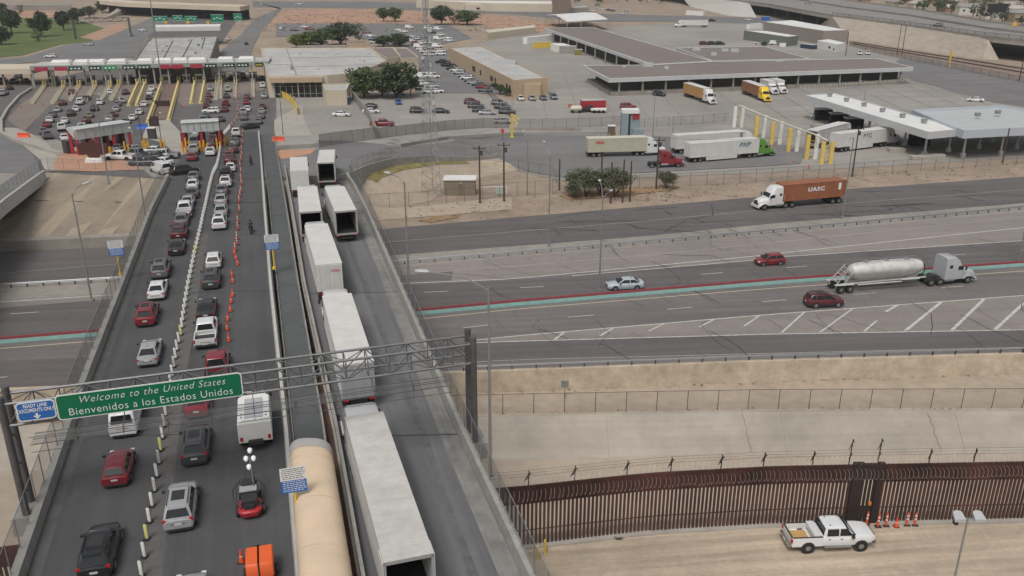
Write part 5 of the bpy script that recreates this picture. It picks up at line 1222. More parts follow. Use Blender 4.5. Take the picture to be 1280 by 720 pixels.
# water-filled barriers and a blue barrier near the canopies
for px, py, m, t in ((30, 172, M_orange, 'orange barrier at the left end of the booth area'), (178, 161, mat('barrier_blue', (.03, .12, .5), .5), 'blue barrier beside the left red canopy'), (348, 177, M_orange, 'orange mesh barrier at the end of the walkway')):
    q = G(px, py); b = MB(); b.loft([[(q[0]+x, q[1]-.35, q[2]), (q[0]+x, q[1]-.12, q[2]+.5), (q[0]+x, q[1]-.1, q[2]+1.05), (q[0]+x, q[1]+.1, q[2]+1.05), (q[0]+x, q[1]+.12, q[2]+.5), (q[0]+x, q[1]+.35, q[2])] for x in (-1.3, -.2, -.1, .1, .2, 1.3)], smooth=False); solo(b, 'barrier', m, t, 'barrier')

# ------------------------------------------------------------------ lamp posts, wooden poles, mast
M_lamp = mat('lamp_head_grey', (.46, .48, .49), .5)
def lamppost(base, H, lamps, label, r0=.12, m=None, name='street_lamp'):
    r = thing(name, label, 'street lamp', base); bx_, by_, bz = base
    MB().tube((0, 0, 0), (0, 0, H), r0, r0*.55, n=8).box(0, 0, .1, r0*3.6, r0*3.6, .2).build('pole', m or M_steel, r, local=True)
    for lx, ly, dz in lamps:
        q = P(lx, ly, bz+H+dz); v = Vector((q[0]-bx_, q[1]-by_, H+dz)); 
        if v.xy.length > 6: v = Vector((*(v.xy.normalized()*3.2), H+dz))
        d = v.xy.normalized() if v.xy.length > .1 else Vector((1, 0))
        MB().path([(0, 0, H-.25), (v.x*.35, v.y*.35, H+dz*.7), (v.x*.95, v.y*.95, H+dz)], r0*.38, 5).build('arm', m or M_steel, r, local=True)
        a = math.atan2(d.y, d.x); c, s = math.cos(a), math.sin(a)
        rg = lambda x, w, h: [(v.x+x*c-y*s, v.y+x*s+y*c, v.z+z) for y, z in ((-w, 0), (-w*.7, h), (w*.7, h), (w, 0), (w*.5, -h), (-w*.5, -h))]
        MB().loft([rg(-.45, .06, .04), rg(-.3, .16, .09), rg(.2, .2, .1), rg(.5, .08, .05)]).build('lamp_head', M_lamp, r, local=True)
    return r
q = B(603, 588); lamppost((q[0]+.55, q[1], 6.6), 13.9, [(528, 339, .7)], 'tall lamp post with one long arm at the right parapet of the truck bridge')
q = B(508, 364); lamppost((q[0]+.3, q[1], 6.6), 12.2, [(484, 216, .5)], 'lamp post at the right parapet of the truck bridge, further up')
q = B(118, 374); lamppost((q[0]-.3, q[1], 6.8), 11.4, [(108, 229, .6)], 'lamp post at the left parapet of the car bridge')
q = B(136, 228); lamppost((q[0], q[1], q[2]-.3), 13.0, [(124, 118, .6)], 'lamp post at the abutment fence, left one')
q = B(185, 272); lamppost((q[0]-.3, q[1], 5.2), 13.2, [(162, 160, .5)], 'lamp post at the abutment fence beside the bridge end')
q = B(-22, 640); lamppost((q[0], q[1], 6.6), 13.5, [(4, 456, .6)], 'lamp post at the left edge whose head reaches into the picture')
q = P(749, 363); lamppost((q[0], q[1], 0), 12.3, [(741, 211, 1.3), (764, 238, .1)], 'street lamp with two heads on the freeway between sedan and bush')
q = P(686, 308); lamppost((q[0], q[1], 0), 13.4, [(680, 177, 1.3)], 'street lamp at the guardrail right of the truck bridge')
q = P(659, 243); lamppost((q[0], q[1], 0), 9.8, [(654, 164, .5)], 'street lamp inside the fenced lot beside the small tan shed')
q = P(1053, 272); lamppost((q[0], q[1], 0), 13.2, [(1060, 176, .4)], 'street lamp at the guardrail below the rust-orange container')
q = P(1272, 330); lamppost((q[0], q[1], 0), 13.0, [(1300, 210, .6)], 'street lamp at the right edge of the freeway')
q = G(205, 122); lamppost((q[0], q[1], q[2]), 36, [(184, -48, .2), (194, -48, .2)], 'very tall high-mast light standing on the brick island before the booths', .22)
q = G(203, 185); lamppost((q[0], q[1], q[2]), 7.2, [(200, 141, .1)], 'dark lamp post right of the left red canopy, on the concrete island', .09, M_dsteel)
q = G(178, 178); lamppost((q[0], q[1], q[2]), 6.6, [(170, 142, .1)], 'dark lamp post at the right end of the left red canopy', .09, M_dsteel)
q = G(354, 168); lamppost((q[0], q[1], q[2]), 8.5, [(349, 118, .1)], 'dark lamp post beside the curved yellow railing', .09, M_dsteel)
for bx_, by_, ty, lx, ly, t in ((840, 178, 158, 832, 156, 'street lamp behind the long beige trailer in the yard'), (1014, 176, 154, 1007, 149, 'street lamp at the left end of the long inspection canopy'), (1080, 126, 104, 1076, 101, 'yard lamp in front of the warehouse pillars'), (816, 171, 117, 812, 115, 'yard lamp left of the tan container lorry'), (485, 55, 35, 485, 33, 'car park lamp beside the low dark trees'), (1212, 0, -40, 1212, -40, 'far lamp')):
    if ty < 0: continue
    q = P(bx_, by_); lamppost((q[0], q[1], 0), hgt_ if False else max(6, CH+q[1]*ray(bx_, ty)[2]/ray(bx_, ty)[1]), [(lx, ly, .2)], t, .1)
q = P(1176, 800, -2.2); Hk = CH+q[1]*ray(1176, 648)[2]/ray(1176, 648)[1]+2.2
r = thing('floodlight_pole', 'pole with two floodlights on a crossbar at the bottom right corner', 'floodlight', (q[0], q[1], -2.2))
MB().tube((0, 0, 0), (0, 0, Hk), .09, .06, n=8).build('pole', M_steel, r, local=True); MB().bar((-.75, 0, Hk), (.75, 0, Hk), .06, .06).build('crossbar', M_steel, r, local=True)
for s in (-1, 1):
    b = MB(); b.loft([[(s*.62+x, y*.9, Hk+.16+z+y*.35) for x, z in ((-w_, -.1), (w_, -.1), (w_, .1), (-w_, .1))] for y, w_ in ((-.35, .34), (.25, .28), (.35, .1))], smooth=False); b.build('floodlight', mat('floodlight_grey', (.42, .43, .44), .45), r, local=True)
MB().box(-.78, -.1, Hk-.22, .22, .3, .22).build('camera_unit', M_trim, r, local=True)
def hg(bx_, by_, ty, z=0.0):
    x, y, _ = P(bx_, by_, z); d = ray(bx_, ty); return CH+y*d[2]/d[1]-z
gw = 'wooden poles by the sand verge'
for i, (tx, ty, bx_, by_, arm, t) in enumerate(((599, 182, 600, 254, 1, 'wooden pole right of the tan shed, nearer the bridge'), (630, 178, 630, 252, 1, 'wooden pole between the tan shed and the grey lamp post'), (699, 199, 699, 238, 0, 'short wooden pole left of the green bush'), (751, 190, 751, 240, 0, 'wooden pole rising behind the middle of the green bush'), (766, 203, 763, 254, 0, 'short pole in front of the bush, left of three'), (780, 199, 778, 253, 0, 'short pole in front of the bush, middle of three'), (789, 201, 787, 252, 0, 'short pole in front of the bush, right of three'),
        (827, 172, 820, 237, 1, 'tall wooden pole beside the red tractor unit'), (1077, 158, 1065, 221, 1, 'tall wooden pole in front of the long inspection canopy'), (1263, 160, 1253, 204, 0, 'wooden pole in front of the flat grey canopy'), (1128, 30, 1121, 69, 0, 'left one of two slim poles by the concrete embankment'), (1134, 30, 1127, 70, 0, 'right one of two slim poles by the concrete embankment'), (1061, 40, 1057, 70, 0, 'slim pole in front of the white shed'), (1281, 70, 1274, 101, 0, 'slim pole at the right edge by the railway'))):
    q = P(bx_, by_); H_ = max(4, hg(bx_, by_, ty)); r = thing('utility_pole', t, 'pole', q, group=None)
    MB().tube((0, 0, 0), (0, 0, H_), .17, .12, n=8).build('pole', M_wood, r, local=True)
    if arm: MB().bar((-1.1, 0, H_-.5), (1.1, 0, H_-.5), .1, .12).box(-.9, 0, H_-.35, .1, .1, .2).box(.9, 0, H_-.35, .1, .1, .2).build('crossarm', M_wood, r, local=True); MB().tube((.35, .1, H_-1.7), (.35, .1, H_-.9), .2, n=8).build('transformer', M_dsteel, r, local=True)
# lattice mast
q = P(540, 244); r = thing('lattice_mast', 'tall slender steel lattice mast in the fenced lot with antennas', 'mast', q)
b = MB(); HM = 40; wd = lambda z: 1.7*(1-z/HM)**1.1+.28
cs3 = [(math.cos(a), math.sin(a)) for a in (math.radians(90), math.radians(210), math.radians(330))]
zz = [0]; 
while zz[-1] < HM: zz.append(zz[-1]+max(.9, wd(zz[-1])*1.1))
for a, b_ in zip(zz, zz[1:]):
    for k in range(3):
        p0 = (cs3[k][0]*wd(min(a, HM)), cs3[k][1]*wd(min(a, HM)), a); p1 = (cs3[k][0]*wd(min(b_, HM)), cs3[k][1]*wd(min(b_, HM)), b_); n0 = (cs3[(k+1) % 3][0]*wd(min(a, HM)), cs3[(k+1) % 3][1]*wd(min(a, HM)), a); n1 = (cs3[(k+1) % 3][0]*wd(min(b_, HM)), cs3[(k+1) % 3][1]*wd(min(b_, HM)), b_)
        b.tube(p0, p1, .06, n=4).tube(p0, n1, .028, n=3).tube(n0, p1, .028, n=3).tube(p0, n0, .028, n=3)
b.build('lattice', M_steel, r, local=True)
for z, dx, rad in ((16.5, .9, .38), (24, -.7, .3), (28.5, .6, .4)): MB().tube((dx, -.5, z), (dx, -.9, z), rad*.6, rad, n=14).build('dish', M_lamp, r, local=True)
for z in (14, 18.5, 22.5, 27, 31): MB().box(.55, -.3, z, .25, .25, 1.3).box(-.6, -.2, z+.6, .22, .22, 1.1).build('antenna', M_lamp, r, local=True)

# ------------------------------------------------------------------ border fence with razor wire
def bfence(x0, x1, label):
    r = thing('border_fence', label, 'border fence', (x0, interp(L_BF, x0), -2.2)); b = MB(); x = x0; 
    while x < x1:
        y = interp(L_BF, x); b.box(x, y, -.25, .17, .11, 3.9, math.radians(6)); x += .31
    b.build('bollard_row', M_rust, r)
    pts = [(x0+(x1-x0)*i/40, interp(L_BF, x0+(x1-x0)*i/40)) for i in range(41)]
    MB().loft([[(x, y-.12, 1.65), (x, y-.12, 3.2), (x, y+.02, 3.2), (x, y+.02, 1.65)] for x, y in pts], smooth=False).build('top_plate', mat('plate_rust', (.058, .019, .016), .75, .45, .5, var2=.7, scale2=.16), r)
    MB().loft([[(x, y+.04, -.86), (x, y+.04, -.8), (x, y+.1, -.8), (x, y+.1, -.86)] for x, y in pts], smooth=False).build('cross_rail', M_rustd, r)
    MB().loft([[(x, y-.5, -2.45), (x, y-.5, -2.08), (x, y+.3, -2.08), (x, y+.3, -2.45)] for x, y in pts], smooth=False).build('footing', M_conc, r)
    return r
gx0, gx1 = P(1053, 650, -2.2)[0], P(1092, 650, -2.2)[0]
bfence(-58, gx0-.1, 'rusty steel bollard border fence left of the fence gate'); bfence(gx1+.1, 95, 'rusty steel bollard border fence right of the fence gate')
yg = interp(L_BF, gx0); r = thing('fence_gate', 'dark steel gate in the border fence with tall side posts', 'gate', (gx0, yg, -2.2)); gwid = gx1-gx0
MB().box(gx0+.45, yg, .55, .8, .35, 5.6).box(gx1-.3, yg, .55, .5, .35, 5.6).box((gx0+gx1)/2, yg, 2.6, gwid, .3, 1.3).build('gate_frame', M_rustd, r)
b = MB(); x = gx0+.95
while x < gx1-.6: b.box(x, yg, -.1, .18, .12, 4.2); x += .3
b.box((gx0+gx1)/2, yg-.08, -1.0, gwid-1.2, .1, .9); b.build('gate_leaf', M_rustd, r); MB().lathe(gx1-.85, yg-.25, [(.12, -.35), (.16, -.2), (.12, -.05)], 10).build('gate_lamp', mat('amber_lens', (.55, .2, .05), .4), r)
def coil(y_off, z0, rad, x0, x1, label, pitch=.34):
    b = MB(); n = int((x1-x0)/pitch*12); prev = None
    for i in range(n):
        t = 2*math.pi*i/12; x = x0+(x1-x0)*i/n; rj = rad*(1+.16*noise.noise((x*1.3, z0, 2))); p = (x+.12*math.sin(t*1.0)+.1*noise.noise((x*2.1, z0, 7)), interp(L_BF, x)+y_off+rj*math.cos(t), z0+.1*noise.noise((x*.7, 3, z0))+rj*math.sin(t))
        if prev: b.tube(prev, p, .012, n=3, cap=False, smooth=False)
        prev = p
    return solo(b, 'razor_wire', M_wire, label, 'razor wire')
coil(-.25, 2.45, .42, -14, 62, 'coil of razor wire hanging on the face of the border fence plate'); coil(.1, 3.55, .38, -14, 62, 'coil of razor wire along the top edge of the border fence', .42)
wp = thing('wire_support', 'row of dark wire supports with three strands above the border fence', 'wire support', (-20, interp(L_BF, -20), 3.2)); sx = [-18, -13.5, -9, -4.5]+[P(px, 590, 3.2)[0] for px in (659, 716, 782, 838, 902, 957, 1020, 1067, 1104, 1170, 1228)]+[46, 50.5, 55]
for i, x in enumerate(sx):
    y = interp(L_BF, x); tall = 1.0 if i in (11, 12) else 0
    MB().bar((x, y+.05, 1.9), (x+.1, y+.1, 4.4+tall), .06, .06).bar((x+.05, y, 4.2+tall), (x-.25, y-.25, 3.7+tall), .05, .04).bar((x+.08, y, 4.35+tall), (x+.32, y+.3, 4.0+tall), .05, .04).bar((x-.1, y-.1, 3.75), (x+.2, y+.1, 4.15), .05, .05).build('support_post', M_rustd, wp)
b = MB()
for dz in (3.95, 4.2, 4.45): b.path([(x, interp(L_BF, x)+.05, dz+.02*(i % 2)) for i, x in enumerate(sx)], .012, 3)
b.build('barbed_strand', M_dsteel, wp)
rs = random.Random(11)
for i, (px, py, s) in enumerate(((773, 674, .5), (817, 664, .6), (830, 663, .6))):
    q = P(px, py, -2.2); b = MB()
    for k in range(60): a = rs.uniform(0, 6.28); l = rs.uniform(.3, 1)*s; b.tube((q[0]+rs.uniform(-.2, .2), q[1]+rs.uniform(-.1, .1), -2.2), (q[0]+math.cos(a)*l, q[1]+math.sin(a)*l*.6, -2.2+rs.uniform(.1, .5)*s), .012, .004, n=3)
    solo(b, 'tumbleweed', mat('dry_twig', (.08, .07, .04), .9), ('small', 'left one of a pair of', 'right one of a pair of')[i]+' dark dry shrub at the foot of the border fence', 'shrub')
for i, (px, py) in enumerate(((681, 692), (672, 700))):
    q = P(px, py, -2.2); b = MB(); b.tube((q[0], q[1], -2.25), (q[0], q[1], -1.0), .1, n=10).lathe(q[0], q[1], [(.1, -1.0), (.07, -.93), (.0, -.9)], 10); solo(b, 'bollard', M_yellow, 'yellow bollard at the foot of the truck bridge by the border fence, '+('right' if i == 0 else 'left')+' one', 'bollard')
q = P(706, 500, -2.2); b = MB(); b.box(q[0], q[1]+.4, -.6, .75, .06, .75).box(q[0], q[1]+.45, -1.4, .08, .08, 1.6); solo(b, 'notice_plate', M_steel, 'small square grey plate on a post at the chain-link fence above the canal', 'sign')
# ------------------------------------------------------------------ buildings
def ccw(poly):
    a = sum(poly[i][0]*poly[(i+1) % len(poly)][1]-poly[(i+1) % len(poly)][0]*poly[i][1] for i in range(len(poly)))
    return poly if a > 0 else poly[::-1]
def inset(poly, d):
    n = len(poly); out = []
    for i in range(n):
        p, a, b = Vector(poly[i]), Vector(poly[i-1]), Vector(poly[(i+1) % n]); u = (p-a).normalized(); v = (b-p).normalized()
        n1 = Vector((-u.y, u.x)); n2 = Vector((-v.y, v.x)); m = (n1+n2); L = max(.3, m.dot(n1)); out.append(tuple(p+m*(d/L)))
    return out
def bldg(name, label, cat, roof, h, wall, roofm, par=.5, ps=.3, z0=-.1, wins=(), f=P, parm=None):
    poly = ccw([f(px, py, h)[:2] for px, py in roof]); c = (sum(p[0] for p in poly)/len(poly), sum(p[1] for p in poly)/len(poly), 0)
    r = thing(name, label, cat, c); MB().prism(poly, z0, h-par).build('wall', wall, r)
    inn = inset(poly, ps); b = MB(); n = len(poly)
    for i in range(n):
        j = (i+1) % n; a0, a1, b0, b1 = poly[i], poly[j], inn[i], inn[j]
        b.add([(*a0, h-par), (*a1, h-par), (*a1, h), (*a0, h), (*b0, h), (*b1, h), (*b1, h-par), (*b0, h-par)], [(0, 1, 2, 3), (3, 2, 5, 4), (4, 5, 6, 7)])
    b.build('parapet', parm or wall, r); MB().prism(inn, h-par, h-par+.08).build('roof', roofm, r)
    for (px0, py0, px1, py1, z0w, z1w, nm) in wins:      # window given by two pixels on the wall line at its mid height
        zm = (z0w+z1w)/2; a = Vector(P(px0, py0, zm)[:2]); b_ = Vector(P(px1, py1, zm)[:2]); best = None
        for i in range(n):       # snap to the closest wall edge
            p, q = Vector(poly[i]), Vector(poly[(i+1) % n]); e = (q-p).normalized(); nn = Vector((e.y, -e.x)); d = abs((a-p).dot(nn))+abs((b_-p).dot(nn))
            if best is None or d < best[0]: best = (d, p, e, nn)
        d, p, e, nn = best; ta, tb = sorted(((a-p).dot(e), (b_-p).dot(e))); q0 = p+e*ta+nn*.03; q1 = p+e*tb+nn*.03
        MB().add([(*(q0), z0w), (*(q1), z0w), (*(q1), z1w), (*(q0), z1w), (*(q0-nn*.1), z0w), (*(q1-nn*.1), z0w), (*(q1-nn*.1), z1w), (*(q0-nn*.1), z1w)], [(0, 1, 2, 3), (1, 5, 6, 2), (2, 6, 7, 3), (3, 7, 4, 0)]).build(nm, M_glassb if nm in ('window', 'glass_front') else M_dark, r)
    return r, poly
def rooftop(r, items, h):
    for px, py, sx, sy, sz in items:
        q = P(px, py, h); MB().box(q[0], q[1], h+sz/2-.45, sx, sy, sz).box(q[0], q[1], h+sz-.42, sx*.6, sy*.6, .12).build('roof_unit', M_lamp, r)
def seams(r, pairs, h, m=None):
    b = MB()
    for a, c in pairs: p, q = P(*a, h), P(*c, h); b.bar((p[0], p[1], h-.38), (q[0], q[1], h-.38), .35, .16)
    b.build('roof_seam', m or M_concd, r)
r, _ = bldg('office_building', 'pale building with large grey flat roof and dark glass front beside the booths', 'building', [(326, 60), (334, 95), (409, 94), (445, 91), (483, 76), (462, 59.5)], 6.5, M_tan, M_roofg)
seams(r, (((358, 60), (371, 94)), ((366, 71), (472, 69)), ((369, 82), (478, 79)), ((331, 80), (364, 79))), 6.5); rooftop(r, ((373, 67, 1.2, 1, .7), (402, 67, .8, .8, .6), (420, 67, .9, .9, .7), (362, 85, 1.4, 2.6, 1.3), (394, 86, 2, 1, .6), (442, 72, .7, .7, .6), (452, 76, 2, 1.3, .9), (459, 67, 1.5, 1.2, .8)), 6.5)
# entrance: shallow dark glazed recess with pale columns
fa, fb = Vector(P(334, 95, 6.5)[:2]), Vector(P(409, 94, 6.5)[:2]); fe = (fb-fa); a, b_ = fa+fe*.10+Vector((0, -.25)), fa+fe*.90+Vector((0, -.25)); e = (b_-a).normalized(); nn = Vector((e.y, -e.x)); wd = (b_-a).length; fr = Vector(P(341, 100, 5.6)[:2])
g0 = a-nn*.0
MB().add([(*(a), .1), (*(b_), .1), (*(b_), 4.6), (*(a), 4.6)], [(0, 1, 2, 3)]).build('glass_front', M_glassb, r)
b = MB()
for k in range(9):
    p = a+e*(wd*k/8)+nn*.08; b.box(p.x, p.y, 2.3, .14 if k not in (0, 4) else .4, .14, 4.6)
b.bar((*(a+nn*.1), 1.2), (*(b_+nn*.1), 1.2), .08, .1).bar((*(a+nn*.1), 3.4), (*(b_+nn*.1), 3.4), .06, .08); b.build('mullion', M_par, r)
MB().prism([tuple(a-e*1+nn*1.2), tuple(b_+e*.5+nn*1.2), tuple(b_+e*.5-nn*3), tuple(a-e*1-nn*3)], 4.62, 6.05).build('entrance_canopy', M_tan2, r)
bldg('annex', 'small pale block with projecting flat roof in front of the glass-fronted building', 'building', [(403, 105), (437, 104), (433, 112), (407, 113)], 4.6, M_tan, M_roofg, wins=((421, 124, 427, 124, .2, 2.0, 'doorway'),))
bldg('annex', 'pale flat-roofed annex behind the two large trees, left part', 'building', [(461, 59.5), (491, 58.5), (501, 70), (484, 73)], 6.0, M_tan, M_roofb)
bldg('annex', 'tan flat-roofed annex behind the two large trees, right part', 'building', [(492, 59), (508, 59), (523, 71), (501, 73)], 5.6, M_tan, M_roofb)
bldg('plant_room', 'small sandy block behind the large grey roof', 'building', [(433, 50.5), (458, 50), (459, 54), (434, 54.5)], 5.0, M_tan2, M_roofb)
bldg('garden_wall', 'long low reddish wall behind the grey-roofed building', 'wall', [(372, 57), (433, 56), (433, 57.5), (372, 58.5)], 2.5, M_concd, M_concd, par=.1, ps=.1)
r, _ = bldg('admin_building', 'long tan office building with rooftop units beside the car park', 'building', [(560, 59), (602, 57), (685, 97), (642, 100)], 5.2, M_tan2, M_roofg,
            wins=((597, 85, 600, 87, 1.2, 3.0, 'window'), (605, 90, 607, 91, 1.2, 3.0, 'window'), (619, 97, 621, 99, 1.2, 3.0, 'window'), (623, 100, 625, 101, 1.2, 3.0, 'window'), (633, 108, 635, 109, 1.2, 3, 'window'), (637, 110, 639, 111, 1.2, 3, 'window'), (649.5, 110, 654, 110, 1.0, 3.0, 'window'), (676, 109, 678, 109, 1.0, 3.0, 'window')))
rooftop(r, ((604, 67, 5.5, 2.2, 1.4), (637, 79, 4, 2, 1.5), (617, 72, 7, 1.2, .5), (583, 62, 1, 1, .6), (648, 88, 3, 1.2, .3), (628, 74, 4, 1, .4)), 5.2)
bldg('porch', 'sandy box-shaped porch on the end wall of the tan office building', 'building', [(655, 103), (676, 103), (676, 105), (655, 105.5)], 3.9, M_tan2, M_tan2, par=.2)
r, _ = bldg('guard_office', 'low tan office with cream roof near the warehouse', 'building', [(607, 37.5), (668, 31), (670, 34), (610, 41)], 3.4, M_tan, mat('cream_metal_roof', (.55, .52, .42), .7), par=.15, ps=.1, wins=((645, 38, 650, 37.5, 1, 2.3, 'window'), (655, 37, 660, 36.7, 1, 2.3, 'window'), (663, 36.5, 669, 36, 1, 2.3, 'window')))
# warehouse with docks
wh = thing('warehouse', 'long L-shaped warehouse with brown flat roof, white fascia and open loading docks', 'building', P(815, 110))
HW = 5.4; roofs = (((680, 35), (740, 34), (890, 76.5), (815, 80.5)), ((729, 82), (761, 98.5), (1142, 84.5), (1096, 73), (890, 77), (815, 81)), ((846, 60), (955, 58), (1012, 73.5), (890, 76)))
for k, rf in enumerate(roofs):
    poly = ccw([P(*p, HW)[:2] for p in rf]); inn = inset(poly, .35); dz = -.012*k
    MB().prism(inset(poly, .02*k), HW-1.15, HW-.1+dz).build('fascia', M_fascia, wh); MB().prism(inn, HW-.12+dz, HW+.0+dz).build('roof', M_roofb, wh)
    b = MB(); n = len(poly)
    for i in range(n): b.bar((*inset(poly, .15)[i], HW+.02+dz), (*inset(poly, .15)[(i+1) % n], HW+.02+dz), .3, .16)
    b.build('roof_edge', M_pwhite, wh)
def edge_cols(a, b_, n, h, nm, r, m, w=.45, back=0.6):
    p, q = Vector(P(*a, h)[:2]), Vector(P(*b_, h)[:2]); e = (q-p).normalized(); nn = Vector((-e.y, e.x))
    for i in range(n):
        c = p+(q-p)*((i+.5)/n)+nn*back; MB().box(c.x, c.y, h/2-.6, w, w, h+.2-1.1, math.atan2(e.y, e.x)).build(nm, m, r)
edge_cols((761, 98.5), (1142, 84.5), 14, HW, 'column', wh, M_concd, .5, 1.0); edge_cols((690, 38), (815, 80.5), 10, HW, 'column', wh, M_concd, .45, -1.0)
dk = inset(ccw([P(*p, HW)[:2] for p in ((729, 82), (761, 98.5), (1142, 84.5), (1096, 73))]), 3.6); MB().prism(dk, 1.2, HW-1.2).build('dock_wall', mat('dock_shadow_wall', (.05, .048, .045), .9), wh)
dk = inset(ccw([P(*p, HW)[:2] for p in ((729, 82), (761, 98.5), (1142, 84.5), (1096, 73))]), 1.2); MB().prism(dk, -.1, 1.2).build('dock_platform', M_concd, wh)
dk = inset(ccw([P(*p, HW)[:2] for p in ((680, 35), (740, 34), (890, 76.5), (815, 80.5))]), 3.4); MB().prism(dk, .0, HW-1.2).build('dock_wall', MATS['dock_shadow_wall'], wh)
dk = inset(ccw([P(*p, HW)[:2] for p in ((846, 60), (955, 58), (1012, 73.5), (890, 76))]), .5); MB().prism(dk, .0, HW-1.2).build('wall', M_conc, wh)
b = MB(); p, q = Vector(P(1000, 113, .6)[:2]), Vector(P(1135, 102.5, .6)[:2])
pts_l = [p+(q-p)*(i/40) for i in range(41)]
for i, c in enumerate(pts_l): b.box(c.x, c.y-.1, 1.5, .32, .2, .75)
p, q = Vector(P(735, 62, .6)[:2]), Vector(P(800, 82, .6)[:2])
for i in range(18): c = p+(q-p)*(i/17); b.box(c.x-.2, c.y, .9, .3, .3, 1.3)
bo_ = b.build('dock_bumper', mat('bumper_cream', (.42, .40, .34), .8), wh); bo_['kind'] = 'stuff'
rooftop(wh, ((810, 83, 3.2, 1.8, 1.6), (833, 86, 1.4, 1, 1.2), (870, 63, 3, 1.6, 1.6), (892, 69, 2.2, 1.2, 1.4), (906, 64, 2.6, 1.5, 1.3), (918, 65, 3.0, 2.0, 1.6), (974, 77, 2.4, 1.0, .6), (780, 84, 1, 1, .8)), HW)
q = P(945, 61, HW); MB().lathe(q[0], q[1], [(.05, HW), (.1, HW+1.5), (1.0, HW+2.4), (1.05, HW+2.45)], 12).build('dish', M_pwhite, wh)
# ridge shed beyond the warehouse
sh = thing('open_shed', 'open-sided shed with white gable roof beyond the warehouse', 'shed', P(720, 33))
r1, r2 = P(695, 19, 7.6), P(745, 16, 7.6); e1, e2 = P(709, 27, 6), P(760, 24, 6); w1_, w2_ = P(681, 23.5, 6), P(731, 16.5, 6)
b = MB(); b.quad(e1, e2, r2, r1).quad(r1, r2, (2*r2[0]-e2[0], 2*r2[1]-e2[1], 6), (2*r1[0]-e1[0], 2*r1[1]-e1[1], 6)); b.v += [(x, y, z-.15) for x, y, z in b.v]; b.f += [[i+8 for i in f][::-1] for f in b.f[:2]]+[[0, 8, 9, 1]]; b.m += [0]*3; b.sm += [False]*3
b.build('roof', M_roofw, sh)
for t in (0, .33, .66, 1):
    for c0, c1, hh in ((e1, e2, 6), ((2*r1[0]-e1[0], 2*r1[1]-e1[1]), (2*r2[0]-e2[0], 2*r2[1]-e2[1]), 6)):
        x = c0[0]+(c1[0]-c0[0])*t; y = c0[1]+(c1[1]-c0[1])*t; MB().box(x, y, hh/2-.05, .35, .35, hh-.1).build('column', M_par, sh)
bldg('tan_hall', 'long tan windowless hall at the top of the picture, left of the tower', 'building', [(520, 0), (690, 1), (691, 5), (615, 4)], 6, M_tan, M_roofw)
bldg('tan_house', 'low tan building with white roof at the top, left of the long hall', 'building', [(576, 1.5), (612, 1.5), (614, 6), (582, 6)], 4.5, M_tan, M_roofw, wins=((596, 10, 600, 10, 1, 2.5, 'window'),))
bldg('brick_tower', 'tall brown block at the top, right of the long tan hall', 'building', [(690, -12), (713, -12), (714, -7), (691, -7)], 14, mat('brown_brick', (.20, .155, .12), .9, .15, .5), M_roofb)
bldg('garage', 'low garage with two white doors behind the open shed', 'building', [(713, 7), (734, 6), (736, 9), (714, 10)], 4, M_par, M_roofg, wins=())
# dock yard containers, tanks
def bx_px(px0, py0, px1, py1, dep, h, m, label, name='container', cat='container', ribs=True):
    a, b_ = Vector(P(px0, py0)[:2]), Vector(P(px1, py1)[:2]); e = (b_-a); L = e.length; e.normalize(); r = thing(name, label, cat, (a.x, a.y, 0), math.atan2(e.y, e.x))
    b = MB(); b.box(L/2, dep/2, h/2+.1, L, dep, h); 
    if ribs:
        k = .3
        while k < L-.2: b.box(k, -.01, h/2+.1, .1, .04, h-.3); k += .5
    b.build('shell', m, r, local=True); MB().box(L/2, dep/2, h+.13, L+.05, dep+.05, .1).build('roof', M_roofg if m != M_pwhite else M_pwhite, r, local=True)
    d = MB(); d.box(-.03, dep*.27, h/2+.1, .06, dep*.4, h-.3).box(-.03, dep*.73, h/2+.1, .06, dep*.4, h-.3).build('door', m, r, local=True)
    return r
bx_px(659, 56, 692, 52, 2.6, 3.2, M_pwhite, 'long white box trailer at the left end of the warehouse dock')
bx_px(669, 61, 689, 60, 2.5, 2.7, M_yellow, 'yellow-brown container in front of the white box at the warehouse dock')
bx_px(688, 63, 697, 66, 6, 2.9, M_pwhite, 'white container with small sign near the warehouse dock'); bx_px(700, 67, 720, 67, 3, 3.0, M_par, 'cream container beside the warehouse dock')
bx_px(719, 69, 728, 69, 2.5, 2.2, mat('olive_skip', (.22, .20, .05), .8), 'olive green skip beside the cream container', 'skip', 'skip')
c1 = bx_px(728, 140, 757, 139, 2.5, 2.9, M_red, 'dark red container standing in the yard with clutter before it')
MB().box(5.5, -1.2, .9, 3.4, 1.2, .12).tube((4.2, -1.2, .45), (4.2, -.9, .45), .42, n=12).tube((6.6, -1.2, .45), (6.6, -.9, .45), .42, n=12) and None
t = thing('flat_trailer', 'small white and black trailer in front of the dark red container', 'trailer', P(748, 141)); MB().box(0, 0, .95, 4.2, 1.9, .5).build('deck', M_pwhite, t, local=True)
for x in (-1.2, .1, 1.3): MB().tube((x, -1.0, .45), (x, -.75, .45), .45, n=12).build('wheel', M_tyre, t, local=True)
t = thing('sprayer', 'cream tank sprayer on wheels left of the dark red container', 'sprayer', P(720, 141)); MB().loft([[(x, .8*r0*math.cos(a), 1.2+.8*r0*math.sin(a)) for a in [2*math.pi*k/12 for k in range(12)]] for x, r0 in ((-1.6, .3), (-1.4, .9), (0, 1), (1.4, .9), (1.6, .3))]).build('tank', mat('cream_tank', (.55, .52, .42), .6), t, local=True)
for x in (-1, 1): MB().tube((x, -.9, .4), (x, .9, .4), .4, n=12).build('wheel', M_tyre, t, local=True)
MB().box(-1.6, .3, 1.9, 1.2, .9, .9).build('reel', mat('faded_red', (.40, .15, .12), .7), t, local=True)
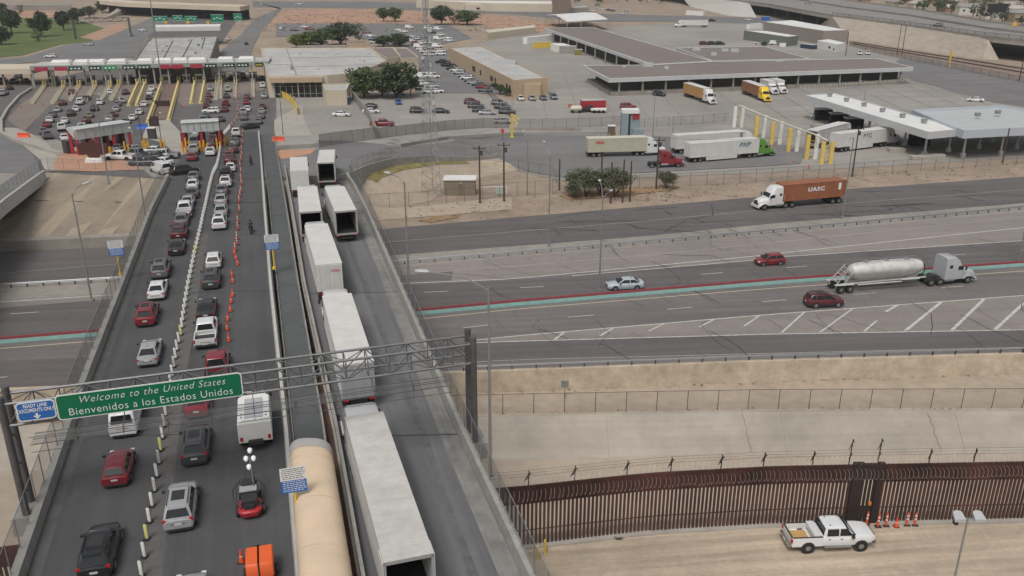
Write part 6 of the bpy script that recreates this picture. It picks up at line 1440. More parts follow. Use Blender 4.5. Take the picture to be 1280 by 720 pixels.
car('pickup', 'black', P(736, 140)[:2]+(0,), math.radians(80), 'black vehicle parked against the left part of the dark red container', None, False)
car('SUV', 'red', P(785, 136)[:2]+(0,), math.radians(90), 'bright red SUV parked just behind the grey scanner tower', None, False)
car('hatchback', 'black', P(824, 120)[:2]+(0,), math.radians(130), 'small dark vehicle in front of the warehouse, left of the tan container', None, False)
for i, (px, c, t) in enumerate(((880, 'maroon', 'left'), (890, 'black', 'middle'), (900, 'black', 'right'))): car('SUV', c, P(px, 56)[:2]+(0,), math.radians(80), c+' vehicle behind the warehouse roof, %s of three' % t, None, False)
car('pickup', 'maroon', P(889, 27)[:2]+(0,), math.radians(80), 'dark red pickup behind the far white semi lorry', None, False)
bx_px(937, 37, 952, 36, 2.5, 2.8, M_pwhite, 'white container alone in the far yard'); bx_px(953, 26, 962, 26, 2.5, 2.6, M_blue, 'blue container below the viaduct')
t = bx_px(857, 19, 879, 20, 3, 3.0, M_pwhite, 'long white site office beyond the far lorry', 'site_office', 'site office', False)
# scale house tower, cabinet, arms
r = thing('scanner_tower', 'tall grey box-shaped scanner tower with red panel behind the beige trailer', 'scanner', P(786, 173)); M_bg = mat('blue_grey_panel', (.24, .29, .32), .6, .05, 1)
MB().box(-1.2, 0, 3.0, 1.6, 2.2, 6.0).box(1.2, .4, 2.9, 2.2, 2.2, 5.8).build('cabinet', M_bg, r, local=True); MB().box(0, .2, 6.4, 4.0, 2.6, .9).build('roof', M_roofw, r, local=True); MB().box(1.3, -.75, 5.3, 1.6, .12, 1.5).build('red_panel', M_red, r, local=True); MB().box(-.25, -.8, 3.0, .4, .3, 5.6).build('dark_slot', M_dark, r, local=True); MB().box(1.9, -1.4, 1.3, 2.6, 1.2, 2.4).build('lower_cabinet', M_bg, r, local=True)
r = thing('equipment_cabinet', 'brown equipment cabinet with yellow bollards left of the scanner tower', 'cabinet', P(764, 171)); MB().box(0, 0, 1.3, 1.6, 1.4, 2.6).build('cabinet', mat('brown_metal', (.14, .10, .08), .7), r, local=True); MB().box(0, 0, 2.66, 1.8, 1.6, .14).build('top', M_roofw, r, local=True)
for x in (-.6, 1.2): MB().tube((x, -1.2, 0), (x, -1.2, 1.1), .12, n=8).build('bollard', M_yellow, r, local=True)
for i, (px, py) in enumerate(((790, 176), (799, 176))):
    q = P(px, py); b = MB(); b.tube(q, (q[0], q[1], 1.3), .16, n=8).lathe(q[0], q[1], [(.16, 1.3), (.0, 1.42)], 8); solo(b, 'bollard', M_yellow, 'orange-yellow bollard at the foot of the scanner tower, %s one' % ('left', 'right')[i], 'bollard')
def yellow_arm(q, h, label):
    r = thing('height_barrier', label, 'barrier', q); MB().bar((0, 0, 0), (0, 0, h), .45, .45).box(0, 0, .15, .9, .9, .3).build('post', M_yellow, r, local=True); MB().bar((0, 0, h), (1.9, -.3, h-1.4), .2, .25).bar((0, 0, h-.9), (1.6, -.3, h-2.3), .2, .25).build('arm', M_yellow, r, local=True)
yellow_arm(P(640, 172), 5.6, 'tall yellow height barrier with two folded arms at the yard entrance')
yellow_arm(P(1186, 84), 6.0, 'distant tall yellow barrier beside the railway')
q = P(637, 178); r = thing('stop_sign_arm', 'red round signal on a thin stand left of the yellow height barrier', 'signal', P(628, 176)); MB().tube((0, 0, 0), (0, 0, 2.0), .05, n=6).build('stand', M_dsteel, r, local=True); MB().tube((0, 0, 2.3), (.1, -.1, 2.35), .55, n=10).build('disc', mat('signal_red', (.55, .06, .07), .5), r, local=True)
# yard gates: yellow and white portal posts with a pipe on top
gt = thing('yard_gate', 'slanting row of yellow and white portal frames under a pipe in the yard', 'gate', P(935, 186))
ptl = [(916, 165), (932, 170), (948, 178), (964, 186), (981, 195), (998, 200), (1017, 206), (1031, 208)]
tops = []
for i, (px, py) in enumerate(((922, 159), (949, 172), (969, 181), (990, 190), (1013, 199), (1032, 205))):
    q = P(px, py); ht = 5.2 if i < 5 else 4.6; tops.append((q[0], q[1], ht+.15)); dx, dy = .52, .85
    for s in (-1, 1):
        MB().box(q[0]+s*.95, q[1]+s*.1, ht/2, .78, .55, ht).build('portal_post', mat('portal_yellow', (.64, .47, .13), .6, .1, 1) if (s < 0 or i == 5) and i != 0 else M_pwhite, gt)
    b = MB(); 
    for z in (.9, 1.9, 2.9, 3.9): b.bar((q[0]-.8, q[1]-.2, z), (q[0]+.8, q[1]+.2, z+.0), .1, .1)
    b.build('rung', M_yellow, gt)
MB().path(tops[:3], .22, 8).path(tops[1:], .2, 8).build('pipe', mat('cream_pipe', (.60, .56, .47), .6), gt)
# inspection canopies at the right
def canopy(roof, h, fas, label, cols, ph=.35, roofm=None, fm=None, units=(), colm=None, foot=True, walls=None, name='inspection_canopy'):
    poly = ccw([P(*p, h)[:2] for p in roof]); r = thing(name, label, 'canopy', (*poly[0], 0))
    MB().prism(poly, h-fas, h-ph).build('fascia', fm or M_fascia, r)
    inn = inset(poly, .25); b = MB(); n = len(poly)
    for i in range(n):
        j = (i+1) % n; b.add([(*poly[i], h-ph), (*poly[j], h-ph), (*poly[j], h), (*poly[i], h), (*inn[i], h), (*inn[j], h), (*inn[j], h-ph), (*inn[i], h-ph)], [(0, 1, 2, 3), (3, 2, 5, 4), (4, 5, 6, 7)])
    b.build('roof_edge', fm or M_fascia, r); MB().prism(inn, h-ph, h-ph+.06).build('roof', roofm or M_roofw, r)
    for px, py in cols:
        q = P(px, py); b = MB(); b.box(q[0], q[1], (h-fas)/2, .35, .35, h-fas)
        if foot: b.box(q[0], q[1], .5, .8, .8, 1.0)
        b.build('column', colm or M_fascia, r)
    for px, py in units: q = P(px, py, h); MB().box(q[0], q[1], h+.2, .9, .9, .5).box(q[0], q[1], h+.6, 1.3, .5, .3).build('roof_unit', M_steel, r)
    return r
canopy([(1006.5, 118.5), (1045, 116.5), (1205, 161), (1161, 165)], 6.2, 1.5, 'long white-roofed truck inspection canopy running away to the upper left', [(1013, 144), (1038, 150), (1060, 158), (1085, 166), (1110, 173), (1130, 182), (1155, 195), (1185, 190), (1050, 145), (1090, 156), (1140, 172)], .25, M_roofw, None,
       ((1037, 120), (1058, 126), (1080, 132), (1103, 139), (1128, 146), (1155, 153)))
canopy([(1139.5, 137), (1251, 131.5), (1400, 153), (1205, 163)], 6.6, 1.7, 'wide flat grey canopy on slim columns at the right edge', [(1203, 197), (1250, 194), (1270, 186), (1223, 186), (1240, 178), (1290, 190), (1180, 176)], .7, mat('blue_grey_roof', (.43, .445, .455), .8, .06, .3), mat('pale_blue_fascia', (.46, .50, .54), .6), ((1247, 142), (1222, 145)))
for i, (px, py, w_) in enumerate(((1022, 160, 3.2), (1048, 168, 3.5), (1150, 200, 4), (1120, 190, 3.5), (1165, 198, 5))):
    q = P(px, py); b = MB(); b.box(q[0], q[1], .45, w_, 1.6, .9); solo(b, 'kerb_island', M_conc, 'low concrete island under the truck inspection canopy, %s from the left' % ordn((0, 1, 3, 2, 4)[i]), 'kerb island')
for i, (px, py) in enumerate(((1028, 150), (1047, 156), (1066, 162), (1148, 182))):
    q = P(px, py); r = thing('inspection_booth', 'dark glazed inspection booth under the long canopy, %s from the left' % ordn(i), 'booth', q); MB().box(0, 0, 1.5, 4.2, 2.0, 2.6).build('cabin', M_dark, r, local=True); MB().box(0, 0, 2.95, 4.6, 2.4, .25).build('roof', M_fascia, r, local=True); MB().box(0, -1.02, 1.9, 3.6, .05, 1.0).build('window', M_glassb, r, local=True)
# small tan shed in the fenced lot, cable drums, blocks
r = thing('utility_shed', 'small tan windowless shed with white roof in the fenced lot', 'shed', P(575, 243)); MB().box(0, .8, 1.35, 5.6, 3.2, 2.8).build('wall', mat('khaki_wall', (.215, .175, .13), .9, .08, 1), r, local=True); MB().box(0, .8, 2.85, 5.9, 3.5, .18).build('roof', M_roofw, r, local=True); MB().box(.2, -.83, 1.1, .9, .05, 2.1).build('door', mat('khaki_door', (.17, .14, .105), .8), r, local=True); MB().box(.2, -.9, 2.3, .4, .1, .12).build('wall_lamp', M_lamp, r, local=True)
for i, (px, py) in enumerate(((610, 207), (629, 210))): q = P(px, py); b = MB(); b.box(q[0], q[1], .45, 2.6, .6, .9); solo(b, 'concrete_block', mat('cream_block', (.50, .45, .32), .8), 'cream concrete block beyond the wooden poles, %s one' % ('left', 'right')[i], 'block')
r = thing('generator_box', 'pale green service box with pipe rail beside the right wooden pole', 'cabinet', P(625, 243)); MB().box(0, 0, .7, 1.3, 1.0, 1.2).build('box', mat('pale_green_metal', (.42, .47, .42), .7), r, local=True); MB().path([(-3.5, 0, 0), (-3.5, 0, 1.3), (1.2, 0, 1.5), (1.2, 0, 0)], .06, 6).build('pipe_rail', M_pwhite, r, local=True)
# far yard buildings at the right
bldg('shed_building', 'large grey shed with bright sloping roof below the viaduct', 'building', [(955, 27), (990, 25), (1061, 37.5), (1030, 38.5)], 6.5, mat('taupe_wall', (.29, .25, .225), .9), M_roofw, par=.2, ps=.15, wins=((1046, 48, 1054, 48, .2, 3.5, 'doorway'),))
bldg('green_shed', 'long dull green shed in front of the bright-roofed grey shed', 'building', [(930, 38), (958, 38.5), (998, 44.5), (985, 46)], 4.5, mat('dull_green_wall', (.16, .175, .15), .9), M_roofw, par=.15, ps=.1)
bldg('white_cabin', 'white flat-roofed cabin beside the far yard, with small windows', 'building', [(1022, 50.5), (1036, 49), (1057, 53.5), (1046, 55.5)], 3.4, M_pwhite, M_pwhite, par=.1, ps=.1, wins=((1030, 59, 1032, 59.5, 1, 2, 'window'), (1036, 61, 1038, 61.5, 1, 2, 'window')))
t = bx_px(1000, 60, 1016, 62, 2.5, 1.8, mat('navy_metal', (.03, .045, .09), .6), 'navy blue storage box with white rounded top left of the white cabin', 'storage_box', 'storage box'); 
car('van', 'white', P(968, 56)[:2]+(0,), math.radians(90), 'white van parked in front of the dull green shed', None, False)
q = P(978, 59); bx_px(975, 59, 982, 59, 1.8, 1.6, M_pwhite, 'small white trailer right of the van by the green shed', 'box_trailer', 'trailer', False)
# ------------------------------------------------------------------ booths of the port
pa, pb_ = Vector(G(42, 110)[:2]), Vector(G(338, 103)[:2]); pe = (pb_-pa).normalized(); pn = Vector((pe.y, -pe.x)); PL = (pb_-pa).length
cn_ = thing('booth_canopy', 'long grey-green canopy with white barrel roofs over the inspection booths', 'canopy', (pa.x, pa.y, 0)); M_gg = mat('grey_green_fascia', (.27, .30, .28), .7, .08, .5)
def pt(px, n=0.0, z=0.0, py=None):        # point along the canopy front below picture column px
    lo, hi = 0.0, PL
    for _ in range(40):
        m_ = (lo+hi)/2; q = pa+pe*m_; d = q.y*CT-(z-CH)*ST; X = 640+FPX*q.x/d
        if X < px: lo = m_
        else: hi = m_
    q = pa+pe*lo+pn*n; return (q.x, q.y, z)
zc_ = 5.6
MB().prism([tuple(pa), tuple(pb_), tuple(pb_-pn*13), tuple(pa-pn*13)], zc_, zc_+1.3).build('fascia', M_gg, cn_); MB().prism([tuple(pa-pn*.5), tuple(pb_-pn*.5), tuple(pb_-pn*12.5), tuple(pa-pn*12.5)], zc_+1.3, zc_+1.36).build('roof', M_roofg, cn_)
for x0, x1 in ((61, 86), (90, 112), (106, 129), (133, 156), (170, 189), (192, 213), (215, 233), (234, 257), (271, 291), (297, 317)):
    a, b_ = Vector(pt(x0, -.6, 8)), Vector(pt(x1, -.6, 8)); dd = (b_-a).normalized(); dn = Vector((pn.x, pn.y, 0))
    prof = [(0, 0), (0, .9), (-.6, 1.25), (-2.6, 1.5), (-4.6, 1.25), (-5.2, .9), (-5.2, 0)]
    L_ = (b_-a).length; MB().loft([[tuple(a+dd*(L_*t)+dn*(y*(1 if 0 < t < 1 else .85))+Vector((0, 0, zc_+1.36-8+z*sc))) for y, z in prof] for t, sc in ((0, .55), (.07, 1), (.93, 1), (1, .55))], smooth=False).build('barrel_roof', M_roofw, cn_)
for x0, x1, m in ((43, 60, 'r'), (68, 84, 'r'), (86, 103, 'd'), (111, 127, 'd'), (129, 146, 'g'), (153, 169, 'd'), (172, 188, 'd'), (200, 212, 'r'), (214, 229, 'r'), (238, 253, 'r'), (256, 271, 'd'), (278, 294, 'd'), (296, 311, 'd'), (319, 329, 'y')):
    a, b_ = pt(x0, .05, 5.8), pt(x1, .05, 5.8); mm = {'r': mat('lane_sign_red', (.36, .03, .06), .5), 'g': mat('lane_sign_green', (.03, .25, .12), .5), 'd': mat('lane_sign_dark_green', (.02, .055, .045), .4), 'y': mat('lane_sign_black', (.03, .03, .02), .4)}[m]
    sg = MB(); n_ = Vector((pn.x, pn.y, 0))*.12; A_, B_ = Vector(a), Vector(b_)
    sg.add([A_+n_+Vector((0, 0, -.55)), B_+n_+Vector((0, 0, -.55)), B_+n_+Vector((0, 0, .75)), A_+n_+Vector((0, 0, .75)), A_+Vector((0, 0, -.55)), B_+Vector((0, 0, -.55)), B_+Vector((0, 0, .75)), A_+Vector((0, 0, .75))], [(0, 1, 2, 3), (1, 5, 6, 2), (2, 6, 7, 3), (3, 7, 4, 0), (0, 4, 5, 1)])
    so_ = sg.build('lane_sign', mm, cn_)
    if m != 'r':
        st = MB(); e_ = (B_-A_)
        for k in range(3 if m != 'y' else 5):
            t0 = .12+k*(.28 if m != 'y' else .16); c0 = A_+e_*t0+n_*1.1+Vector((0, 0, -.1)); c1 = A_+e_*(t0+(.16 if m != 'y' else .1))+n_*1.1+Vector((0, 0, .3)); st.quad((c0.x, c0.y, c0.z), (c1.x, c1.y, c0.z), (c1.x, c1.y, c1.z), (c0.x, c0.y, c1.z))
        st.build('sign_marks', M_txw if m != 'y' else mat('lime_marks', (.55, .6, .05), .5), cn_)
for px in (43, 66, 69, 88, 108, 115, 133, 139, 152, 160, 176, 194, 212, 234, 256, 275, 296, 316, 334):
    q = pt(px, -.7, 0); MB().box(q[0], q[1], zc_/2, .45, .45, zc_, math.atan2(pe.y, pe.x)).build('column', M_gg if px % 3 else mat('olive_column', (.16, .16, .12), .8), cn_)
for i, px in enumerate((62, 84, 109, 131, 156, 178, 207, 232, 248, 275, 295, 315)):
    q = pt(px, -5, 0); r = thing('inspection_booth', 'grey inspection booth under the long canopy, %s booth from the left' % ordn(i), 'booth', q, math.atan2(pe.y, pe.x)); MB().box(0, 0, 1.3, 2.2, 3.6, 2.6).build('cabin', M_concd, r, local=True); MB().box(0, -1.82, 1.7, 1.8, .06, 1.1).build('window', M_glassb, r, local=True); MB().box(0, 0, 2.7, 2.7, 4.2, .2).build('roof', M_roofw, r, local=True)
bk_ = thing('port_hall', 'dark-fronted hall under the large grey roof behind the booth canopy', 'building', pt(235, -14, 0))
# lane islands with yellow crash guards
def island(p0, p1, label, solid, w=1.1):
    a, b_ = Vector(G(*p0)), Vector(G(*p1)); d = (b_-a); L = d.length; n = Vector((-d.y, d.x, 0)).normalized(); zt = lambda t: a.z+(b_.z-a.z)*t
    r = thing('lane_island', label, 'lane island', tuple(a)); b = MB(); q = [a+n*w/2, b_+n*w/2, b_-n*w/2, a-n*w/2]
    b.add([(p.x, p.y, p.z) for p in q]+[(p.x, p.y, p.z+.28) for p in q], [(4, 7, 6, 5), (0, 4, 5, 1), (1, 5, 6, 2), (2, 6, 7, 3), (3, 7, 4, 0)]); b.build('kerb', M_pyellow if solid else M_conc, r)
    b = MB()
    if solid:
        b.bar(a+Vector((0, 0, .62)), b_+Vector((0, 0, .62)), .5, .75)
        b.build('crash_guard', M_pyellow, r)
    k = 0; m_ = max(3, int(L/(3.2 if solid else 2.6)))
    for i in range(m_+1):
        p = a+d*(i/m_); 
        if solid and i < m_-1: continue
        for s in (-1, 1): MB().tube((p.x+n.x*s*w*.36, p.y+n.y*s*w*.36, p.z+.2), (p.x+n.x*s*w*.36, p.y+n.y*s*w*.36, p.z+(1.1 if i < m_-1 else 2.1)), .2 if i >= m_-2 else .15, n=8).build('bollard', M_pyellow if i >= m_-3 else mat('bollard_cream', (.5, .46, .34), .7), r)
    if not solid:
        b = MB()
        for s in (-1, 1): b.bar(a+d*.62+n*s*w*.36+Vector((0, 0, .95)), b_+n*s*w*.36+Vector((0, 0, .95)), .08, .14)
        b.build('guard_rail', mat('rail_cream', (.50, .46, .34), .7), r)
isl = [((40, 131), (57, 107), 0), ((66, 131), (81, 107), 0), ((88, 127), (100, 107), 0), ((108, 127), (120, 107), 0), ((128, 124), (139, 107), 0), ((139, 127), (150, 106), 0), ((161, 133), (173, 105), 1), ((171, 133), (182, 105), 1), ((185, 154), (203, 103), 1), ((211, 151), (224, 102), 1), ((239, 130), (244, 102), 1), ((251, 130), (256, 102), 1), ((270, 126), (272, 102), 0), ((276, 124), (276, 102), 0), ((294, 124), (295, 102), 0), ((317, 122), (316, 93), 0)]
for i, (p0, p1, s) in enumerate(isl): island(p0, p1, 'lane island with %s, %s island from the left before the booths' % ('long pale yellow guard' if s else 'pairs of yellow bollards', ordn(i)), s)
q = G(202, 133); r = thing('dark_louvre', 'low dark louvred box across the brick island', 'louvre box', q); MB().box(0, 0, .8, 4.6, .8, 1.6).build('box', mat('louvre_brown', (.05, .03, .03), .8), r, local=True)
q = G(194, 158); r = thing('equipment_rack', 'dark brown equipment rack on the pale concrete island', 'cabinet', q); MB().box(0, 0, 1.2, 1.7, .8, 2.4).box(-1.0, 0, .9, .5, .8, 1.8).build('rack', MATS['louvre_brown'], r, local=True)
q = G(191, 174); r = thing('equipment_cabinet', 'grey cabinet with pale top on the concrete island, nearer the camera', 'cabinet', q); MB().box(0, 0, 1.2, 1.6, 1.0, 2.4).build('cabinet', M_dsteel, r, local=True); MB().box(0, 0, 2.45, 1.8, 1.2, .12).build('top', M_pwhite, r, local=True)
# red inspection canopies
def red_canopy(pL, pR, posts, label, h=5.2):
    a, b_ = Vector(G(*pL)), Vector(G(*pR)); a.z = b_.z = (a.z+b_.z)/2; d = (b_-a).normalized(); n = Vector((d.y, -d.x, 0)); L = (b_-a).length; r = thing('red_canopy', label, 'canopy', tuple(a)); z0 = a.z
    f = lambda s, m, z: tuple(a+d*s+n*m+Vector((0, 0, z)))
    ring = lambda s: [f(s, .0, h-1.9), f(s, .1, h), f(s, -.5, h+.15), f(s, -3.4, h+.1), f(s, -3.4, h-.5), f(s, -.6, h-1.7)]
    b = MB(); b.loft([ring(0), ring(L)], smooth=False); b.build('panel_roof', mat('pale_panel', (.47, .50, .50), .6, .05, 1), r)
    b = MB(); b.bar(f(0, .15, h+.12), f(L, .15, h+.12), .3, .18); b.build('top_edge', M_pwhite, r)
    for k in range(1, 6): MB().bar(f(L*k/6, .12, h-1.7), f(L*k/6, .14, h-.1), .06, .06).build('panel_joint', M_steel, r)
    for t in posts:
        for m in (-.3, -3.0): MB().bar(f(L*t, m, -.1), f(L*t, m, h-.4), .55, .4).build('post', M_red, r)
        MB().box(*f(L*t, -4.6, 1.3)[:2], z0+1.3, 1.3, 2.0, 2.6, math.atan2(d.y, d.x)).build('booth', M_dsteel, r)
    return r
red_canopy((99, 195), (167, 187), (.02, .36, .68, .98), 'left inspection canopy with pale slanted roof panels on red posts'); red_canopy((230, 186), (277, 184), (.02, .5, .98), 'right inspection canopy with pale slanted roof panels on red posts')
for i, (px, py) in enumerate(((135, 194), (139, 198), (157, 191), (180, 190), (182, 186), (202, 186), (229, 192), (233, 186), (251, 190), (256, 189), (272, 187), (277, 183), (281, 180))):
    q = G(px, py); b = MB(); b.tube((q[0], q[1], q[2]), (q[0], q[1], q[2]+2.2), .2, n=8).tube((q[0]+.55, q[1]+.3, q[2]), (q[0]+.55, q[1]+.3, q[2]+1.6), .18, n=8).bar((q[0], q[1], q[2]+1.2), (q[0]+.55, q[1]+.3, q[2]+1.2), .12, .12); solo(b, 'crash_bollard', mat('amber_yellow', (.66, .36, .04), .6), 'amber-yellow crash bollard near the red canopies, %s from the left' % ordn(i), 'bollard')
# dark brown emblem sculpture on a white plinth
q = G(119, 203); r = thing('sculpture', 'dark brown spread-wing shaped sculpture on a white base beside the left red canopy', 'sculpture', q)
out = [(-.9, .9), (-1.2, 1.5), (-1.9, 1.4), (-2.6, 1.7), (-2.7, 3.4), (-1.5, 3.7), (-.6, 3.5), (-.3, 4.1), (.3, 4.1), (.6, 3.5), (1.5, 3.7), (2.7, 3.4), (2.6, 1.7), (1.9, 1.4), (1.2, 1.5), (.9, .9)]
MB().add([(x, -.2, z) for x, z in out]+[(x, .2, z) for x, z in out], [tuple(range(len(out)-1, -1, -1)), tuple(range(len(out), 2*len(out)))]+[(i, (i+1) % len(out), (i+1) % len(out)+len(out), i+len(out)) for i in range(len(out))]).build('wings', mat('sculpture_brown', (.07, .025, .02), .6), r, local=True)
MB().loft([ring8(-1.7, 1.7, .9, 0, .3), ring8(-1.4, 1.4, .7, .9, .3)], smooth=False).build('base', M_pwhite, r, local=True)
# big grey roof behind the canopy and its white front roof, signs, gantry, overpass
r, _ = bldg('port_building', 'large low building with mottled grey roof behind the inspection booths', 'building', [(167, 75), (262, 74.5), (272, 45), (187, 47)], 7, M_concd, mat('mottled_roof', (.36, .355, .345), .85, .22, .25, var2=.25, scale2=.09))
seams(r, (((203, 74), (216, 50)), ((226, 74), (240, 48)), ((186, 50), (190, 48)), ((252, 60), (256, 46))), 7, M_dsteel); rooftop(r, ((240, 66, 2.5, 2, .9), (245, 56, 2, 3, .8), (250, 48, 2, 2, .7), (205, 57, 2, 3, .5), (200, 62, 1.8, 1.8, .4), (232, 50, 2.4, 1.2, .6)), 7)
bldg('roof_canopy', 'long white raised roof behind the mottled grey roof', 'canopy', [(194, 34), (275, 33), (276, 30), (194, 31)], 8.5, mat('white_gable_side', (.6, .6, .58), .7), M_roofw, z0=6.6, par=.2, ps=.2)
MB().prism(ccw([P(215, 78, 5)[:2], P(262, 78, 5)[:2], P(262, 74, 5)[:2], P(215, 74, 5)[:2]]), 0, 5.4).build('dark_hall_front', M_dark, bk_)
bk_2 = MB().prism(inset(ccw([P(*p, 5.3)[:2] for p in ((218, 84), (262, 83), (262, 76), (218, 76))]), .1), 5.2, 5.4).build('hall_roof', M_concd, bk_)
for i, (x0, x1, y0, y1) in enumerate(((192, 211, 20, 27), (217, 230, 19, 26), (232, 248, 20, 27), (265, 281, 18, 28), (293, 304, 17, 26))):
    by = 34; q0 = P(x0, by); q1 = P(x1, by); zA, zB = hg(x0, by, y1), hg(x0, by, y0); r = thing('highway_sign', 'green highway sign beyond the booths, %s from the left' % ordn(i), 'sign', ((q0[0]+q1[0])/2, q0[1], 0)); wd = q1[0]-q0[0]
    MB().box(0, 0, (zA+zB)/2, wd, .15, zB-zA).build('panel', mat('highway_green', (.0, .20, .11), .5), r, local=True)
    b = MB(); b.box(0, -.09, zB-.12, wd-.2, .03, .12).box(0, -.09, zA+.12, wd-.2, .03, .12)
    for k in range(3): b.box((-.25+.25*k)*wd, -.09, (zA+zB)/2+((k % 2)-.3)*.6, wd*.16, .03, .45)
    b.build('legend', M_txw, r, local=True); MB().tube((-wd*.4, .1, 0), (-wd*.4, .1, zA), .15, n=6).tube((wd*.4, .1, 0), (wd*.4, .1, zA), .15, n=6).build('post', M_steel, r, local=True)
for i, px in enumerate((208, 236, 261)):
    q = P(px, 36); zc2 = hg(px, 36, 28); r = thing('warning_sign', 'small yellow warning sign beyond the booths, %s from the left' % ordn(i), 'sign', q)
    MB().bar((-.0, 0, 0), (0, 0, zc2-.8), .12, .12).build('post', M_steel, r, local=True); MB().add([(-1.1, -.08, zc2), (0, -.08, zc2-1.1), (1.1, -.08, zc2), (0, -.08, zc2+1.1)], [(0, 1, 2, 3)]).add([(-1.1, .02, zc2), (0, .02, zc2-1.1), (1.1, .02, zc2), (0, .02, zc2+1.1)], [(3, 2, 1, 0)]).build('panel', mat('warning_yellow', (.75, .42, .03), .5), r, local=True)
g1, g2 = P(95, 49), P(164, 46); r = thing('far_gantry', 'distant steel sign gantry over the road beside the park', 'gantry', g1); hgA = hg(95, 49, 24)
b = MB()
for s in (0, 1):
    q = g1 if s == 0 else g2
    for n in (-.7, .7): MB().bar((q[0], q[1]+n, 0), (q[0], q[1]+n, hgA), .4, .4).build('post', M_dsteel, r)
for n in (-.7, .7):
    for z in (hgA, hgA-1.8): b.bar((g1[0], g1[1]+n, z), (g2[0], g2[1]+n, z), .2, .2)
    for k in range(12):
        t0, t1 = k/12, (k+1)/12; b.bar((g1[0]+(g2[0]-g1[0])*t0, g1[1]+(g2[1]-g1[1])*t0+n, hgA if k % 2 else hgA-1.8), (g1[0]+(g2[0]-g1[0])*t1, g1[1]+(g2[1]-g1[1])*t1+n, hgA-1.8 if k % 2 else hgA), .12, .12)
b.build('truss', M_dsteel, r)
ov = thing('overpass', 'tan concrete overpass with dark underpass at the top left', 'bridge', P(230, 20)); zO = 8.5
pA = [P(px, py, zO) for px, py in ((120, 1), (155, 4.5), (240, 7.5), (300, 9.5))]
b = MB(); b.loft([[(p[0], p[1], zO-2.2), (p[0], p[1], zO+.6), (p[0], p[1]+22, zO+.6), (p[0], p[1]+22, zO-2.2)] for p in pA], smooth=False); b.build('deck', M_tan, ov)
for px in (240,): q = P(px, 19); MB().box(q[0], q[1]+3, 3.1, 3, 6, 6.3).build('pier', M_tan, ov)
b = MB(); b.loft([[(p[0], p[1]+19, 0), (p[0], p[1]+19, zO-2.2), (p[0], p[1]+20, zO-2.2), (p[0], p[1]+20, 0)] for p in pA], smooth=False); b.build('underpass_shade_wall', M_dark, ov)  # near-black wall added behind the deck to stand in for the underpass shade
b = MB(); qa, qb = P(140, 27), P(172, 16); b.add([P(128, 24), P(160, 18), P(172, 4, 6.3), P(152, 6, 6.3)], [(0, 1, 2, 3)]); b.build('wing_slope', M_conc, ov)
r = thing('left_canopy', 'low tan-edged roof over parked vehicles at the left edge', 'canopy', G(0, 95)); p0, p1 = P(-60, 88, 5.2), P(38, 87.5, 5.2)
b = MB(); b.loft([[(p[0], p[1], 3.9), (p[0], p[1], 5.6), (p[0], p[1]+14, 5.6), (p[0], p[1]+14, 3.9)] for p in (p0, p1)], smooth=False); b.build('roof', M_tan, r)
b = MB(); 
for px in (-30, 0, 36): q = P(px, 87.5, 5.2); b.box(q[0], q[1]+1, 2, .5, .5, 4.0).box(q[0], q[1]+12, 2, .5, .5, 4.0)
b.build('column', M_concd, r)
car('van', 'lime', G(4, 92)[:2]+(0,), math.radians(80), 'lime-green roofed van in the shade at the far left edge', None, False)
ks = [G(*p) for p in ((75, 195), (20, 178), (2, 168), (2, 152), (10, 138), (24, 122), (40, 112))]
b = MB(); pr = resample([tuple(k) for k in ks], 2.0); b.loft([[(p[0]-.3, p[1]-.1, p[2]-.1), (p[0]-.3, p[1]-.1, p[2]+.75), (p[0]+.3, p[1]+.1, p[2]+.75), (p[0]+.3, p[1]+.1, p[2]-.1)] for p in pr], smooth=False); solo(b, 'kerb_barrier', M_conc, 'curved pale concrete barrier enclosing the left side of the booth area', 'barrier')
# curved yellow railing by the glass front, portable toilet, blue box, long wall, slatted fences
ks = [G(*p, 0) for p in ((345, 119), (352, 122), (360, 126), (366, 131), (370, 137), (372, 144))]
r = thing('yellow_railing', 'curved yellow handrail with panels in front of the glass-fronted building', 'railing', ks[0]); b = MB(); b.band([(p[0], p[1], p[2]+.2) for p in ks], [(p[0], p[1], p[2]+2.0) for p in ks]).path([(p[0], p[1], p[2]+2.0) for p in ks], .1, 6); b.build('panel', M_yellow, r)
for k, p in enumerate(ks): MB().tube((p[0], p[1], p[2]), (p[0], p[1], p[2]+2.1), .09, n=6).build('post', M_yellow, r)
q = P(434, 131); r = thing('portable_toilet', 'blue portable toilet at the corner of the small pale block', 'toilet', q); MB().box(0, 0, 1.1, 1.3, 1.3, 2.2).build('cabin', M_blue, r, local=True); MB().loft([ring8(-.68, .68, .68, 2.2, .2), ring8(-.5, .5, .5, 2.42, .2)]).build('roof', M_pwhite, r, local=True); MB().box(0, -.66, 1.05, .9, .03, 1.9).build('door', mat('toilet_door', (.02, .05, .2), .5), r, local=True)
def wallpx(pts, h, w, m, label, name='concrete_wall', f=G):
    q = [f(*p) for p in pts]; b = MB()
    for a, c in zip(q, q[1:]):
        d = Vector((c[0]-a[0], c[1]-a[1])).normalized(); n = Vector((-d.y, d.x))*w/2
        b.add([(a[0]-n.x, a[1]-n.y, a[2]-.1), (c[0]-n.x, c[1]-n.y, c[2]-.1), (c[0]+n.x, c[1]+n.y, c[2]-.1), (a[0]+n.x, a[1]+n.y, a[2]-.1), (a[0]-n.x, a[1]-n.y, a[2]+h), (c[0]-n.x, c[1]-n.y, c[2]+h), (c[0]+n.x, c[1]+n.y, c[2]+h), (a[0]+n.x, a[1]+n.y, a[2]+h)], [(4, 5, 6, 7), (0, 1, 5, 4), (1, 2, 6, 5), (2, 3, 7, 6), (3, 0, 4, 7)])
    return solo(b, name, m, label, 'wall')
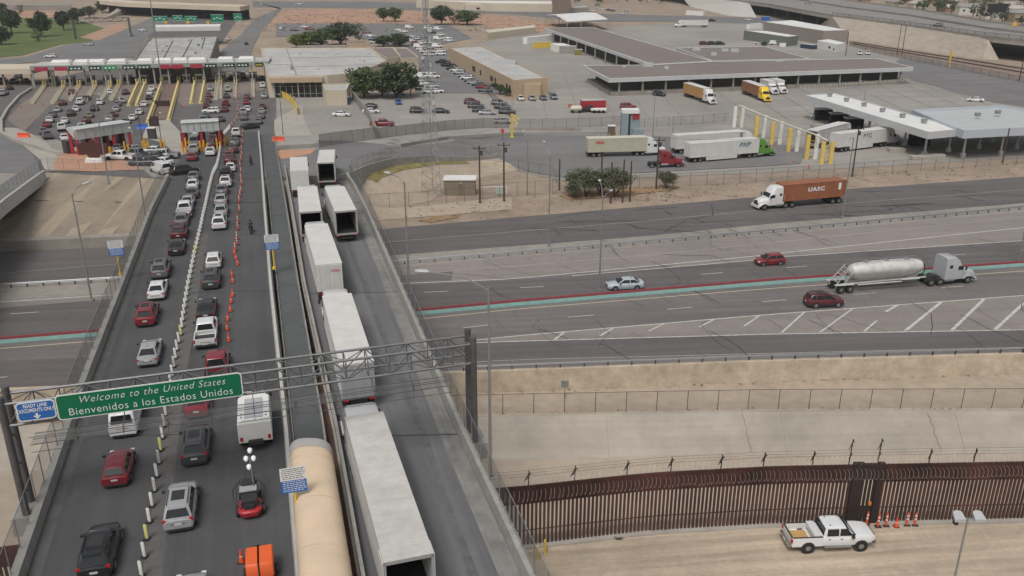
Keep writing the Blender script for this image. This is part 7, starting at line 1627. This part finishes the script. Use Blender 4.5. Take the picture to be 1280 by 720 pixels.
wallpx([(440, 122), (462, 150), (472, 174)], 2.3, .3, M_concd, 'long grey screen wall running from the pale block towards the bridge')
M_slat = clear_mat('slatted_mesh', (.16, .155, .145), .62)
fence([G(*p) for p in ((400, 184), (440, 178), (472, 174))], 'dense slatted fence behind the lorries, left part', h=2.6, step=3, mesh=M_slat, post=M_dsteel)
fence([G(*p) for p in ((472, 174), (520, 168), (560, 163), (604, 160), (636, 160))], 'dense slatted fence in front of the lot with the maroon and black cars', h=2.4, step=3, mesh=M_slat, post=M_dsteel)
fence([P(*p) for p in ((648, 160), (700, 160), (760, 158), (790, 156))], 'dark mesh fence left of the scanner tower', h=2.3, step=3, mesh=M_meshd, post=M_dsteel)
fence([P(*p) for p in ((790, 160), (850, 157), (910, 152))], 'thin mesh fence between the yard gates and the scanner tower', h=2.2, step=3.3, post=M_dsteel)
fence([P(*p) for p in ((606, 114), (640, 150))], 'mesh fence on the left of the office forecourt', h=2.2, step=2.6, mesh=M_meshd, post=M_dsteel)
wallpx([(345, 188), (398, 184.5)], .95, .5, M_par, 'pale concrete barrier across the ground behind the queueing lorries', 'concrete_barrier')
wallpx([(500, 184), (560, 174), (640, 169), (770, 168)], .7, .4, M_par, 'long pale kerb wall on the far side of the yard road', 'kerb_wall')
wallpx([(640, 163), (726, 164)], .8, .35, M_concd, 'low wall behind the yellow height barrier', 'low_wall', P)
fence([P(*p) for p in ((648, 214), (690, 222), (700, 236))], 'chain-link fence at the right end of the fenced lot', h=2.2, step=2.6, post=M_dsteel)
# ------------------------------------------------------------------ trees and shrubs
def crown_mesh(seed, w, d, h, nclump, leaves, leaf, low=0.0, round_=1.0):
    """leaf clumps spread through an uneven crown: w, d, h half-extents, sitting above z=0"""
    r = random.Random(seed); vs = []; fs = []; cl = []
    for k in range(nclump):
        for _ in range(50):
            p = Vector((r.uniform(-1, 1), r.uniform(-1, 1), r.uniform(-1, 1)))
            if .25 < p.length < 1: break
        p = p*(1-.25*r.random()); p.z = p.z*(1-low)+low*.3
        cl.append((Vector((p.x*w, p.y*d, h+p.z*h)), r.uniform(.22, .42)*min(w, h)))
    for c, rad in cl:
        for _ in range(leaves):
            v = Vector((r.gauss(0, 1), r.gauss(0, 1), r.gauss(0, 1))); v = v.normalized()*rad*(r.random()**.4); v.z *= .75; p = c+v
            a = Vector((r.uniform(-1, 1), r.uniform(-1, 1), r.uniform(-1, 1))).normalized(); b = a.orthogonal().normalized(); b2 = a.cross(b); s = leaf*r.uniform(.6, 1.3); i = len(vs)
            vs += [p-b*s-b2*s*.5, p+b*s-b2*s*.4, p+b*s*.7+b2*s*.6, p-b*s*.6+b2*s*.5]; fs.append((i, i+1, i+2, i+3))
    me = bpy.data.meshes.new('crown'); me.from_pydata([tuple(v) for v in vs], [], fs); return me
CROWN = {}
def tree(px, py, topy, wpx, label, kind='round', m=None, f=G, group=None, cat='tree', name='tree', trunk=.22, z=None):
    q = f(px, py) if z is None else P(px, py, z); H_ = max(1.2, CH+q[1]*ray(px, topy)[2]/ray(px, topy)[1]-q[2])
    dist = (q[1]*CT-(q[2]-CH)*ST); W_ = wpx*dist/FPX*1.18; trunk *= .75
    var = (hash_(px*3.1+py) % 3); key = (kind, var)
    if key not in CROWN:
        if kind == 'round': CROWN[key] = crown_mesh(var+1, .5, .5, .5, 70, 42, .034)
        elif kind == 'tall': CROWN[key] = crown_mesh(var+11, .42, .42, .5, 60, 42, .036, .1)
        elif kind == 'bush': CROWN[key] = crown_mesh(var+21, .5, .4, .5, 60, 60, .022, .3)
        elif kind == 'sparse': CROWN[key] = crown_mesh(var+31, .5, .5, .5, 28, 30, .03)
        else: CROWN[key] = crown_mesh(var+41, .5, .5, .5, 16, 16, .075)
    r = thing(name, label, cat, q, rz := (px*7 % 6), group)
    th = H_*trunk; me = CROWN[key].copy(); me.materials.append(m or M_leaf)
    c = bpy.data.objects.new('crown', me); scn.collection.objects.link(c); c.parent = r; c.location = (0, 0, th*.8); c.scale = (W_, W_*.9, H_-th*.8)
    b = MB(); rr = random.Random(int(px*10+py)); t0 = max(.05, W_*.035)
    b.tube((0, 0, -.1), (rr.uniform(-.1, .1), 0, th*1.3), t0, t0*.7, n=7)
    for k in range(5):
        a = rr.uniform(0, 6.28); b.tube((0, 0, th*(.8+.1*k)), (math.cos(a)*W_*.28, math.sin(a)*W_*.28, th+(H_-th)*rr.uniform(.35, .7)), t0*.5, t0*.15, n=5)
    b.build('trunk', M_bark, r, local=True)
    return r
def hash_(x): return int(abs(math.sin(x*12.9898)*43758.5453))
T = tree
T(455, 122, 81, 46, 'left one of the two large green trees beside the lattice mast', 'round', trunk=.12); T(496, 122, 75, 52, 'right, larger and darker one of the two large green trees', 'round', M_leafd, trunk=.08)
T(478, 120, 88, 30, 'smaller tree filling the gap between the two large green trees', 'round', M_leafd); T(513, 119, 95, 20, 'low bushy growth at the right foot of the larger green tree', 'bush')
T(376, 60, 41, 27, 'bright yellow-green round tree behind the large grey roof', 'round', M_leafy, trunk=.1); T(402, 58, 36, 30, 'green tree right of the yellow-green one', 'round', trunk=.1); T(426, 56, 27, 36, 'tallest dark tree behind the large grey roof', 'round', M_leafd, trunk=.1); T(388, 56, 38, 22, 'dark green tree between the yellow-green tree and its neighbour', 'round', M_leafd, trunk=.1)
T(449, 54, 28, 20, 'thin pale olive tree right of the tallest dark tree', 'sparse', M_leafo); T(480, 58, 44, 24, 'low dark tree left of the car park lamp', 'round', M_leafd, trunk=.08); T(500, 58, 41, 26, 'low dark tree right of the car park lamp', 'round', M_leafd, trunk=.08)
T(480, 27, 7, 20, 'left half of a twin-stemmed tree on the red desert strip', 'tall'); T(494, 27, 8, 20, 'right half of a twin-stemmed tree on the red desert strip', 'round')
T(552, 31, 6, 26, 'dark tree left of the mast top, on the desert strip', 'round', M_leafd, trunk=.2); T(584, 31, 12, 30, 'bushy green tree right of the mast top, on the desert strip', 'round', trunk=.2); T(568, 30, 18, 14, 'slim tree between the two trees beside the mast top', 'sparse', M_leafd)
T(15, 42, 8, 27, 'tall dark tree in the park, second from the left edge', 'tall', M_leafd); T(2, 56, 31, 26, 'dark tree in the park cut by the left edge', 'round', M_leafd); T(52, 46, 12, 29, 'large dark tree in the middle of the park lawn', 'tall', M_leafd); T(48, 52, 35, 16, 'small thin tree in front of the large park tree', 'sparse')
T(80, 38, 10, 22, 'dark tree at the right side of the park lawn', 'tall', M_leafd); T(97, 30, 9, 20, 'dark tree behind the right side of the park', 'round', M_leafd); T(112, 22, 7, 18, 'olive tree beyond the park, near the far gantry', 'round', M_leafo); T(128, 16, 0, 14, 'olive tree left of the tan overpass', 'round', M_leafo); T(4, 20, 3, 14, 'dark tree at the top left corner', 'round', M_leafd); T(26, 19, 5, 10, 'small olive tree at the top left', 'sparse', M_leafo)
T(732, 246, 206, 44, 'left half of the wide olive-green bush behind the wooden poles', 'bush', M_leafo, trunk=.04, cat='shrub', name='shrub', z=0); T(768, 246, 205, 42, 'right half of the wide olive-green bush behind the wooden poles', 'bush', M_leafo, trunk=.04, cat='shrub', name='shrub', z=0); T(750, 243, 210, 30, 'middle of the wide olive-green bush behind the wooden poles', 'bush', M_leaf, trunk=.04, cat='shrub', name='shrub', z=0); T(716, 247, 228, 24, 'low olive growth at the left foot of the wide bush', 'bush', M_leafo, trunk=.04, cat='shrub', name='shrub', z=0)
T(833, 236, 210, 26, 'smaller olive bush right of the tall pole by the red tractor', 'bush', M_leafo, trunk=.06, cat='shrub', name='shrub', z=0)
for i, (px, py, t_, w_) in enumerate(((626, 118, 104, 14), (634, 120, 108, 12), (618, 112, 102, 10))): T(px, py, t_, w_, 'dark hedge shrub at the foot of the tan office building, %s' % ('middle one', 'right one', 'left one')[i], 'bush', M_leafd, trunk=.05, cat='shrub', name='shrub')
T(955, 59, 51, 10, 'lone dark bush in the far yard near the green shed', 'bush', M_leafd, trunk=.05, cat='shrub', name='shrub')
# weeds and litter of the desert: one mass nobody could count
sc_ = random.Random(9); b = MB()
def tuft(x, y, z, s, b=b):
    for k in range(7):
        a = sc_.uniform(0, 6.28); l = s*sc_.uniform(.5, 1); dx, dy = math.cos(a)*l, math.sin(a)*l; w_ = .06*s+.02
        b.add([(x-dy*w_, y+dx*w_, z), (x+dy*w_, y-dx*w_, z), (x+dx+dy*w_*2, y+dy-dx*w_*2, z+l*sc_.uniform(.4, 1)), (x+dx*.8-dy*w_*3, y+dy*.8+dx*w_*3, z+l*.6)], [(0, 1, 2, 3)])
for k in range(420):
    x = sc_.uniform(-18, 110); y = interp(L_NE, x)+sc_.uniform(.6, 12); tuft(x, y, 0, sc_.uniform(.12, .4))
for k in range(160): q = P(sc_.uniform(462, 528), sc_.uniform(196, 222)); tuft(q[0], q[1], 0, sc_.uniform(.2, .6))
for k in range(200): q = P(sc_.uniform(690, 850), sc_.uniform(234, 252)); tuft(q[0], q[1], 0, sc_.uniform(.15, .45))
for k in range(180): x = sc_.uniform(-5, 60); tuft(x, interp(L_WB, x)-sc_.uniform(.3, 1.2)-.8, -2.2, sc_.uniform(.08, .28))
for k in range(150): x = sc_.uniform(-5, 60); tuft(x, interp(L_CF, x)+sc_.uniform(.35, .9), -2.2, sc_.uniform(.06, .2))
for k in range(700):
    px = sc_.uniform(320, 720); py = sc_.uniform(12, 40); q = P(px, py); tuft(q[0], q[1], 0, sc_.uniform(.3, 1.1))
struct(b, 'dry_weeds', mat('weed_olive', (.17, .145, .075), .95, .4, .7), 'stuff')

# ------------------------------------------------------------------ motorway on its embankment, the viaduct and the town beyond
ZH = 8.0
E_ = [P(px, py, ZH)[:2] for px, py in ((790, -14), (850, -7), (925, 2), (960, 6), (1040, 20.5), (1125, 31.5), (1225, 46.5), (1290, 53), (1420, 66))]
F_ = [P(px, py, ZH)[:2] for px, py in ((760, -27), (850, -22), (940, -14), (975, -11), (1065, 2), (1150, 13), (1235, 28), (1310, 38), (1460, 54))]
b = MB(); b.band([(*p, ZH) for p in E_], [(*p, ZH) for p in F_]); struct(b, 'motorway', mat('far_motorway', (.235, .225, .215), .9, .06, .2, var2=.1, streak=(math.radians(-52), .18, .2)))
bt = [P(px, py)[:2] for px, py in ((1022, 33), (1061, 50), (1110, 57), (1172, 67), (1228, 75))]
tp = [E_[4], (.5*(E_[4][0]+E_[5][0]), .5*(E_[4][1]+E_[5][1])), E_[5], (.5*(E_[5][0]+E_[6][0]), .5*(E_[5][1]+E_[6][1])), E_[6]]
b = MB(); b.band([(*p, 0) for p in bt], [(*p, ZH-.02) for p in tp]); struct(b, 'embankment', mat('embankment_concrete', (.36, .315, .26), .9, .08, .2, streak=(math.radians(-20), .14, .3)))
b = MB(); q = P(1262, 78); b.band([(*bt[-1], 0), (q[0], q[1]+8, 0)], [(*E_[6], ZH-.02), (*P(1236, 48, ZH)[:2], ZH-.6)]); struct(b, 'embankment', MATS['embankment_concrete'])
b = MB(); q0, q1, q2 = P(862, 8), P(912, 20), P(946, 22); b.band([q0, q1, q2], [(*E_[1], ZH-.02), (*E_[2], ZH-.02), (*P(936, 3, ZH)[:2], ZH-.1)]); struct(b, 'embankment', mat('white_slope', (.46, .44, .41), .9, .08, .3))
vd = thing('viaduct', 'dark-shadowed motorway viaduct on columns at the top right', 'bridge', (*E_[3], 0))
def deckbox(i0, i1, nm, r):
    b = MB(); b.loft([[(*E_[i], ZH-1.6), (*E_[i], ZH-.02), (*F_[i], ZH-.02), (*F_[i], ZH-1.6)] for i in range(i0, i1+1)], smooth=False); return b.build(nm, M_conc, r)
deckbox(2, 4, 'deck', vd); deckbox(6, 8, 'deck', vd)
for t in range(9):
    i = 2+(t/9)*2; k = int(i); fx = i-k
    for s in (.15, .5, .85):
        e = Vector(E_[k]).lerp(Vector(E_[k+1]), fx); f_ = Vector(F_[k]).lerp(Vector(F_[k+1]), fx); c = e.lerp(f_, s); MB().box(c.x, c.y, 3.2, 1.2, 1.2, 6.5).build('column', M_concd, vd)
for i0, i1, lab in ((0, 8, 'near'), (0, 8, 'far')):
    L_ = E_ if lab == 'near' else F_; b = MB(); b.loft([[(p[0], p[1]-.2, ZH-.1), (p[0], p[1]-.2, ZH+.95), (p[0], p[1]+.3, ZH+.95), (p[0], p[1]+.3, ZH-.1)] for p in L_], smooth=False)
    solo(b, 'motorway_parapet', M_concd if lab == 'near' else M_conc, '%s parapet of the raised motorway at the top right' % lab, 'parapet')
fence([(*p, ZH+.9) for p in E_[4:8]], 'dark fence along the near edge of the raised motorway', h=1.3, step=6, mesh=M_meshd, post=M_dsteel, pr=.1)
med = [tuple((Vector(a).lerp(Vector(c), .52))) for a, c in zip(E_, F_)]; b = MB(); b.loft([[(p[0], p[1]-.25, ZH), (p[0], p[1]-.25, ZH+1), (p[0], p[1]+.25, ZH+1), (p[0], p[1]+.25, ZH)] for p in med], smooth=False); solo(b, 'median_wall', M_concd, 'median wall between the carriageways of the raised motorway', 'barrier')
area('railway_bed', mat('railway_ballast', (.235, .18, .145), .95, .2, .4, streak=(math.radians(-55), .25, .4)), [(1062, 52), (1110, 59), (1172, 68), (1230, 76), (1300, 92), (1300, 106), (1200, 87), (1100, 67), (1062, 57)], .05)
fence([P(*p) for p in ((1062, 58), (1100, 68), (1200, 88), (1290, 106), (1380, 124))], 'long low fence between the truck yard and the railway', h=2.0, step=5, mesh=M_meshd, post=M_dsteel, pr=.06)
for k, (a_, b_) in enumerate((((1065, 53), (1290, 88)), ((1065, 55), (1290, 93)))):
    p0, p1 = P(*a_), P(*b_); rl = MB()
    for o_ in (-.75, .75): rl.bar((p0[0]+o_, p0[1], .2), (p1[0]+o_, p1[1], .2), .18, .2)
    solo(rl, 'railway_track', mat('rail_brown', (.09, .06, .05), .7), 'railway track below the concrete embankment, %s one' % ('farther', 'nearer')[k], 'railway track')
q = P(1240, 24, ZH); r = thing('message_sign', 'large dark electronic message board on a post above the motorway', 'sign', (q[0], q[1], ZH)); hh = 3.4
MB().box(0, 0, hh/2, .9, .9, hh).build('post', M_par, r, local=True); MB().box(1.5, -.6, hh+2.4, 10, 1.0, 4.6).build('panel', mat('board_black', (.02, .02, .022), .6), r, local=True)
q = P(1268, 33.5, ZH); MB_ = MB(); MB_.add([(q[0]-1.4, q[1], ZH+.5), (q[0], q[1], ZH+2.6), (q[0]+1.4, q[1], ZH+.5), (q[0]-1.4, q[1]+.1, ZH+.5), (q[0], q[1]+.1, ZH+2.6), (q[0]+1.4, q[1]+.1, ZH+.5)], [(0, 2, 1), (3, 4, 5), (0, 1, 4, 3), (1, 2, 5, 4), (2, 0, 3, 5)]).box(q[0], q[1]+.3, ZH+.3, .2, .2, .7); solo(MB_, 'warning_sign', MATS['warning_yellow'], 'yellow warning sign on the motorway near the right edge', 'sign')
# far embankment wall on the left horizon
bldg('long_wall', 'long low grey wall along the top left of the picture', 'wall', [(-80, 7), (88, 6.5), (88, 3.5), (-80, 4)], 4, M_concd, M_concd, par=.2, ps=.2)
hr = random.Random(21); M_h = [mat('house_wall_%s' % n, c, .9, .06, .3) for n, c in (('cream', (.48, .42, .34)), ('white', (.56, .54, .50)), ('brick', (.24, .15, .11)), ('tan', (.36, .28, .21)), ('blue', (.25, .36, .45)))]
M_hr = [mat('house_roof_%s' % n, c, .9, .1, .5) for n, c in (('grey', (.27, .26, .25)), ('brown', (.19, .14, .115)), ('pale', (.42, .40, .37)), ('red', (.24, .12, .09)))]
cn = {0: 'cream', 1: 'white', 2: 'brick', 3: 'tan', 4: 'pale blue'}; rn = {0: 'grey', 1: 'brown', 2: 'pale', 3: 'reddish'}; count = {}
spots = []
for i in range(400):
    px = hr.uniform(745, 1330); py = hr.uniform(-34, 30)
    lim = 4 if px < 860 else (-18 if px < 980 else (-14+(px-980)*.155))
    if py > lim or (px < 845 and py < -20): continue
    q = P(px, py)
    if all((q[0]-s[0])**2+(q[1]-s[1])**2 > 21**2 for s in spots): spots.append((q[0], q[1], px, py))
spots.sort(key=lambda s: s[1]); HP = {}
for i, (x, y, px, py) in enumerate(spots[:110]):
    wi = hr.choice((0, 0, 1, 1, 3, 3, 2, 4) if i % 3 else (0, 1, 3)); ri = hr.choice((0, 0, 1, 2, 3)); w_ = hr.uniform(9, 15); d_ = hr.uniform(8, 11); hh = hr.choice((3.2, 3.4, 5.8)); rot = hr.choice((0, 1.57))+hr.uniform(-.1, .1)
    k = (wi, ri); count[k] = count.get(k, -1)+1
    lab = '%s house with %s roof in the town, %s of these from the front' % (cn[wi], rn[ri], ordn(count[k]))
    r = thing('house', lab, 'house', (x, y, 0), rot, 'houses of the town beyond the motorway'); MB().box(0, 0, hh/2, w_, d_, hh).build('wall', M_h[wi], r, local=True)
    MB().add([(-w_/2-.5, -d_/2-.5, hh), (w_/2+.5, -d_/2-.5, hh), (w_/2+.5, d_/2+.5, hh), (-w_/2-.5, d_/2+.5, hh), (-w_/2+1.5, 0, hh+2.2), (w_/2-1.5, 0, hh+2.2)], [(0, 1, 5, 4), (1, 2, 5), (2, 3, 4, 5), (3, 0, 4), (3, 2, 1, 0)]).build('roof', M_hr[ri], r, local=True)
    for s in (-.28, .25): MB().box(w_*s, -d_/2-.02, hh*.55, 1.5, .1, 1.2).build('window', M_glassb, r, local=True)
tp_ = []; 
for i in range(900):
    px = hr.uniform(700, 1340); py = hr.uniform(-36, 34); lim = 5 if px < 850 else (-16 if px < 980 else (-12+(px-980)*.155))
    if py > lim: continue
    q = P(px, py)
    if all((q[0]-s[0])**2+(q[1]-s[1])**2 > 10**2 for s in tp_) and all((q[0]-s[0])**2+(q[1]-s[1])**2 > 8.5**2 for s in spots[:110]): tp_.append((q[0], q[1], px, py))
tp_.sort(key=lambda s: s[1]); tm = {}
for i, (x, y, px, py) in enumerate(tp_[:190]):
    kd = i % 3
    if kd not in tm:
        me = crown_mesh(60+kd, .5, .5, .5, 16, 16, .075); me.materials.append((M_leafd, M_leaf, M_leafo)[kd]); tb = MB().tube((0, 0, -.1), (0, 0, 3), .3, .15, n=5).mesh('trunk', M_bark); tm[kd] = (me, tb)
    wd_, ht = hr.uniform(6, 11), hr.uniform(5, 10); r = thing('tree', ('dark green', 'mid green', 'olive')[kd]+' tree among the houses, %s of these from the front' % ordn(i//3), 'tree', (x, y, 0), hr.uniform(0, 6), 'trees among the houses')
    c = bpy.data.objects.new('crown', tm[kd][0]); scn.collection.objects.link(c); c.parent = r; c.location = (0, 0, 1.4); c.scale = (wd_, wd_, ht-1.4); c = bpy.data.objects.new('trunk', tm[kd][1]); scn.collection.objects.link(c); c.parent = r
for i, (px, py, s) in enumerate(((1088, 8, 1), (992, -9, 1), (1010, -6, -1))): pass
mv = [('white', 'SUV', 985, -1), ('silver', 'sedan', 1010, 5), ('grey', 'SUV', 1172, 33), ('red', 'sedan', 930, -5), ('white', 'van', 968, -2)]
for i, (c, k, px, py) in enumerate(mv): q = P(px, py, ZH); car(k, c, (q[0], q[1], ZH+.02), math.radians(-55), '%s %s driving on the raised motorway at the top right' % (c, 'van' if k == 'van' else k), 'cars on the raised motorway', False, z=ZH+.02)

# ------------------------------------------------------------------ people
def figure(name, pts, edges, radii, m):
    me = bpy.data.meshes.new(name); me.from_pydata(pts, edges, []); ob = bpy.data.objects.new(name, me); scn.collection.objects.link(ob)
    md = ob.modifiers.new('s', 'SKIN'); me.skin_vertices
    for i, r_ in enumerate(radii): me.skin_vertices[0].data[i].radius = (r_, r_)
    me.skin_vertices[0].data[0].use_root = True; ob.modifiers.new('u', 'SUBSURF').levels = 1
    me2 = bpy.data.meshes.new_from_object(ob.evaluated_get(bpy.context.evaluated_depsgraph_get())); bpy.data.objects.remove(ob); me2.materials.clear()
    for mm in m: me2.materials.append(mm)
    for p in me2.polygons: p.use_smooth = True
    return me2
M_cl = mat('dark_clothes', (.025, .025, .03), .9); M_skin = mat('skin', (.36, .20, .14), .6); M_jean = mat('jeans', (.05, .07, .12), .9); M_shirt = mat('pale_shirt', (.45, .43, .40), .9)
stand = [(0, 0, .95), (0, 0, 1.2), (0, 0, 1.42), (0, .02, 1.55), (0, .02, 1.68), (.1, 0, .9), (.12, .03, .5), (.13, 0, .08), (.14, .12, .04), (-.1, 0, .9), (-.12, -.05, .5), (-.13, -.1, .08), (-.14, .02, .04), (.2, 0, 1.38), (.26, .0, 1.1), (.25, .12, .88), (.25, .16, .80), (-.2, 0, 1.38), (-.26, 0, 1.1), (-.25, .1, .86), (-.25, .14, .78)]
se = [(0, 1), (1, 2), (2, 3), (3, 4), (0, 5), (5, 6), (6, 7), (7, 8), (0, 9), (9, 10), (10, 11), (11, 12), (2, 13), (13, 14), (14, 15), (15, 16), (2, 17), (17, 18), (18, 19), (19, 20)]
sr_ = [.15, .14, .15, .055, .1, .1, .07, .05, .045, .1, .07, .05, .045, .075, .05, .04, .035, .075, .05, .04, .035]
def colour_body(me, cuts):      # cuts: list of (z above which, material index)
    for p in me.polygons:
        z = p.center.z; mi = 0
        for zc, k in cuts:
            if z > zc: mi = k
        p.material_index = mi
PB = figure('body', stand, se, sr_, [M_jean, M_shirt, M_skin]); colour_body(PB, [(0, 0), (.93, 1), (1.5, 2)])
HB = MB().lathe(0, .0, [(.10, 1.66), (.115, 1.72), (.10, 1.79), (.03, 1.83)], 10).mesh('hair', M_trim)
for i, (px, py, t) in enumerate(((293, 125, 'person in pale shirt walking between the queues near the booths'), (364, 124, 'person standing in front of the glass-fronted building, left one'), (368, 127, 'person standing in front of the glass-fronted building, right one'), (810, 114, 'person standing on the warehouse forecourt near the lamp'))):
    q = G(px, py); r = thing('person', t, 'person', q, i*1.3)
    for nm, me in (('body', PB), ('hair', HB)): o = bpy.data.objects.new(nm, me); scn.collection.objects.link(o); o.parent = r
ride = [(0, -.25, .82), (0, -.12, 1.08), (0, .02, 1.28), (0, .08, 1.40), (0, .1, 1.52), (.12, -.2, .80), (.24, .2, .72), (.2, .05, .36), (.2, .18, .30), (-.12, -.2, .80), (-.24, .2, .72), (-.2, .05, .36), (-.2, .18, .30), (.2, .03, 1.24), (.32, .2, 1.05), (.3, .45, 1.0), (-.2, .03, 1.24), (-.32, .2, 1.05), (-.3, .45, 1.0)]
re_ = [(0, 1), (1, 2), (2, 3), (3, 4), (0, 5), (5, 6), (6, 7), (7, 8), (0, 9), (9, 10), (10, 11), (11, 12), (2, 13), (13, 14), (14, 15), (2, 16), (16, 17), (17, 18)]
rr_ = [.16, .15, .16, .06, .09, .11, .085, .06, .05, .11, .085, .06, .05, .08, .055, .045, .08, .055, .045]
RB = figure('body', ride, re_, rr_, [M_cl, M_cl, M_skin]); colour_body(RB, [(0, 0), (1.36, 2)])
for i, (px, py, t) in enumerate(((314, 291, 'nearer'), (314, 206, 'farther'))):
    q = B(px, py); r = thing('motorcycle', 'dark motorcycle on the empty right lane of the car bridge, the %s one' % t, 'motorcycle', (q[0], q[1], q[2]+.05), -BR)
    for y, nm in ((-.68, 'wheel'), (.72, 'wheel')): MB().tube((-.07, y, .31), (.07, y, .31), .31, n=16).build(nm, M_tyre, r, local=True)
    MB().loft([[(x*w_, y, z+h_) for x, h_ in ((-1, -.1), (-1, .05), (0, .13), (1, .05), (1, -.1))] for y, z, w_ in ((-.9, .78, .08), (-.4, .72, .15), (.1, .78, .17), (.5, .85, .1), (.62, .8, .05))]).box(0, .0, .5, .28, .6, .35).build('body', M_trim, r, local=True)
    MB().tube((.1, .72, .31), (.08, .48, .95), .03, n=6).tube((-.1, .72, .31), (-.08, .48, .95), .03, n=6).tube((-.34, .42, 1.0), (.34, .42, 1.0), .02, n=6).build('handlebar', M_steel, r, local=True); MB().box(0, -.93, .72, .16, .06, .1).build('tail_light', M_tl, r, local=True)
    r2 = thing('person', 'rider in dark clothes and helmet on the %s motorcycle' % t, 'person', tuple(r.location), -BR); o = bpy.data.objects.new('body', RB); scn.collection.objects.link(o); o.parent = r2
    MB().loft([[(rad*math.cos(a), .1+rad*math.sin(a), z) for a in [2*math.pi*k/10 for k in range(10)]] for z, rad in ((1.42, .09), (1.47, .135), (1.56, .15), (1.65, .12), (1.70, .05))]).build('helmet', mat('helmet_dark', (.03, .03, .035), .3), r2, local=True)
# ------------------------------------------------------------------ joints, stains and markings on the paving
jt = MB()
for k in range(14):
    y = 196+k*9.5
    if y > 214: jt.quad((-2, y, .10), (190, y-6, .10), (190, y-5.86, .10), (-2, y+.14, .10))
for k in range(24): x = 0+k*9; jt.quad((x, 226, .101), (x+.14, 226, .101), (x+.14+k*.5, 330, .101), (x+k*.5, 330, .101))
struct(jt, 'slab_joints', mat('joint_dark', (.21, .195, .175), .9))
pk = MB()
for k in range(16):
    p0, p1 = P(606-k*3.4, 116-k*2.6), P(598-k*3.4, 113-k*2.6)
for k in range(7): p0 = G(355+k*14, 152); p1 = G(358+k*14, 142); pk.quad((p0[0], p0[1], p0[2]+.1), (p0[0]+.15, p0[1], p0[2]+.1), (p1[0]+.15, p1[1], p1[2]+.1), (p1[0], p1[1], p1[2]+.1))
for a_, c_ in (((687, 124), (681, 140)), ((1140, 101), (1176, 115)), ((470, 124), (560, 122))):
    p0, p1 = P(*a_), P(*c_); pk.quad((p0[0], p0[1], .12), (p0[0]+.2, p0[1], .12), (p1[0]+.2, p1[1], .12), (p1[0], p1[1], .12))
struct(pk, 'parking_lines', M_worn)
bj = MB()      # expansion joints across the bridges
for Y in (28, 55.5, 84.5, 104.5, 121, 139): 
    for La_, Lb_ in ((CL, CR), (TL, TR)):
        xa, xb = yx(La_, Y), yx(Lb_, Y); bj.quad((xa, Y, zb(Y)+.062), (xb, Y+(xb-xa)*.05, zb(Y)+.062), (xb, Y+.16+(xb-xa)*.05, zb(Y)+.062), (xa, Y+.16, zb(Y)+.062))
struct(bj, 'bridge_joints', M_seal)
bs = MB()      # worn pale strip under the lane posts and the edge dust
pts = [(q[0], q[1], zb(q[1])) for q in LP[:14]]
bs.band([(p[0]+1.15, p[1], p[2]+.058) for p in pts], [(p[0]+.0, p[1], p[2]+.058) for p in pts]); 
for i, fc in enumerate(bs.f): bs.f[i] = fc[::-1]
struct(bs, 'worn_strip', mat('worn_lane_strip', (.108, .104, .10), .9, .2, .8))
for L_, d0, d1, nm in ((CL, .05, .8, 'left'), (TR, -1.3, -.05, 'right')):
    ds = MB(); ys = [-18+4*i for i in range(40)]; ds.band([(yx(L_, y)+d0, y, zb(y)+.057) for y in ys][::-1], [(yx(L_, y)+d1, y, zb(y)+.057) for y in ys][::-1]); struct(ds, 'edge_dust', mat('edge_dust', (.205, .20, .192), .9, .22, .8, streak=(math.radians(15.75), .2, 1.5)) if nm == 'right' else mat('edge_dust_dark', (.098, .095, .094), .9, .2, .8))
sk_ = MB(); ys = [-18+2*i for i in range(80)]
for off, w_, nm in ((3.25, .55, 0),):
    sk_.band([(yx(TL, y)+off+2.6+.12*math.sin(y*.3), y, zb(y)+.06) for y in ys][::-1], [(yx(TL, y)+off+2.6+w_+.12*math.sin(y*.23), y, zb(y)+.06) for y in ys][::-1])
struct(sk_, 'oil_trail', mat('oil_trail', (.118, .12, .123), .8, .22, 1.2, streak=(math.radians(15.75), .2, 1.5)))
# overhead wires between the wooden poles
wr = thing('overhead_wire', 'thin sagging wires strung between the wooden poles by the truck yard', 'wire', P(820, 237)); wps = [(*P(600, 254)[:2], 9.2), (*P(630, 252)[:2], 9.2)], [(*P(820, 237)[:2], 9.6), (*P(1065, 221)[:2], 9.6)]
for (a_, c_) in wps:
    b = MB(); pts = [(a_[0]+(c_[0]-a_[0])*t/12, a_[1]+(c_[1]-a_[1])*t/12, a_[2]-1.2*4*(t/12)*(1-t/12)*(.3 if a_ is wps[0][0] else 1)) for t in range(13)]; b.path(pts, .02, 3).build('wire_span', M_dsteel, wr)

# ------------------------------------------------------------------ the air
hz = MB().box(250, 880, 50, 2900, 2140, 112); o = struct(hz, 'haze', None, 'stuff')
hm = bpy.data.materials.new('haze'); hm.use_nodes = True; nt = hm.node_tree; nt.nodes.remove(nt.nodes['Principled BSDF']); pv = nt.nodes.new('ShaderNodeVolumePrincipled')
pv.inputs['Color'].default_value = (.85, .87, .9, 1); pv.inputs['Density'].default_value = .00016; pv.inputs['Anisotropy'].default_value = .2
nt.links.new(pv.outputs[0], nt.nodes['Material Output'].inputs['Volume']); o.data.materials.clear(); o.data.materials.append(hm)
